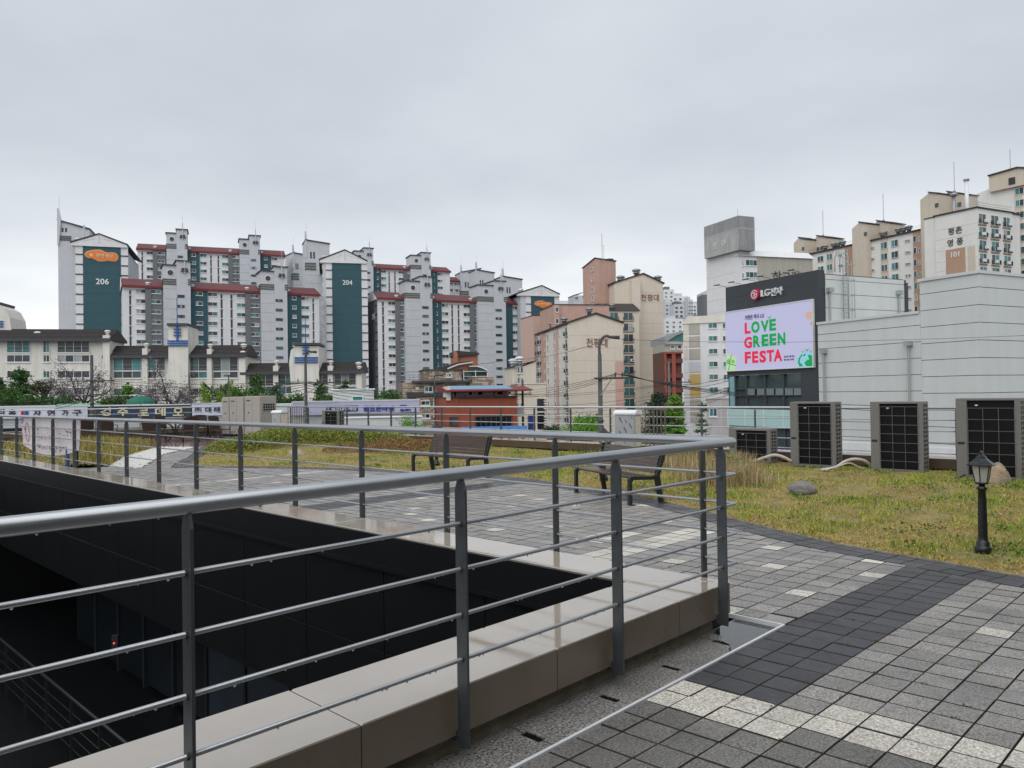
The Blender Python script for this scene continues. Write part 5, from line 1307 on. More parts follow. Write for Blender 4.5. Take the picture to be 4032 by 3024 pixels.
th.part('canvas', mat('blue_canvas', (.17, .30, .42), .6, 0, .12, 2), MB().add([(th.x(1772), -.5, th.z(1900, 1535)), (th.x(2020), -.5, th.z(1900, 1535)), (th.x(2010), 2.3, th.z(1900, 1520)+.05), (th.x(1772), 2.3, th.z(1900, 1520)+.05),
   (th.x(1772), -.5, th.z(1900, 1536)+.02), (th.x(2020), -.5, th.z(1900, 1536)+.02), (th.x(2010), 2.3, th.z(1900, 1519)+.05), (th.x(1772), 2.3, th.z(1900, 1519)+.05)], [(0,3,2,1),(4,5,6,7),(0,1,5,4),(1,2,6,5),(2,3,7,6),(3,0,4,7)]), roofr)
for k in range(7): a_ = th.x(1780) + (th.x(2025)-th.x(1780))*k/6; th.box('terrace_post', m_rtrim, a_-.05, a_+.05, -.5, -.4, zt+.1, th.z(1900, 1537))
mb = MB(); mb.box(th.x(1775), th.x(2025), -.47, -.43, zt+.55, zt+.6); mb.box(th.x(1775), th.x(2025), -.47, -.43, zt+.25, zt+.29); th.part('terrace_rail', m_rtrim, mb)
th.box('terrace_backdrop', m_glassdark, th.x(1780), th.x(2020), 2.2, 2.4, zt+.1, th.z(1900, 1530))
for (a_, b_) in ((1800,1850),(1868,1880),(1905,1945),(1985,2018)): th.box('terrace_poster', mat('terrace_print', (.50,.48,.50), .6, 0, .3, 3), th.x(a_), th.x(b_), 1.0, 1.05, zt+.25, th.z(1900, 1543))
bl = Fac('clinic_sign', 'light blue clinic signboard with dark Korean lettering below the terracotta house', 1815, 66, 2075, 67, 1690, 'signboard')
sb = bl.box('board', mat('signboard_blue', (.10, .27, .62), .4, 0, .05), 0, bl.w, 0, .3, bl.z(1900, 1712), bl.z(1900, 1680)); bl.box('post', m_steel, .3, .5, .301, .5, 0, bl.z(1900, 1690)); bl.box('post', m_steel, bl.w-.5, bl.w-.3, .301, .5, 0, bl.z(1900, 1690))
for ch, px in (('제',1872),('감',1898),('한',1944),('의',1972),('원',1998)): sign_text(bl, sb, ch, px, 1697, 19, m_lblk, .02, 20, -.05)
a_, z_ = bl.at(1913, 1704); b2, z2 = bl.at(1927, 1690); bl.box('emblem', mat('emblem_red', (.42,.03,.05), .5, 0, 0), a_, b2, -.05, -.001, z_, z2, sb)
cr = Fac('cream_house', 'plain cream building with slatted dark window bays right of the terracotta house', 2040, 95, 2150, 95.4, 1560, 'house')
wl = cr.box('wall', m_wall['cream2'], 0, cr.w, 0, 8, 0, cr.z(2100, 1512)); cr.box('coping', m_wall['cream'], -.1, cr.w+.1, -.1, 8.1, cr.z(2100, 1512), cr.z(2100, 1508))
for (y0, y1) in ((1618, 1570), (1690, 1625)):
    dk = cr.box('dark_bay', m_glassdark, cr.x(2111), cr.x(2140), -.06, -.001, cr.z(2120, y0), cr.z(2120, y1), wl)
    for k in range(5): cr.box('slat', m_wall['cream'], cr.x(2136), cr.x(2152), -.25, -.061, cr.z(2120, y0)+.2+k*.32, cr.z(2120, y0)+.32+k*.32, dk)
vb = Fac('vertical_sign', 'narrow blue vertical sign hanging beside the cream building', 2086, 80, 2100, 80.2, 1660, 'signboard'); vb.box('board', mat('deep_blue', (.012, .05, .26), .5, 0, .1), 0, vb.w, 0, .2, vb.z(2090, 1697), vb.z(2090, 1632)); vb.box('bracket', m_steel, -.1, .0, .2, .3, 0, vb.z(2090, 1632))
s6 = Fac('small_villa', 'small cream house with sloping dark roof left of the cream tower block', 2015, 160, 2110, 161, 1450, 'house')
wl = s6.box('wall', m_wall['cream2'], 0, s6.w, 0, 8, 0, s6.z(2030, 1448)); s6.part('gable', m_wall['cream2'], MB().prism([(s6.x(2045), 5), (s6.w, 5), (s6.w, s6.z(2110, 1423)), (s6.x(2045), s6.z(2045, 1448))], -.3, 7, 'y'))
s6.part('roof', m_dark, MB().prism([(-.3, s6.z(2017, 1448)), (s6.w, s6.z(2110, 1422)), (s6.w, s6.z(2110, 1419)), (-.3, s6.z(2017, 1445))], -.6, 8, 'y')); vent(s6.root, s6.x(2052), 2, s6.z(2050, 1436), 1.6); vent(s6.root, s6.x(2025), 2, s6.z(2025, 1445), 1.6)
for px in (2033, 2046): 
    for py in (1458, 1500): window(wl, s6.x(px), -.32, s6.z(px, py+12), .6, 1.4, 'std', None, 1)

# ---- the cream tower blocks
m_txtb = mat('letter_brown', (.20, .10, .07), .7, 0, 0)
def joints(f, par, x0, x1, ys, px, y=-.0, m_=None):
    for py in ys: z_ = f.z(px, py); f.box('joint', m_ or mat('joint_cream', (.44,.39,.32), .9, 0, 0), x0, x1, y-.012, y-.001, z_, z_+.07, par)
def french(f, par, lx, y, z, w, h, rz=None):
    o = window(par, lx, y, z, w, h, 'plain', rz, 2); mb = shared(('rail', round(w, 1)), lambda: MB().box(-.05, w+.05, -.5, -.46, .95, 1.0).box(-.05, w+.05, -.5, -.46, .1, .14).box(-.05, -.01, -.5, -.121, .1, 1.0).box(w+.01, w+.05, -.5, -.121, .1, 1.0).mesh('guard_rail', m_trim))
    obj('guard_rail', mb, o); 
    obj('sill_band', shared(('sill', round(w, 1)), lambda: MB().box(-.1, w+.1, -.15, -.0, -.35, -.02).mesh('sill_band', mat('sill_brown', (.30, .20, .13), .8, 0, .1))), o)
    return o
c1 = Fac('apartment_block', 'cream apartment block with brown Korean letters on its gable, behind the lamp pole', 2240, 172, 2454, 174.3, 1450, 'apartment block')
ze, zp, xp = c1.z(2347, 1272), c1.z(2347, 1237), c1.x(2347)
wl = c1.part('wall', m_wall['cream2'], MB().prism([(0, 0), (c1.w, 0), (c1.w, ze), (xp, zp), (0, ze)], 0, 34, 'y'))
for (xa, za, xb, zb_) in ((-.5, ze-.2, xp, zp), (xp, zp, c1.w+.3, ze-.1)): c1.part('roof', m_dark, MB().prism([(xa, za+.01), (xb, zb_+.01), (xb, zb_+.4), (xa, za+.4)], -.35, 34.3, 'y'))
joints(c1, wl, .2, c1.w-.2, (1322, 1371, 1420, 1467, 1515, 1563), 2347)
pk = c1.box('pink_strip', mat('pink_panel', (.56, .36, .31), .85, 0, .05), c1.x(2420), c1.w-.02, -.05, -.001, 0, c1.z(2440, 1422), wl)
obj('lettering', text_mesh('천평대', m_txtb, 2.1, .1, .006, width=c1.x(2391)-c1.x(2308)), wl, (c1.x(2350), -.06, c1.z(2350, 1349)))
lw = c1.box('side_wall', m_wall['cream'], -.06, -.001, .02, 33.9, 0, ze-.5)  # lighter cream than the front: stronger daylight on this side put into colour
for (px, w_, kind) in ((2233, 2.2, 'f'), (2218, .7, 's'), (2204, .7, 's'), (2186, 1.6, 'w'), (2160, 1.6, 'w'), (2146, .6, 's'), (2130, 2.2, 'f'), (2119, 2.4, 'f')):
    yl = max(.3, min(33.5, c1.side(px, 1400)[0]))
    for k in range(9):
        z_ = ze - 2.9 - k*ST
        if z_ < 3: break
        if kind == 'f': french(c1, lw, -.062, yl + w_*.5, z_, w_, 2.1, -math.pi/2)
        elif kind == 'w': window(lw, -.062, yl + .8, z_+.5, w_, 1.4, 'std', -math.pi/2, 2)
        else: window(lw, -.062, yl + .3, z_+.7, w_, .8, 'std', -math.pi/2, 1)
c1.box('pink_strip', MATS['pink_panel'], -.14, -.061, c1.side(2200, 1400)[0], c1.side(2190, 1400)[0], 0, ze-.5, lw)
for (px, py) in ((2215, 1268), (2167, 1290), (2330, 1233)): vent(c1.root, .4 if px < 2300 else xp-.6, min(30, abs(c1.side(px, py)[0])) if px < 2300 else 3, (ze if px < 2300 else zp)+.1, 1.5, m_steel)
pb1 = Fac('apartment_block', 'pink rendered block behind the cream gable', 2183, 186, 2400, 189, 1300, 'apartment block'); pb1.box('wall', m_wall['pink'], 0, pb1.w, 0, 14, 0, pb1.z(2280, 1201)); pb1.box('coping', m_trim, -.2, pb1.w+.2, -.2, 14.2, pb1.z(2280, 1201), pb1.z(2280, 1198))
pb1.box('projecting_bay', m_wall['pink'], -.3, pb1.x(2203), -.6, -.001, 0, pb1.z(2190, 1202))
for k in range(3): window(pb1.root, pb1.x(2186), -.602, pb1.z(2190, 1230)-k*ST, .8, 1.2, 'std', None, 1)
pb2 = Fac('apartment_block', 'lower pink block left of the taller pink block', 2101, 206, 2183, 208, 1300, 'apartment block'); pb2.box('wall', mat('pale_pink', (.58,.40,.34), .85, 0, .06, streak=.08), 0, pb2.w, 0, 10, 0, pb2.z(2140, 1244)); pb2.box('coping', m_rtrim, -.1, pb2.w+.1, -.1, 10, pb2.z(2140, 1244), pb2.z(2140, 1241))
c2 = Fac('apartment_block', 'taller cream apartment block with brown letters high on its gable', 2423, 206, 2614, 208.5, 1350, 'apartment block')
ze, zp, xp = c2.z(2519, 1115), c2.z(2537, 1080), c2.x(2537)
wl = c2.part('wall', m_wall['cream2'], MB().prism([(0, 0), (c2.w, 0), (c2.w, ze), (xp, zp), (0, ze)], 0, 30, 'y'))
for (xa, za, xb, zb_) in ((-.4, ze-.2, xp, zp), (xp, zp, c2.w+.4, ze-.2)): c2.part('roof', m_dark, MB().prism([(xa, za+.01), (xb, zb_+.01), (xb, zb_+.4), (xa, za+.4)], -.35, 30.3, 'y'))
bay = c2.box('projecting_bay', m_wall['cream2'], c2.x(2484), c2.x(2517), -1.6, -.001, 0, c2.z(2500, 1106))
joints(c2, wl, c2.x(2518), c2.w-.1, (1152, 1192, 1233, 1274, 1315, 1355, 1396, 1437, 1478, 1520), 2560)
obj('lettering', text_mesh('천평대', m_txtb, 1.9, .1, .006, width=c2.x(2597)-c2.x(2527)), wl, (c2.x(2562), -.06, c2.z(2562, 1172)))
for (px, py) in ((2518, 1085), (2602, 1112), (2455, 1112)): vent(c2.root, c2.x(px), 1.5, c2.z(px, py)-.2, 2.0, m_steel)
wg = Fac('apartment_block', 'low cream wing with a column of balcony windows between the two cream gables', 2372, 197, 2517, 198.5, 1350, 'apartment block')
zt = wg.z(2440, 1224); wl = wg.box('wall', m_wall['cream2'], 0, wg.w, 0, 8, 0, zt); wg.part('roof', m_dark, MB().prism([(-.5, zt), (6, zt+2.6), (8, zt)], -.3, wg.w+.4, 'x'))
for k in range(9): french(wg, wl, wg.x(2456), -.002, wg.z(2475, 1262)-k*ST, wg.x(2494)-wg.x(2456), 2.1)
french(wg, wl, wg.x(2402), -.002, wg.z(2420, 1262), wg.x(2436)-wg.x(2402), 2.1)
acm = empty('wall_air_conditioner', D(2490, 1424, 195), wg.root.rotation_euler.z, 'small white air conditioner hung on the balcony column', 'air conditioner'); MB().bbox(-.5, .5, -.2, .4, 0, .7, .03).build('casing', m_frame, acm); MB().disc((.12, .35), .26, -.23, -.201, 14).build('fan_grille', m_trim, acm)
for (px, py) in ((2377, 1215), (2414, 1213)): vent(wg.root, wg.x(px), 1, wg.z(px, py)-.6, 1.6, m_steel)
el = Fac('lift_tower', 'square salmon-pink lift tower with dish aerials rising behind the cream gables', 2296, 212, 2426, 206, 1150, 'tower')
# built as a corner-on box: two visible faces
p0, p1, p2 = D(2296, 1150, 216), D(2345, 1150, 209), D(2426, 1150, 212)
lt = Matrix.Rotation(-el.root.rotation_euler.z, 3, 'Z')
def loc2(p): q = lt @ (Vector((p.x, p.y, 0)) - Vector((el.root.location.x, el.root.location.y, 0))); return (q.x, q.y)
q0, q1, q2 = loc2(p0), loc2(p1), loc2(p2); q3 = (q0[0]+q2[0]-q1[0], q0[1]+q2[1]-q1[1])
zt0, zt1 = D(2296, 1058, 216).z-ZB, D(2380, 1031, 212).z-ZB
tw = el.part('wall', m_wall['pink'], MB().add([(*q, z_) for z_ in (0,) for q in (q0, q1, q2, q3)] + [(*q0, zt0), (*q1, zt0+1.6), (*q2, zt0+1.2), (*q3, zt0+.3)], [(0,1,5,4),(1,2,6,5),(2,3,7,6),(3,0,4,7),(4,5,6,7)]))
el.part('eave', m_dark, MB().add([(q0[0]-.3,q0[1],zt0+.02),(q1[0],q1[1]-.3,zt0+1.62),(q2[0]+.3,q2[1],zt0+1.22),(q3[0],q3[1]+.3,zt0+.32),(q0[0]-.3,q0[1],zt0+.3),(q1[0],q1[1]-.3,zt0+1.9),(q2[0]+.3,q2[1],zt0+1.5),(q3[0],q3[1]+.3,zt0+.6)], [(0,1,5,4),(1,2,6,5),(2,3,7,6),(3,0,4,7),(4,5,6,7),(3,2,1,0)]), tw)
an = math.atan2(q1[1]-q0[1], q1[0]-q0[0])
for k, py in enumerate((1062, 1104, 1145, 1178)): t_ = .68; window(tw, q0[0]+(q1[0]-q0[0])*t_, q0[1]+(q1[1]-q0[1])*t_-.02, D(2330, py, 212).z-ZB-.6, 1.2, 1.4 if k > 1 else 1.0, 'std', an, 2)
for k in range(5): z_ = zt0 - 2 - k*3.0; el.part('joint', MATS['joint_cream'], MB().prism([(q1[0], q1[1]-.03), (q2[0], q2[1]-.03), (q2[0], q2[1]-.01), (q1[0], q1[1]-.01)], z_, z_+.08, 'z'), tw)
el.part('dish', m_steel, MB().lathe([(.05, 0), (.9, .25), (1.2, .6), (.8, .35), (.05, .1)], 14, (q2[0]-2.2, q2[1]+.6, zt0+1.6)), tw); el.part('dish', m_steel, MB().lathe([(.05, 0), (.6, .2), (.8, .5), (.05, .1)], 12, (q0[0]+2.0, q0[1]+1, zt0+1.0)), tw)
mb = MB(); mb.tube([(q1[0]+1.4, q1[1]+1.5, zt0+1), (q1[0]+1.4, q1[1]+1.5, zt0+8.5)], .07, 6); mb.tube([(q1[0]+1.9, q1[1]+1.5, zt0+1), (q1[0]+1.9, q1[1]+1.5, zt0+5.2), (q1[0]+1.4, q1[1]+1.5, zt0+5.2)], .05, 6); el.part('antenna', m_steel, mb, tw)
sg2 = Fac('grey_block', 'small grey rooftop block far off left of the lift tower', 2259, 330, 2297, 331, 1180, 'building'); sg2.box('wall', m_wall['light'], 0, sg2.w, 0, 8, 0, sg2.z(2270, 1163)); sg2.part('roof', m_trim, MB().prism([(-.2, sg2.z(2270, 1164)), (sg2.w+.2, sg2.z(2297, 1152)), (sg2.w+.2, sg2.z(2297, 1150)), (-.2, sg2.z(2270, 1162))], -.2, 8, 'y')); window(sg2.root, sg2.x(2266), -.02, sg2.z(2270, 1180), 1.5, 1.3, 'std')
fw_ = Fac('distant_block', 'pale distant block just right of the teal gable with orange sign', 2192, 420, 2260, 421, 1190, 'building'); fw_.box('wall', m_wall['white'], 0, fw_.w, 0, 8, 0, fw_.z(2220, 1188)); fw_.box('roof_rail', m_steel, 0, fw_.w, 0, .2, fw_.z(2220, 1187), fw_.z(2220, 1185))

# ---- brown-red building with a glass barrel roof
br = Fac('barrel_roof_building', 'brown brick building with red columns under a glass barrel roof', 2618, 150, 2690, 150.2, 1400, 'building')
wl = br.box('wall', mat('brown_brick', (.13, .055, .04), .8, 0, .2, 2), 0, br.w, 1.2, 10, 0, br.z(2650, 1384)); tp = br.box('upper_wall', m_wall['warm'], 0, br.w, .3, 10, br.z(2650, 1384), br.z(2650, 1352))
for (a_, b_) in ((2618, 2624), (2646, 2660)): br.box('column', mat('red_column', (.30, .07, .05), .7, 0, .1), br.x(a_), br.x(b_), .2, 1.1, 0, br.z(2650, 1385))
br.box('beam', MATS['red_column'], 0, br.w, .1, 1.19, br.z(2650, 1392), br.z(2650, 1384)-.01)
for k in range(6): br.box('balcony', MATS['brown_brick'], 0, br.w, .35, 1.19, br.z(2650, 1430)-k*2.9, br.z(2650, 1430)-k*2.9+.9, wl)
for px in (2640, 2668): window(tp, br.x(px), .29, br.z(px, 1374), .9, .8, 'std', None, 1)
rf = br.part('barrel_roof', mat('roof_sheet', (.30, .32, .34), .4, .3, .08), MB().prism([br.at(px, py) for px, py in ((2617,1352),(2617,1325),(2645,1313),(2672,1306),(2692,1303),(2692,1308),(2660,1322),(2635,1338),(2622,1352))], -.2, 12, 'y'))
br.part('roof_glazing', m_g[0], MB().prism([br.at(px, py) for px, py in ((2623,1351),(2640,1336),(2665,1321),(2692,1309),(2692,1351))], .3, 11, 'y'), rf); br.box('parapet', m_wall['warm'], 0, br.w, -.1, .25, br.z(2650, 1356), br.z(2650, 1344))
# ---- white slab with big grey sign box on its roof, and its lower wing
sm = Fac('apartment_block', 'white block carrying a big weathered grey sign box on its roof', 2785, 187, 2912, 176, 1250, 'apartment block')
zt = sm.z(2800, 1016); wl = sm.box('wall', m_wall['white'], 0, sm.w, 0, 3.2, 0, sm.z(2800, 1000))
joints(sm, wl, .1, sm.w-.1, (1095, 1140, 1187, 1235, 1283, 1330), 2800, 0, mat('joint_grey', (.42,.42,.42), .9, 0, 0))
xa, xb = sm.x(2774, 1000, -1.2), sm.x(2908, 900, -1.2); zb1, zt1 = sm.z(2774, 1020, -1.2), sm.z(2774, 893, -1.2)
m_wth = mat('weathered_sign', (.30, .30, .30), .7, 0, .15, .5, streak=.35)
bx = sm.box('sign_box', m_wth, xa, xb, -1.2, 3.4, zb1, zt1); sm.box('sign_band', mat('sign_band_grey', (.36,.36,.36), .7, 0, .1), xa-.02, xb+.02, -1.25, 3.45, zb1+(zt1-zb1)*.62, zb1+(zt1-zb1)*.66, bx)
sm.box('sign_fascia', mat('sign_lower', (.42,.42,.415), .7, 0, .12, .5, streak=.3), xa-.01, xb+.01, -1.22, -1.201, zb1, zb1+(zt1-zb1)*.62, bx)
for ch, px, py in (('삼', 2815, 967), ('아', 2851, 958)):
    a_, z_ = sm.at(px, py, -1.2); obj('lettering', text_mesh(ch, mat('faded_white', (.60,.60,.58), .8, 0, .2), 1.8, .06, .02), bx, (a_, -1.3, z_))
sm.part('antenna', m_steel, MB().tube([(sm.w*.8, 2, zt1), (sm.w*.8, 2, zt1+2.6)], .05, 5), bx)
wn = Fac('apartment_block', 'grey white wing with mansard edge and stacked windows, partly behind the billboard', 2908, 176, 3200, 182, 1100, 'apartment block')
zt = wn.z(2990, 1011); wl = wn.box('wall', m_wall['white'], 0, wn.w, 0, 12, 0, zt); ew = wn.box('end_wall', m_wall['warm'], wn.x(2988), wn.w-.05, -.15, -.001, 0, zt-.1, wl)
wn.part('mansard', m_wall['white'], MB().prism([(-.6, zt+.005), (1.6, zt+1.7), (12, zt+1.7), (12, zt+.005)], -.2, wn.w+.2, 'x'))
for k in range(3):
    window(wl, wn.x(2941), -.002, wn.z(2960, 1047)-k*ST, wn.x(2986)-wn.x(2941), 1.45, 'std', None, 3); window(wl, wn.x(2926), -.002, wn.z(2930, 1050)-k*ST, .5, 1.3, 'std', None, 1)
obj('lettering', text_mesh('삼그린', mat('letter_grey', (.08,.08,.085), .7, 0, 0), 2.6, .1, .01), ew, (wn.x(3098), -.22, wn.z(3098, 1090)))
lw_ = Fac('apartment_block', 'tall white block with grey and ochre panels and a column of teal windows', 2690, 168, 2870, 165, 1350, 'apartment block')
zt = lw_.z(2780, 1272); wl = lw_.box('wall', m_wall['white'], 0, lw_.w, 0, 12, 0, zt); lw_.part('mansard', m_wall['cream'], MB().prism([(0, zt+.005), (1.0, zt+1.6), (lw_.w, zt+1.6), (lw_.w, zt+.005)], -.25, 12, 'y'))
for (k, m_) in enumerate(('warm', 'warm', 'warm', 'light', 'yel', 'yel', 'warm', 'warm')):
    y0 = 1275 + k*49.5
    lw_.box('panel', m_wall[m_], lw_.x(2713), lw_.x(2756), -.1, -.001, lw_.z(2735, y0+42), lw_.z(2735, y0), wl); lw_.box('panel', m_wall['cream2'] if k < 3 else m_wall['white'], lw_.x(2694), lw_.x(2706), -.1, -.001, lw_.z(2700, y0+42), lw_.z(2700, y0), wl)
    window(wl, lw_.x(2790), -.002, lw_.z(2808, 1283+10) - k*ST*1.0, lw_.x(2826)-lw_.x(2790), 1.25, 'std', None, 2, [0, 6]); window(wl, lw_.x(2846), -.002, lw_.z(2850, 1293)-k*ST, 1.4, 1.25, 'std', None, 2)
low = Fac('low_annex', 'low pinkish grey annex in front of the ochre-panelled block', 2780, 120, 2875, 119, 1600, 'building'); low.box('wall', mat('annex_grey', (.42,.39,.39), .8, 0, .1, .6, streak=.2), 0, low.w, 0, 8, 0, low.z(2820, 1572)); low.box('coping', m_wall['warm'], -.1, low.w+.1, -.1, 8, low.z(2820, 1572), low.z(2820, 1568)); window(low.root, low.x(2788), -.02, low.z(2790, 1640), 1.2, 1.3, 'std')
dk = Fac('narrow_dark_tower', 'narrow dark grey tower edge left of the sign box block', 2768, 330, 2790, 330.2, 1200, 'tower'); dk.box('wall', m_wall['dgrey'], 0, dk.w, 0, 8, 0, dk.z(2775, 1160)); dk.part('cap', m_wall['light'], MB().prism([(0, dk.z(2775, 1160)), (dk.w, dk.z(2775, 1160)), (dk.w, dk.z(2775, 1140)), (0, dk.z(2775, 1152))], 0, 8, 'y'))
# ---- hillside estate far off
fd = random.Random(9)
for k, (xa, xb, yt, Dp, m_, lab) in enumerate(((2615,2655,1140,560,'white','leftmost pale tower of the far hillside estate with dark cap'),(2650,2712,1166,600,'white','broad pale tower of the far hillside estate'),(2708,2728,1180,590,'light','slim grey tower of the far hillside estate'),(2728,2765,1197,640,'white','rightmost pale tower of the far hillside estate'),(2617,2650,1190,540,'light','grey lower tower at the left of the far hillside estate'),(2655,2692,1198,530,'light','stepped grey tower at the front of the far hillside estate'),(2616,2690,1255,500,'white','long pale lower block of the far hillside estate'))):
    f = Fac('distant_tower', lab, xa, Dp, xb, Dp+.6, 1200, 'apartment block', 'far hillside estate'); zt = f.z(xa, yt); wl = f.box('wall', m_wall[m_], 0, f.w, 0, 12, 0, zt); f.box('cap', m_wall['dgrey' if k in (0, 5) else 'light'], f.w*.1, f.w*.6, 1, 8, zt, zt+2.2)
    n = max(2, int(f.w/3.3))
    for q in range(6):
        for p in range(n): window(wl, f.w*(p+.22)/n, -.02, zt-3.2-q*2.9, 1.7, 1.4, 'stair' if k % 2 else 'std', None, 2)
    for q in range(2, 6, 2): f.box('band', m_wall['dgrey'] if k % 2 else m_wall['light'], 0, f.w, -.5, -.15, zt-4.4-q*2.9, zt-3.6-q*2.9, wl)

# ---- the beige estate at right
c_tan = mat('tan_render', (.56, .485, .40), .85, 0, .05, .4, streak=.10); c_tan2 = mat('tan_dark', (.42, .27, .19), .85, 0, .06, .4, streak=.1); m_off = mat('off_white', (.70, .69, .655), .85, 0, .05, .4, streak=.08)
yl = Fac('apartment_block', 'long off-white slab with tan stair towers climbing behind the shop billboard', 3150, 214, 3700, 176, 1000, 'apartment block')
def zy(px, py): return yl.z(px, py)
zt = zy(3400, 957); wl = yl.box('wall', m_off, 0, yl.w, 0, 12, 0, zt); rf = yl.part('roof', m_dark, MB().box(-.3, yl.w+.3, -.5, 12, zt, zt+.35))
for (a_, b_, m_) in ((3328, 3362, c_tan2), (3388, 3417, c_tan2), (3598, 3637, c_tan2)): yl.box('strip', m_, yl.x(a_, 1000), yl.x(b_, 1000), -.2, -.001, 0, zt-.05, wl)
for (a_, b_) in ((3254, 3280), (3468, 3497)): yl.box('strip', c_tan, yl.x(a_, 1000), yl.x(b_, 1000), -.1, -.001, 0, zt-.05, wl)
for (a_, b_, h_, n_) in ((3220,3244,1.55,2),(3256,3280,1.7,2),(3301,3318,.55,3),(3330,3340,1.5,1),(3401,3414,1.5,1),(3426,3445,.6,3),(3470,3496,1.7,2),(3511,3540,1.7,2),(3565,3586,.6,3),(3599,3612,1.6,1),(3620,3627,1.2,1)):
    for k in range(8):
        xw = yl.x(a_, 1000); z_ = zt - 2.6 - k*ST + (.5 if h_ < 1 else 0)
        window(wl, xw, -.205 if n_ == 1 else -.105, z_, max(.5, yl.x(b_, 1000)-xw), h_, 'plain', None, n_, [0, 2, 4, 6] if n_ == 2 else None)
for px in (3238, 3273, 3288, 3308, 3465, 3527, 3548, 3569): vent(rf, yl.x(px, 950), 1.0, zt+.35, 1.5, m_steel)
mb = MB()
for z_ in (.6, 1.0): mb.tube([(0, .2, zt+.35+z_), (yl.w, .2, zt+.35+z_)], .03, 5)
yl.part('roof_rail', m_steel, mb, rf)
def tan_tower(px0, px1, px2, yt1, yt2, mast):
    a_, b_, c_ = yl.x(px0, 950, -1), yl.x(px1, 950, -1), yl.x(px2, 950, 3); z1_, z2_ = yl.z(px0, yt1, -1), yl.z(px2, yt2, 3)
    t1 = yl.part('stair_tower', c_tan, MB().prism([(a_, 0), (b_, 0), (b_, z1_-.3), ((a_+b_)/2, z1_+.6), (a_, z1_-.6)], -1.4, 2.9, 'y').prism([(a_+2.4, 0), (c_, 0), (c_, z2_-.5), ((a_+2.4+c_)/2-.8, z2_+.8), (a_+2.4, z2_-1)], 2.91, 9, 'y'))
    yl.part('tower_roof', m_dark, MB().prism([((a_+b_)/2-.2, z1_+.61), (b_+.2, z1_-.28), (b_+.2, z1_), ((a_+b_)/2-.2, z1_+.9)], -1.7, 3, 'y').prism([((a_+2.4+c_)/2-1, z2_+.81), (c_+.2, z2_-.48), (c_+.2, z2_-.2), ((a_+2.4+c_)/2-1, z2_+1.1)], 2.6, 9.2, 'y'), t1)
    for k in range(3): window(t1, b_-.9+k*1.25, 2.88 if k else -1.42, z1_-3.2, .8, .9, 'stair', None, 2)
    xm = (a_+c_)/2+.6; yl.part('mast', m_steel, MB().tube([(xm, 5, z2_), (xm, 5, z2_+1.2)], .28, 8).tube([(xm, 5, z2_+1.2), (xm, 5, z2_+8)], .07, 6), t1)
tan_tower(3129, 3172, 3260, 950, 930, 1); tan_tower(3360, 3420, 3501, 892, 871, 1); tan_tower(3631, 3705, 3788, 778, 755, 1)
ye = Fac('apartment_block', 'off-white gable block with black Korean letters and tan panel numbered 101', 3685, 168, 3850, 160, 1000, 'apartment block')
zt = ye.z(3685, 853); zt2 = ye.z(3850, 818); wl = ye.part('wall', m_off, MB().prism([(0, 0), (ye.w, 0), (ye.w, zt2), (0, zt)], 0, 16, 'y')); ye.part('roof_edge', m_dark, MB().prism([(-.3, zt), (ye.w+.3, zt2), (ye.w+.3, zt2+.3), (-.3, zt+.3)], -.3, 16.3, 'y'))
pn = ye.box('number_panel', c_tan2, ye.x(3725, 1000), ye.x(3801, 1000), -.12, -.001, 0, ye.z(3760, 980), wl); ye.box('tan_panel', c_tan, ye.x(3811, 1000), ye.x(3840, 1000), -.1, -.001, 0, ye.z(3825, 970), wl)
joints(ye, wl, .1, ye.w-.1, (895, 935, 980, 1025, 1062), 3760, 0, MATS['joint_grey'])
m_lg = mat('letter_charcoal', (.05, .05, .05), .7, 0, 0)
for ch, px, py in (('평', 3745, 911), ('촌', 3776, 905), ('영', 3742, 957), ('풍', 3780, 950)): a_, z_ = ye.at(px, py); obj('lettering', text_mesh(ch, m_lg, 1.5, .1, .008), wl, (a_, -.08, z_))
a_, z_ = ye.at(3763, 1002); obj('lettering', text_mesh('101', m_frame, 1.15, .08, .015), pn, (a_, -.18, z_))
yr = Fac('apartment_block', 'balcony facade of the 101 block with air conditioners under teal windows', 3851, 160, 3990, 165.5, 1000, 'apartment block')
zt = yr.z(3870, 822); wl = yr.box('wall', m_off, 0, yr.w, 0, 12, 0, zt); yr.box('roof_edge', m_dark, -.1, yr.w+.3, -.3, 12, zt, zt+.25)
acme = MB().bbox(-.42, .42, -.28, .1, 0, .62, .03).mesh('air_conditioner', m_frame)
for (a_, b_) in ((3855, 3884), (3903, 3933), (3951, 3979)):
    for k in range(7):
        w_ = yr.x(b_, 1000)-yr.x(a_, 1000); o = french(yr, wl, yr.x(a_, 1000), -.002, zt-3.3-k*ST, w_, 2.2); obj('air_conditioner', acme, o, (w_*(.3 if k % 2 else .65), -.62, .3))
mb = MB()
for z_ in (.6, 1.1): mb.tube([(-1, .2, zt+.2+z_), (yr.w, .2, zt+.2+z_)], .04, 5)
yr.part('roof_rail', m_steel, mb)
fl = empty('roof_flue', D(3757, 850, 166), 0, 'steel flue with cap behind the 101 gable', 'flue'); MB().tube([(0,0,-4),(0,0,4.6)], .35, 12).build('pipe', m_steel, fl, True); MB().tube([(0,0,4.3),(0,0,5.0)], .7, 12).build('cowl', m_steel, fl, True)
fl2 = empty('roof_flue', D(3808, 840, 168), 0, 'tall pale flue pipe right of the capped flue', 'flue'); MB().tube([(0,0,-4),(0,0,7.2)], .4, 12).build('pipe', m_frame, fl2, True); MB().tube([(0,0,7.2),(0,0,7.6)], .6, 12).build('cowl', m_steel, fl2, True)
yb = Fac('apartment_block', 'tallest off-white block with tan stair tower at the right edge', 3800, 190, 4100, 176, 850, 'apartment block')
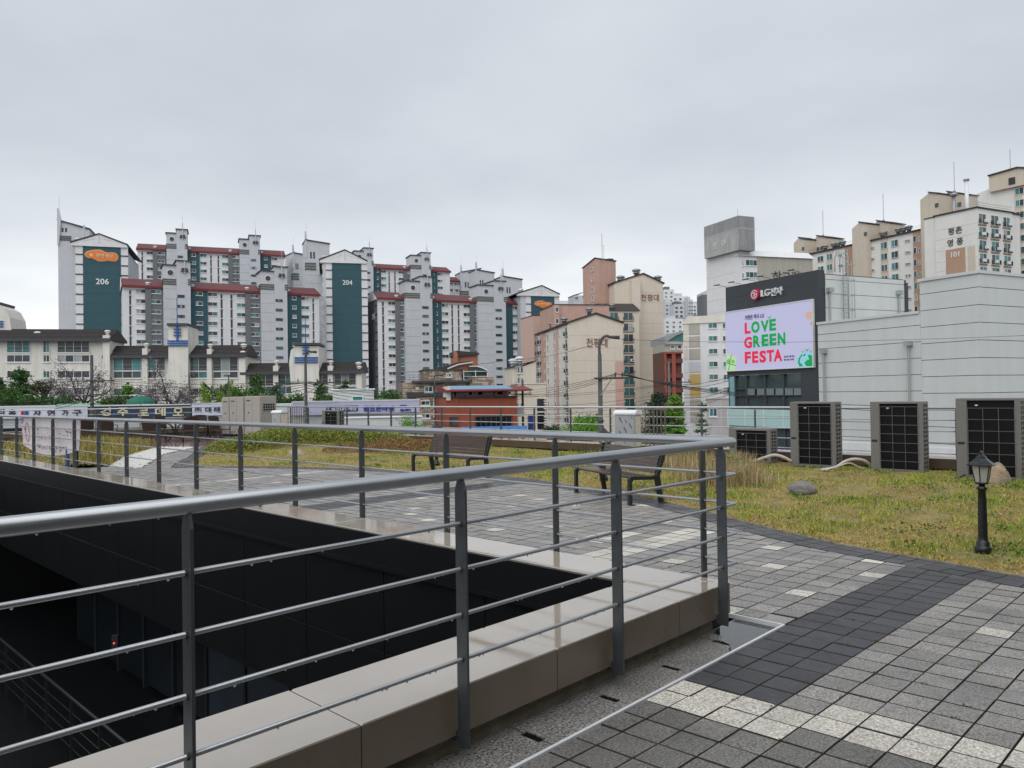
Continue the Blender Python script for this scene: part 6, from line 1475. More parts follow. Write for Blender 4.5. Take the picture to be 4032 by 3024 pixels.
zl, zt = yb.z(3808, 782), yb.z(3890, 745); wl = yb.part('wall', m_off, MB().prism([(0, 0), (yb.w, 0), (yb.w, zt), (yb.x(3895, 800), zt), (0, zl)], 0, 14, 'y')); yb.box('strip', c_tan, yb.x(3998, 850), yb.x(4026, 850), -.15, -.001, 0, zt-.1, wl)
for (a_, b_) in ((4000, 4022),):
    for k in range(9): window(wl, yb.x(a_, 850), -.16, zt-2.9-k*ST, 1.9, 1.6, 'plain', None, 2, [0, 2, 6])
tt = yb.part('stair_tower', c_tan, MB().prism([(yb.x(3901, 700), zt-1), (yb.x(4060, 700), zt-1), (yb.x(4060, 700), yb.z(4032, 672)), (yb.x(4015, 700), yb.z(4015, 664)), (yb.x(3901, 700), yb.z(3901, 697))], -1, 8, 'y'))
yb.part('tower_roof', m_dark, MB().prism([(yb.x(3899, 700), yb.z(3901, 697)), (yb.x(4015, 700), yb.z(4015, 664)), (yb.x(4062, 700), yb.z(4032, 672)), (yb.x(4062, 700), yb.z(4032, 668)), (yb.x(4015, 700), yb.z(4015, 659)), (yb.x(3899, 700), yb.z(3901, 692))], -1.4, 8.2, 'y'), tt); window(tt, yb.x(3980, 720), -1.02, yb.z(3985, 730), 1.4, 1.6, 'stair')
xm, zm = yb.at(3963, 680); yb.part('mast', m_steel, MB().tube([(xm, 2, zm-2), (xm, 2, zm+1.0)], .3, 8).tube([(xm, 2, zm+1), (xm, 2, zm+6)], .07, 6), tt)
for px in (3937, 4018): vent(wl, yb.x(px, 740), .6, zt, 1.9, m_steel)

# ================================================================== SHOP WITH THE BILLBOARD
lg = Fac('electronics_shop', 'dark electronics shop with a lit advertising screen above glazing', 2860, 61.9, 3226, 53.3, 1300, 'shop')
m_char = mat('charcoal_cladding', (.040, .048, .055), .5, 0, .08, .5)
zt = lg.z(3226, 1061); zbz = lg.z(3040, 1458)
DL_ = 9.4
fr = lg.box('facade', m_char, 0, lg.w, 0, .6, lg.z(2900, 1478), zt); lg.box('facade_pier', m_char, lg.x(3150), lg.w, 0.001, .6, 0, lg.z(2900, 1478))
for k in range(4): lg.box('cladding_joint', mat('char_joint', (.028,.033,.038), .6, 0, 0), 0, lg.w, -.006, -.001, zt-.9-k*1.0, zt-.88-k*1.0, fr)
sx0, sx1 = lg.x(2866), lg.x(3207); sz0, sz1 = lg.z(3035, 1452), lg.z(3035, 1206)
m_lit = lambda nm, c, e=.35: mat(nm, c, .5, 0, 0, emit=e, spec=.1)
scr = lg.box('screen', m_lit('screen_lilac', (.42, .415, .58), .36), sx0, sx1, -.16, -.001, sz0, sz1, fr)
mb = MB(); t_ = .06; mb.box(sx0-t_, sx1+t_, -.2, -.001, sz1, sz1+t_); mb.box(sx0-t_, sx1+t_, -.2, -.001, sz0-t_, sz0); mb.box(sx0-t_, sx0, -.2, -.001, sz0, sz1); mb.box(sx1, sx1+t_, -.2, -.001, sz0, sz1)
lg.part('screen_frame', m_frame, mb, fr)
def scr_txt(body, px, py, hpx, m_, wpx, bold=.03, shear=0):
    a_, z_ = lg.at(px, py); _, z2 = lg.at(px, py+hpx); w_ = lg.x(px+wpx/2, py)-lg.x(px-wpx/2, py)
    return obj('screen_lettering', text_mesh(body, m_, z_-z2, .01, bold, width=w_), scr, (a_, -.17, z_))
rL, gL, nL, wL = m_lit('screen_red', (.62, .03, .07)), m_lit('screen_green', (.01, .30, .07)), m_lit('screen_navy', (.02, .025, .09), .3), m_lit('screen_white', (.75, .75, .85), .4)
scr_txt('가전은 역시 LG', 2976, 1247, 19, nL, 76, .03)
for body, m_, px, py, h_, w_ in (('L', rL, 2950, 1292, 44, 23), ('O', gL, 2981, 1288, 46, 33), ('V', gL, 3018, 1284, 45, 32), ('E', gL, 3049, 1279, 46, 26),
    ('G', rL, 2952, 1349, 45, 31), ('R', gL, 2986, 1344, 47, 28), ('E', gL, 3019, 1340, 47, 27), ('E', gL, 3050, 1337, 47, 27), ('N', gL, 3084, 1334, 48, 30),
    ('F', rL, 2951, 1408, 46, 24), ('E', rL, 2980, 1406, 46, 24), ('S', rL, 3010, 1404, 48, 27), ('T', rL, 3040, 1401, 46, 29), ('A', rL, 3070, 1399, 47, 34)):
    scr_txt(body, px, py, h_, m_, w_, .045)
scr_txt('2023년 5월 2일~', 3115, 1403, 8, nL, 44, .02); scr_txt('행사 종료 시까지', 3113, 1416, 8, nL, 40, .02)
def blob(pts, m_, y=-.175, name='screen_graphic'): lg.part(name, m_, MB().prism([lg.at(px, py) for px, py in pts], y, y+.004, 'y'), scr)
def circ(cx_, cy_, r_, a0=0, a1=360, n=24, sx=1.0): return [(cx_+r_*sx*math.cos(R(a0+(a1-a0)*k/n)), cy_-r_*math.sin(R(a0+(a1-a0)*k/n))) for k in range(n+(a1-a0 < 360))]
yE = 1444
blob([(3146, yE)] + [p for p in circ(3184, 1424, 39, 195, -20, 20) if p[0] < 3206 and p[1] < yE] + [(3206, 1396), (3206, yE)], m_lit('screen_aqua', (.25, .50, .62)), -.1745)
blob([(3152,1410),(3163,1395),(3168,1397),(3158,1412),(3156,1428),(3166,1434),(3168,1443),(3155,1443),(3149,1428)], gL); blob([(3168,1400),(3178,1391),(3180,1398),(3172,1404)], gL)
blob([(3188,1397),(3204,1398),(3206,1440),(3199,1443),(3180,1441),(3174,1428),(3184,1418),(3193,1416),(3190,1406)], gL)
for (px, py, s_) in ((3184, 1377, 9), (3168, 1384, 5), (3198, 1383, 6), (3036, 1249, 8)): blob([(px, py+s_), (px-s_, py-s_*.4), (px-s_*.2, py)], gL, -.178); blob([(px, py+s_), (px+s_*.2, py-.2*s_), (px+s_, py-s_*.9)], gL, -.179)
blob(circ(3193, 1241, 15, 60, 300, 20, .95) + [(3205, 1256), (3205, 1226)], m_lit('screen_peach', (.55, .33, .25)), -.1745); blob([(3198, 1270), (3205, 1266), (3205, 1281), (3200, 1281)], m_lit('screen_amber', (.65, .25, .05)), -.1755)
blob([(2868, 1392), (2908, 1408), (2902, 1460), (2868, 1462)], m_lit('screen_lime', (.42, .58, .33)), -.1745)
for p in ([(2885,1398),(2888,1398),(2876,1460),(2873,1460)], [(2868,1428),(2905,1438),(2904,1441),(2868,1431)], circ(2876,1422,8,0,360,12), circ(2893,1424,7,0,360,12)): blob(p, gL if len(p) == 4 else m_lit('screen_leaf', (.15, .40, .12)), -.1765)
# brand sign above the screen
a_, z_ = lg.at(2981, 1160); rad = lg.at(2981, 1138)[1]-z_
em = lg.part('emblem', mat('emblem_crimson', (.45, .02, .07), .4, 0, .05), MB().disc((a_, z_), rad, -.28, -.001, 28), fr)
mb = MB()
ring = []
for k in range(20):
    w0, w1 = R(30+k*15.5), R(30+(k+1)*15.5)
    mb.prism([(a_+rad*.76*math.cos(w0), z_+rad*.76*math.sin(w0)), (a_+rad*.76*math.cos(w1), z_+rad*.76*math.sin(w1)), (a_+rad*.62*math.cos(w1), z_+rad*.62*math.sin(w1)), (a_+rad*.62*math.cos(w0), z_+rad*.62*math.sin(w0))], -.31, -.281, 'y')
mb.box(a_-.03, a_+.05, -.31, -.281, z_-rad*.35, z_+rad*.38); mb.box(a_-.03, a_+rad*.32, -.312, -.2811, z_-rad*.42, z_-rad*.30); mb.disc((a_-rad*.32, z_+rad*.28), rad*.11, -.31, -.281, 10); mb.box(a_+rad*.3, a_+rad*.72, -.31, -.2812, z_-.04, z_+.05)
lg.part('emblem_mark', m_frame, mb, em)
for body, px, py, h_, w_ in (('LG', 3018, 1153, 27, 34), ('전자', 3062, 1148, 32, 46)):
    b2, z2 = lg.at(px, py); _, z3 = lg.at(px, py+h_); obj('lettering', text_mesh(body, m_frame, z2-z3, .15, .014, width=lg.x(px+w_/2, py)-lg.x(px-w_/2, py)), fr, (b2, -.1, z2))
# lamps along the top
for px in (2864, 2922, 2980, 3038, 3096, 3160):
    b2 = lg.x(px); mb = MB(); mb.tube([(b2, .2, zt-.1), (b2, -.05, zt+.06), (b2-.1, -.9, zt+.16)], .018, 5); mb.box(b2-.35, b2+.2, -1.0, -.85, zt+.13, zt+.19)
    lg.part('sign_lamp', m_trim, mb, fr)
# glazing below
gz = lg.box('shop_glass', mat('shop_glass', (.05, .075, .08), .06, 0, .2, .5, spec=.6), lg.x(2862), lg.x(3150), .3, .4, 0, lg.z(2900, 1479))
mb = MB()
for px in (2863, 2886, 2930, 3003, 3076, 3150): mb.box(lg.x(px)-.06, lg.x(px)+.06, .12, .29, 0, lg.z(2900, 1479))
for py in (1530, 1558, 1600): z_ = lg.z(3000, py); mb.box(lg.x(2862), lg.x(3150), .15, .28, z_-.05, z_+.05)
lg.part('mullion', m_trim, mb, gz)
lg.box('corner_glass', mat('pale_glass', (.22, .42, .46), .1, 0, .1), lg.x(2866), lg.x(2884), .1, .14, lg.z(2900, 1600), lg.z(2900, 1482), gz)
for px in (2938, 2975, 3012, 3048, 3085, 3120): b2 = lg.x(px); z_ = lg.z(px, 1556); lg.box('vent_sash', mat('sash_grey', (.16,.2,.21), .2, 0, .1), b2, b2+.75, .05, .11, z_, z_+.5, gz)
lb = lg.box('spandrel', mat('mint_panel', (.42, .60, .58), .3, 0, .04), lg.x(2862), lg.x(3240), -.05, .119, lg.z(2990, 1680), lg.z(2990, 1612))
mb = MB()
for px in (2862, 2930, 3003, 3080, 3150, 3238): mb.box(lg.x(px)-.03, lg.x(px)+.03, -.08, -.051, lg.z(2990, 1680), lg.z(2990, 1612))
mb.box(lg.x(2862), lg.x(3240), -.075, -.0511, lg.z(2990, 1635), lg.z(2990, 1634)); lg.part('spandrel_joint', m_frame, mb, lb)
# panelled side of the shop and the lower block joined to it
def panel_wall(par, axis, c, s0, s1, z0, z1, step, m_, sign=-1, name='panel', start=None):
    z = z1; k = 0; h0 = start or step
    while z > z0 + .02:
        zb_ = max(z0, z - (h0 if k == 0 else step))
        mb = MB()
        if axis == 'x': mb.bbox(c if sign < 0 else c-.06, c+.06 if sign < 0 else c, s0, s1, zb_+.018, z-.018, .004)
        else: mb.bbox(s0, s1, c if sign < 0 else c-.06, c+.06 if sign < 0 else c, zb_+.018, z-.018, .004)
        mb.build(name, m_, par); z = zb_; k += 1
sd = 8.7
shell = lg.box('side_shell', mat('joint_dark', (.05, .055, .055), .8, 0, 0), lg.w-.4, lg.w+.02, .62, sd-.05, 0, zt-.25)
# the side wall runs back along local y on the plane x = w
panel_wall(shell, 'x', lg.w+.02, .62, sd, lg.z(3226, 1330), zt-.3, 1.0, m_wall['panel'], -1, start=.35)
lg.box('side_end', m_char, lg.w+.0, lg.w+.14, sd+.01, sd+.35, 0, zt-.5); lg.box('roof', m_trim, 0, lg.w, .61, 9, zt-.5, zt-.28)
def downpipe(par, x_, y_, z0, z1, axis='x'):
    mb = MB(); mb.tube([(x_, y_, z0), (x_, y_, z1)], .07, 8); mb.box(x_-.2, x_+.2, y_-.2, y_+.2, z1, z1+.3); mb.build('downpipe', mat('zinc', (.33,.35,.34), .5, .2, .1), par)
yA = lg.side(3270, 1200, lg.w+.25)[0]; downpipe(shell, lg.w+.22, yA, lg.z(3226, 1330), lg.side(3270, 1150, lg.w+.22)[1]); yB = lg.side(3543, 1200, lg.w+.25)[0]; downpipe(shell, lg.w+.22, yB, lg.z(3226, 1330), lg.side(3543, 1160, lg.w+.22)[1])
ld = empty('cage_ladder', lg.root.location + Vector((0, 0, 0)), lg.root.rotation_euler.z, 'caged steel access ladder on the side of the electronics shop', 'ladder')
ya, yb_ = lg.side(3322, 1200, lg.w+.3)[0], lg.side(3342, 1200, lg.w+.3)[0]; zlo, zhi = lg.z(3226, 1330), zt+1.0; X_ = lg.w+.3; m_zn = MATS['zinc']
for y_ in (ya, yb_): MB().tube([(X_, y_, zlo), (X_, y_, zhi), (X_-.15, y_, zhi+.35), (X_-.5, y_, zhi+.35), (X_-.7, y_, zhi), (X_-.7, y_, zt)], .035, 7).build('stile', m_zn, ld, True)
k = zlo
while k < zhi: MB().tube([(X_, ya, k), (X_, yb_, k)], .018, 6).build('rung', m_zn, ld, True); k += .3
yc = (ya+yb_)/2; 
for z_ in np.arange(zlo+.9, zhi, 1.05): MB().tube([(X_+.42*math.sin(R(w_))*1.6, yc-.42*math.cos(R(w_)), float(z_)) for w_ in range(0, 181, 20)], .022, 6).build('hoop', m_zn, ld, True)
for w_ in (40, 70, 100, 130): MB().tube([(X_+.42*math.sin(R(w_))*1.6, yc-.42*math.cos(R(w_)), zlo+.9), (X_+.42*math.sin(R(w_))*1.6, yc-.42*math.cos(R(w_)), zhi-.3)], .016, 6).build('cage_bar', m_zn, ld, True)
# lower grey block: near corner at x=3860
gb = Fac('panel_building', 'big grey building of horizontal metal panels behind the condensers', 3222, 53.2, 3860, 43, 1400, 'building')
z_lo = gb.z(3222, 1280); z_lo2 = gb.z(3610, 1228); zl_avg = gb.z(3400, 1256); x_step = gb.x(3625, 1300); z_hi = gb.z(3860, 1071)
sh2 = gb.box('shell', MATS['joint_dark'], .05, x_step, .07, 9, 0, zl_avg-.1); sh3 = gb.box('shell', MATS['joint_dark'], x_step+.01, gb.w-.07, .07, 14, 0, z_hi-.1)
panel_wall(sh2, 'y', 0, .0, x_step-.005, 0, zl_avg, 1.0, m_wall['panel'], -1, start=.75); panel_wall(sh3, 'y', 0, x_step+.005, gb.w, 0, z_hi, 1.0, m_wall['panel'], -1, start=.82)
panel_wall(sh3, 'x', gb.w, .065, 14, 0, z_hi-.002, 1.0, m_wall['panel'], 1, start=.82); panel_wall(sh3, 'x', x_step, .065, 9, zl_avg, z_hi-.002, 1.0, m_wall['panel'], -1, start=.82)
mb = MB(); mb.box(-.05, x_step-.07, -.08, 9, zl_avg-.05, zl_avg+.12); mb.build('coping', m_wall['panel'], gb.root); mb = MB(); mb.box(x_step-.12, gb.w+.08, -.1, 14.1, z_hi-.05, z_hi+.13); mb.build('coping', m_wall['panel'], gb.root)
for px, yt in ((3250, 1392), (3585, 1362)): downpipe(gb.root, gb.x(px, 1400), -.18, 0, gb.z(px, yt))
gb.box('plinth', m_wall['white'], 0, gb.w, -.15, -.001, 0, gb.z(3500, 1750), gb.root)

# ================================================================== GROUND, TREES, POLES, CABLES
b = MB(); b.box(-4000, 4000, -300, 8000, ZB-1, ZB); obj('ground', b.mesh('ground', mat('town_ground', (.10, .10, .095), .9, 0, .3, .05)), None, kind='structure')
# unseen storey added behind and left of the camera to shade the foreground
m_shade_storey = mat('shading_storey_clad', (.06, .058, .055), .5, 0, .1, 1)
b = MB(); b.box(-14, 13, -7, -2.2, 0, 3.5); b.box(-14, -1.3, -2.198, 2.2, 0, 3.5); ph = uvroot('shading_storey', b.mesh('shading_storey', m_shade_storey), kind='structure')
for k in range(12): MB().box(-.8+k*1.1, .1+k*1.1, -2.2+.002, -2.15, .3, 2.6).build('pane', m_glassdark, ph)
MB().box(-14.2, 13.2, -7, -1.9, 3.502, 3.8).build('eave', m_shade_storey, ph)

m_bark = mat('bark', (.045, .036, .030), .9, 0, .3, 6)
m_fol = mat('foliage', (.1, .2, .03), .65, 0, 0, attr='Col', spec=.2)
ORD = ['topmost', 'second from the top', 'third from the top', 'fourth from the top', 'fifth from the top', 'lowest']
def tree(name, label, px, ytop, Dp, wpx, kind, cols, wts, seed, n=2600, leaf=.25, ybase=None, group='trees beyond the roof garden'):
    n = int(n*(1.9 if kind != 'sparse' else 1.15)); r = np.random.default_rng(seed); rd = random.Random(seed)
    top = D(px, ytop, Dp); H_ = top.z - ZB; Rw = wpx/2*Dp/F_PX
    rt = empty(name, (top.x, top.y, ZB), rd.uniform(0, 6), label, 'tree', group)
    mb = MB(); tips = []
    if kind == 'cone':
        mb.tube([(0,0,0),(rd.uniform(-.1,.1),0,H_*.5),(0,0,H_*.97)], [.22,.13,.02], 7)
        h0 = H_*.42; z = h0
        while z < H_*.96:
            t = (z-h0)/(H_-h0); rr = Rw*(1-t)**.8*rd.uniform(.75, 1.1)+.12
            for q in range(rd.randint(4, 6)):
                w = rd.uniform(0, 6.28); e = Vector((math.cos(w)*rr, math.sin(w)*rr, z+rr*rd.uniform(-.15, .35)))
                mb.tube([(0,0,z), e*.55+Vector((0,0,z*.45)), e], [.04,.025,.01], 4); tips += [(e, .55), ((Vector((0,0,z))+e)*.5, .5), (e*.8+Vector((0,0,z*.2)), .45)]
            z += rd.uniform(.28, .5)
        tips.append((Vector((0,0,H_*.97)), .3)); sp = .42*max(.6, Rw/1.5)
    else:
        hc = H_ - (Rw*1.25 if kind != 'willow' else Rw*1.5)
        mb.tube([(0,0,0),(rd.uniform(-.2,.2),rd.uniform(-.2,.2),hc*.6),(0,0,hc)], [.28,.2,.14], 8)
        nl = {'round': 9, 'sparse': 12, 'willow': 10}[kind]
        for q in range(nl):
            w = 6.28*q/nl + rd.uniform(-.3, .3); el_ = rd.uniform(.15, 1.35); L_ = Rw*rd.uniform(.75, 1.05)*(1.15 if el_ > .9 else 1)
            base = Vector((0,0,hc - rd.uniform(0, Rw*.5))); e = base + Vector((math.cos(w)*math.cos(el_), math.sin(w)*math.cos(el_), math.sin(el_)))*L_
            m_ = base*.45 + e*.55 + Vector((0,0,-.12*L_)); mb.tube([base, m_, e], [.11,.07,.025], 5)
            for s_ in range({'round': 4, 'sparse': 7, 'willow': 5}[kind]):
                t = rd.uniform(.35, 1); p = base*(1-t) + e*t; w2 = w+rd.uniform(-1.3, 1.3); e2 = p + Vector((math.cos(w2)*.8, math.sin(w2)*.8, rd.uniform(.0, .9)))*L_*rd.uniform(.25, .5)
                mb.tube([p, (p+e2)*.5+Vector((0,0,-.04)), e2], [.045,.03,.01], 4); tips.append((e2, .5))
                if kind == 'sparse':
                    for _ in range(3):
                        e3 = e2 + Vector((rd.uniform(-1,1), rd.uniform(-1,1), rd.uniform(.0,.9)))*Rw*.14; mb.tube([e2, e3], [.02,.008], 3); tips.append((e3, .22))
            tips.append((e, .5))
        sp = {'round': .30, 'sparse': .10, 'willow': .22}[kind]*Rw
    mb.build('trunk', m_bark, rt, True)
    P_ = []
    ti = r.integers(0, len(tips), n)
    for k in ti:
        e, s_ = tips[k]
        if kind == 'willow':
            dz = abs(r.normal(0, .55))*Rw*1.3; P_.append((e.x+r.normal(0, .12), e.y+r.normal(0, .12), e.z-dz))
        elif kind == 'cone': P_.append((e.x+r.normal(0, sp*s_), e.y+r.normal(0, sp*s_), e.z+r.normal(0, sp*s_*.45)))
        else: P_.append((e.x+r.normal(0, sp), e.y+r.normal(0, sp), e.z+r.normal(0, sp*.8)))
    cc = pal(r, n, cols, wts, .22); v, f, c = leaves(np.array(P_), np.full(n, leaf), .3, cc, seed+1)
    obj('crown', np_mesh('crown', v, f, m_fol, c), rt)
    return rt
GD = [(.03,.085,.022),(.045,.11,.025),(.07,.14,.03)]; GB = [(.10,.24,.03),(.15,.32,.04),(.07,.17,.025)]; PU = [(.20,.165,.19),(.27,.225,.255),(.12,.10,.105),(.12,.13,.05)]; WI = [(.17,.30,.04),(.23,.38,.06),(.12,.22,.03)]
tree('green_tree', 'dark green pointed tree in front of the left villa', 78, 1432, 88, 120, 'cone', GD, [2,2,1], 1, 3600)
tree('green_tree', 'dark green tree cut off by the left edge of the picture', 2, 1475, 84, 110, 'cone', GD, [2,2,1], 2, 3000)
tree('sparse_tree', 'sparse brownish green tree between the pointed tree and the left blossom tree', 172, 1478, 86, 110, 'sparse', [(.08,.10,.04),(.12,.10,.07),(.06,.09,.03)], [1,1,1], 3, 1300, .2)
tree('blossom_tree', 'left of the two sparse purple blossom trees, behind the utility pole', 330, 1437, 84, 230, 'sparse', PU, [3,3,2,1], 4, 2300, .2)
tree('green_tree', 'small green tree between the two purple blossom trees', 505, 1496, 80, 80, 'cone', GB, [1,0.3,2], 5, 1900)
tree('blossom_tree', 'right of the two sparse purple blossom trees, left of the willow', 670, 1424, 84, 245, 'sparse', PU, [3,3,2,1], 6, 2300, .2)
tree('willow', 'light green drooping willow behind the beige outdoor units', 862, 1452, 82, 135, 'willow', WI, [2,2,1], 7, 3000, .17)
tree('green_tree', 'green pointed tree right of the willow', 1008, 1460, 86, 110, 'cone', GD+GB[:1], [1,2,2,2], 8, 2600)
tree('green_tree', 'blue-green pointed tree left of the lamp pole', 1090, 1500, 88, 100, 'cone', [(.05,.10,.06),(.08,.14,.08)], [1,1], 9, 2000)
tree('green_tree', 'green pointed tree just right of the lamp pole', 1255, 1488, 84, 100, 'cone', GD+GB[:1], [1,2,2,1], 10, 2400)
tree('green_tree', 'narrow green tree before the right end of the villas', 1362, 1484, 84, 80, 'cone', GD, [1,2,2], 11, 2000)
tree('green_tree', 'green round tree left of the stone house', 1512, 1548, 82, 100, 'round', GD+GB[:1], [1,2,2,1], 12, 1800)
tree('green_bush', 'bright green bush below the lilac signboard, behind the railing', 1622, 1648, 50, 95, 'round', GB, [2,2,1], 13, 2000, .12)
tree('green_tree', 'yellow-green tree at the foot of the tall lamp pole', 2320, 1612, 50, 120, 'sparse', GB, [2,1,1], 14, 1800, .13)
tree('green_bush', 'bright green bush left of the tall lamp pole', 2292, 1640, 46, 130, 'round', GB, [2,2,1], 15, 2600, .12)
tree('ginkgo_tree', 'bright green upright tree left of the electronics shop', 2655, 1538, 54, 115, 'cone', GB, [2,3,1], 16, 4200, .17)
tree('pine_tree', 'dull grey-green pine left of the bright upright tree', 2590, 1540, 68, 150, 'cone', [(.035,.06,.035),(.055,.085,.05)], [1,1], 17, 2800)
tree('pine_tree', 'small dark pine in front of the balcony column', 2482, 1588, 72, 75, 'cone', [(.03,.05,.03),(.045,.07,.04)], [1,1], 18, 1800)
tree('spire_tree', 'slim dark green spire tree right of the bright upright tree', 2762, 1572, 58, 60, 'cone', GD, [1,1,1], 19, 1300, .14)
tree('green_bush', 'round dark green bush at the foot of the cream block', 2172, 1668, 62, 60, 'round', [(.03,.07,.03),(.05,.09,.04)], [1,1], 20, 1100, .13)

for k, (px, yt, Dp, w, lab, c_) in enumerate(((38,1528,80,95,'dark green bush between the two leftmost pointed trees',GD),(135,1540,78,90,'dark green bush behind the white furniture signboard',GD),(238,1562,76,85,'low dark bush left of the dark utility pole',GD),
    (440,1556,76,80,'low green bush right of the dark utility pole',GD),(940,1520,84,90,'green bush between the willow and the pointed tree',GB),(1060,1548,80,100,'low green bush left of the lamp pole base',GD),(1160,1540,82,90,'low green bush at the foot of the lamp pole',GD),(1310,1545,82,80,'low green bush before the cabin',GD))):
    tree('green_bush', lab, px, yt, Dp, w, 'round', c_, [1,1,1], 40+k, 1300, .2)

# ---- poles
m_pole = mat('concrete_pole', (.135, .13, .12), .8, 0, .2, 3, .3, 30, streak=.2); m_poled = mat('dark_pole', (.055, .055, .055), .7, 0, .2, 3)
def pole(label, px, ytop, Dp, r0, r1, arm=None, arms=(), m_=None, ybend=None, tilt=0.0):
    m_ = m_ or m_pole; p = D(px, ytop, Dp); rt = empty('utility_pole', (p.x, p.y, ZB), 0, label, 'pole'); h = p.z - ZB
    MB().tube([(0,0,0),(0,0,h*.5),(0,0,h)], [r0,(r0+r1)/2,r1], 12).build('shaft', m_, rt, True)
    S = Dp/F_PX
    if arm:                                                # curved lamp arm
        q = [(0,0,h-.05),(.0,0,h+arm[1]*S*.5),(arm[0]*S*.25,0,h+arm[1]*S*.85),(arm[0]*S*.65,0,h+arm[1]*S),(arm[0]*S,0,h+arm[1]*S*.93)]
        a_ = MB().tube(smooth_path(q, 5), r1*.75, 8).build('lamp_arm', m_, rt, True)
        MB().tube([(arm[0]*S-.05,0,h+arm[1]*S*.93),(arm[0]*S+.5,0,h+arm[1]*S*.90)], [.07,.1], 8).build('lamp_head', m_poled, a_, True)
    for (xa, xb, yy, ins, brace) in arms:
        z_ = D(px, yy, Dp).z - ZB; x0, x1 = (xa-px)*S, (xb-px)*S
        a_ = MB().box(x0, x1, -.20, -.11, z_-.05, z_+.05).build('crossarm', m_poled, rt)
        for ix in ins:
            MB().lathe([(.02,0),(.025,.06),(.06,.07),(.06,.10),(.03,.11),(.06,.14),(.06,.17),(.03,.18),(.055,.21),(.03,.25)], 9, ((ix-px)*S, -.155, z_+.05)).build('insulator', m_poled, a_, True)
        if brace: MB().tube([(0,-.15,z_-.9),((brace-px)*S,-.15,z_-.06)], .03, 6).build('brace', m_steel, a_)
    for k in (h*.55, h*.72): MB().tube([(0,0,k),(0,0,k+.08)], r0*.95, 12).build('band', m_poled, rt)
    return rt
pole('tall dark lamp pole with curved top and crossarm in front of the cream block', 2361, 1395, 40, .19, .10, (42, 72), [(2336, 2482, 1490, (2420, 2447, 2474), 2404)], mat('weathered_pole', (.075, .075, .072), .7, 0, .25, 3, .2, 30))
pole('dark utility pole with two crossarms in front of the left villa', 361, 1398, 62, .2, .11, None, [(275, 452, 1500, (285, 330, 395, 440), None), (330, 400, 1556, (), None)], m_poled)
pole('lamp pole with curved top rising between the pointed trees', 1203, 1430, 58, .2, .10, (18, 48), [(1085, 1320, 1508, (1120, 1175, 1250, 1300), 1265)], m_poled)
pole('thin pole in front of the stone house', 1711, 1490, 76, .12, .07, (14, 14), [(1695, 1728, 1520, (), None)], m_poled)
pole('utility pole with transformer right of the terracotta house', 2057, 1496, 74, .17, .10, None, [(2020, 2092, 1552, (2030, 2057, 2085), None)], m_poled)
pole('pale utility pole in front of the barrel roof building', 2633, 1424, 84, .2, .12, None, [(2570, 2720, 1506, (2580, 2610, 2680, 2710), None)])
pole('thin dark street lamp behind the navy signboard', 745, 1478, 74, .1, .06, (10, 6), (), m_poled)
pole('thin dark street lamp behind the beige outdoor units', 900, 1484, 74, .1, .06, (-16, 5), (), m_poled)
tr = empty('transformer', D(2045, 1640, 73.6), 0, 'grey box transformer hung on the utility pole by the terracotta house', 'transformer'); MB().bbox(-.45, .45, -.35, .1, 0, 1.0, .04).build('tank', m_wall['panel'], tr); MB().tube([(-.25,-.1,1.0),(-.25,-.1,1.25)], .07, 8).build('bushing', m_poled, tr); MB().tube([(.25,-.1,1.0),(.25,-.1,1.25)], .07, 8).build('bushing', m_poled, tr)

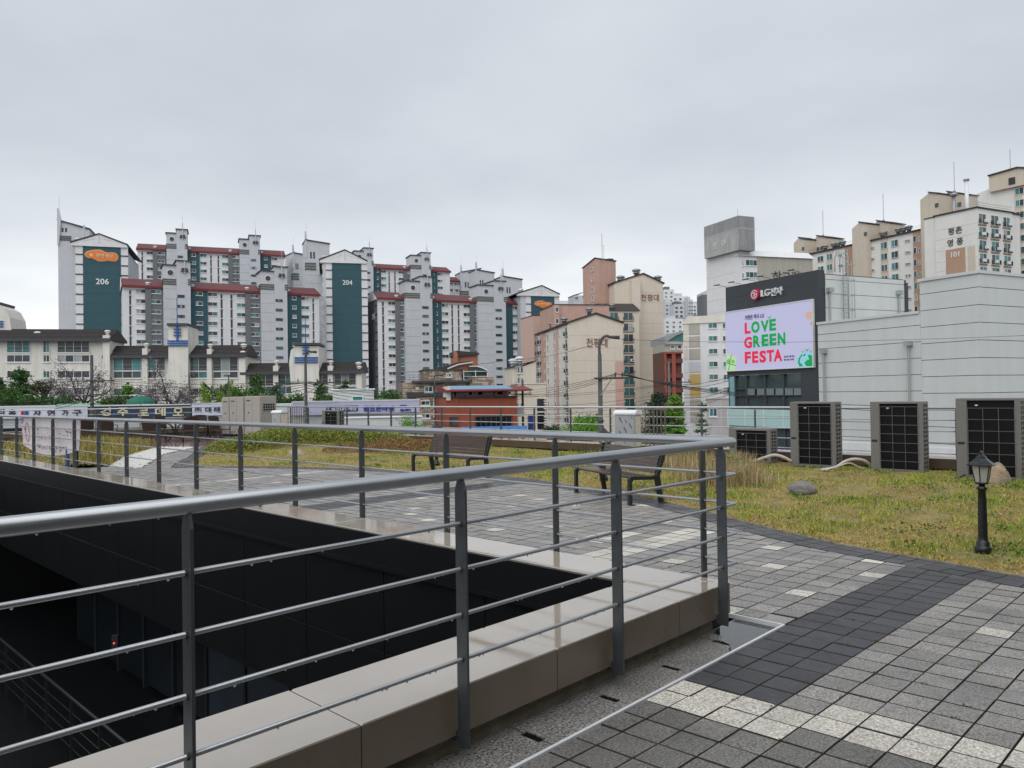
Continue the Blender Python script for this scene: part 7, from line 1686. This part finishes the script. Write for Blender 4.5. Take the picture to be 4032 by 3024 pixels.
# ---- overhead cables
m_cab_ = mat('cable_black', (.018, .018, .018), .6, 0, 0)
def cable(label, group, pts, r=.018, sag=.4):
    P3 = [D(x, y, d) for x, y, d in pts]; out = []
    for a_, c_ in zip(P3[:-1], P3[1:]):
        for k in range(10): t = k/10; q = a_.lerp(c_, t); q.z -= sag*4*t*(1-t); out.append(q)
    out.append(P3[-1]); obj('power_cable', MB().tube(out, r, 5).mesh('power_cable', m_cab_, True), None, label=label, cat='cable', group=group)
for o_, (y0, y1, y2, s_) in enumerate(((1490,1496,1500,.3),(1500,1499,1506,.5),(1578,1552,1508,.3),(1586,1556,1514,.5),(1592,1560,1522,.7),(1600,1566,1532,.8))):
    cable('overhead cable above the shops left of the lamp pole, ' + ORD[o_] + ' of six', 'cables over the shops', [(-80, y0, 66), (361, y1, 62), (1203, y2, 58)], .02, s_)
for o_, (y0, y1, y2, s_) in enumerate(((1500,1545,1555,.3),(1508,1549,1560,.4),(1516,1556,1570,.5),(1526,1566,1590,.6),(1540,1580,1620,.6))):
    cable('cable right of the lamp pole before the stone house, ' + ORD[o_ if o_ < 4 else 5], 'cables before the stone house', [(1203, y0, 58), (1711, y1, 76), (2057, y2, 74)], .02, s_)
for o_, (y0, y1, s_) in enumerate(((1548,1472,.15),(1556,1474,.2),(1564,1478,.25),(1572,1482,.3))):
    cable('cable climbing to the crossarm of the tall lamp pole, ' + ORD[o_ if o_ < 3 else 5] + ' of four', 'cables at the tall lamp pole', [(1450, y0+18, 78), (2057, y0-8, 74), (2425, y1, 40)], .014, s_)
cable('black overhead cable sloping from the tall lamp pole past the electronics shop, topmost', None, [(2425, 1471, 40), (2863, 1541, 42), (3250, 1590, 46), (4100, 1604, 50)], .02, .1)
cable('black overhead cable sloping from the tall lamp pole past the electronics shop, middle one', None, [(2450, 1473, 40), (2863, 1546, 42), (3250, 1598, 46), (4100, 1614, 50)], .02, .12)
cable('black overhead cable sloping from the tall lamp pole past the electronics shop, lowest', None, [(2475, 1476, 40), (2863, 1551, 42), (3250, 1606, 46), (4100, 1626, 50)], .02, .15)
for o_, (y0, y1, y2, s_) in enumerate(((1556,1509,1487,.3),(1560,1512,1500,.4),(1600,1545,1525,.4),(1612,1556,1535,.5),(1632,1570,1552,.5),(1648,1582,1556,.6))):
    cable('cable over the street right of the transformer pole, ' + ORD[o_] + ' of six', 'cables over the street', [(2057, y0, 74), (2633, y1, 84), (2868, y2, 60)], .018, s_)
cable('thin wire crossing the advertising screen from the curved lamp arm', None, [(2412, 1334, 40), (2900, 1346, 45), (3300, 1342, 42), (4100, 1318, 38)], .010, .05)
cable('thin wire running left from the curved lamp arm to the stone house', None, [(2398, 1336, 40), (2000, 1416, 60), (1480, 1470, 90)], .012, .3)
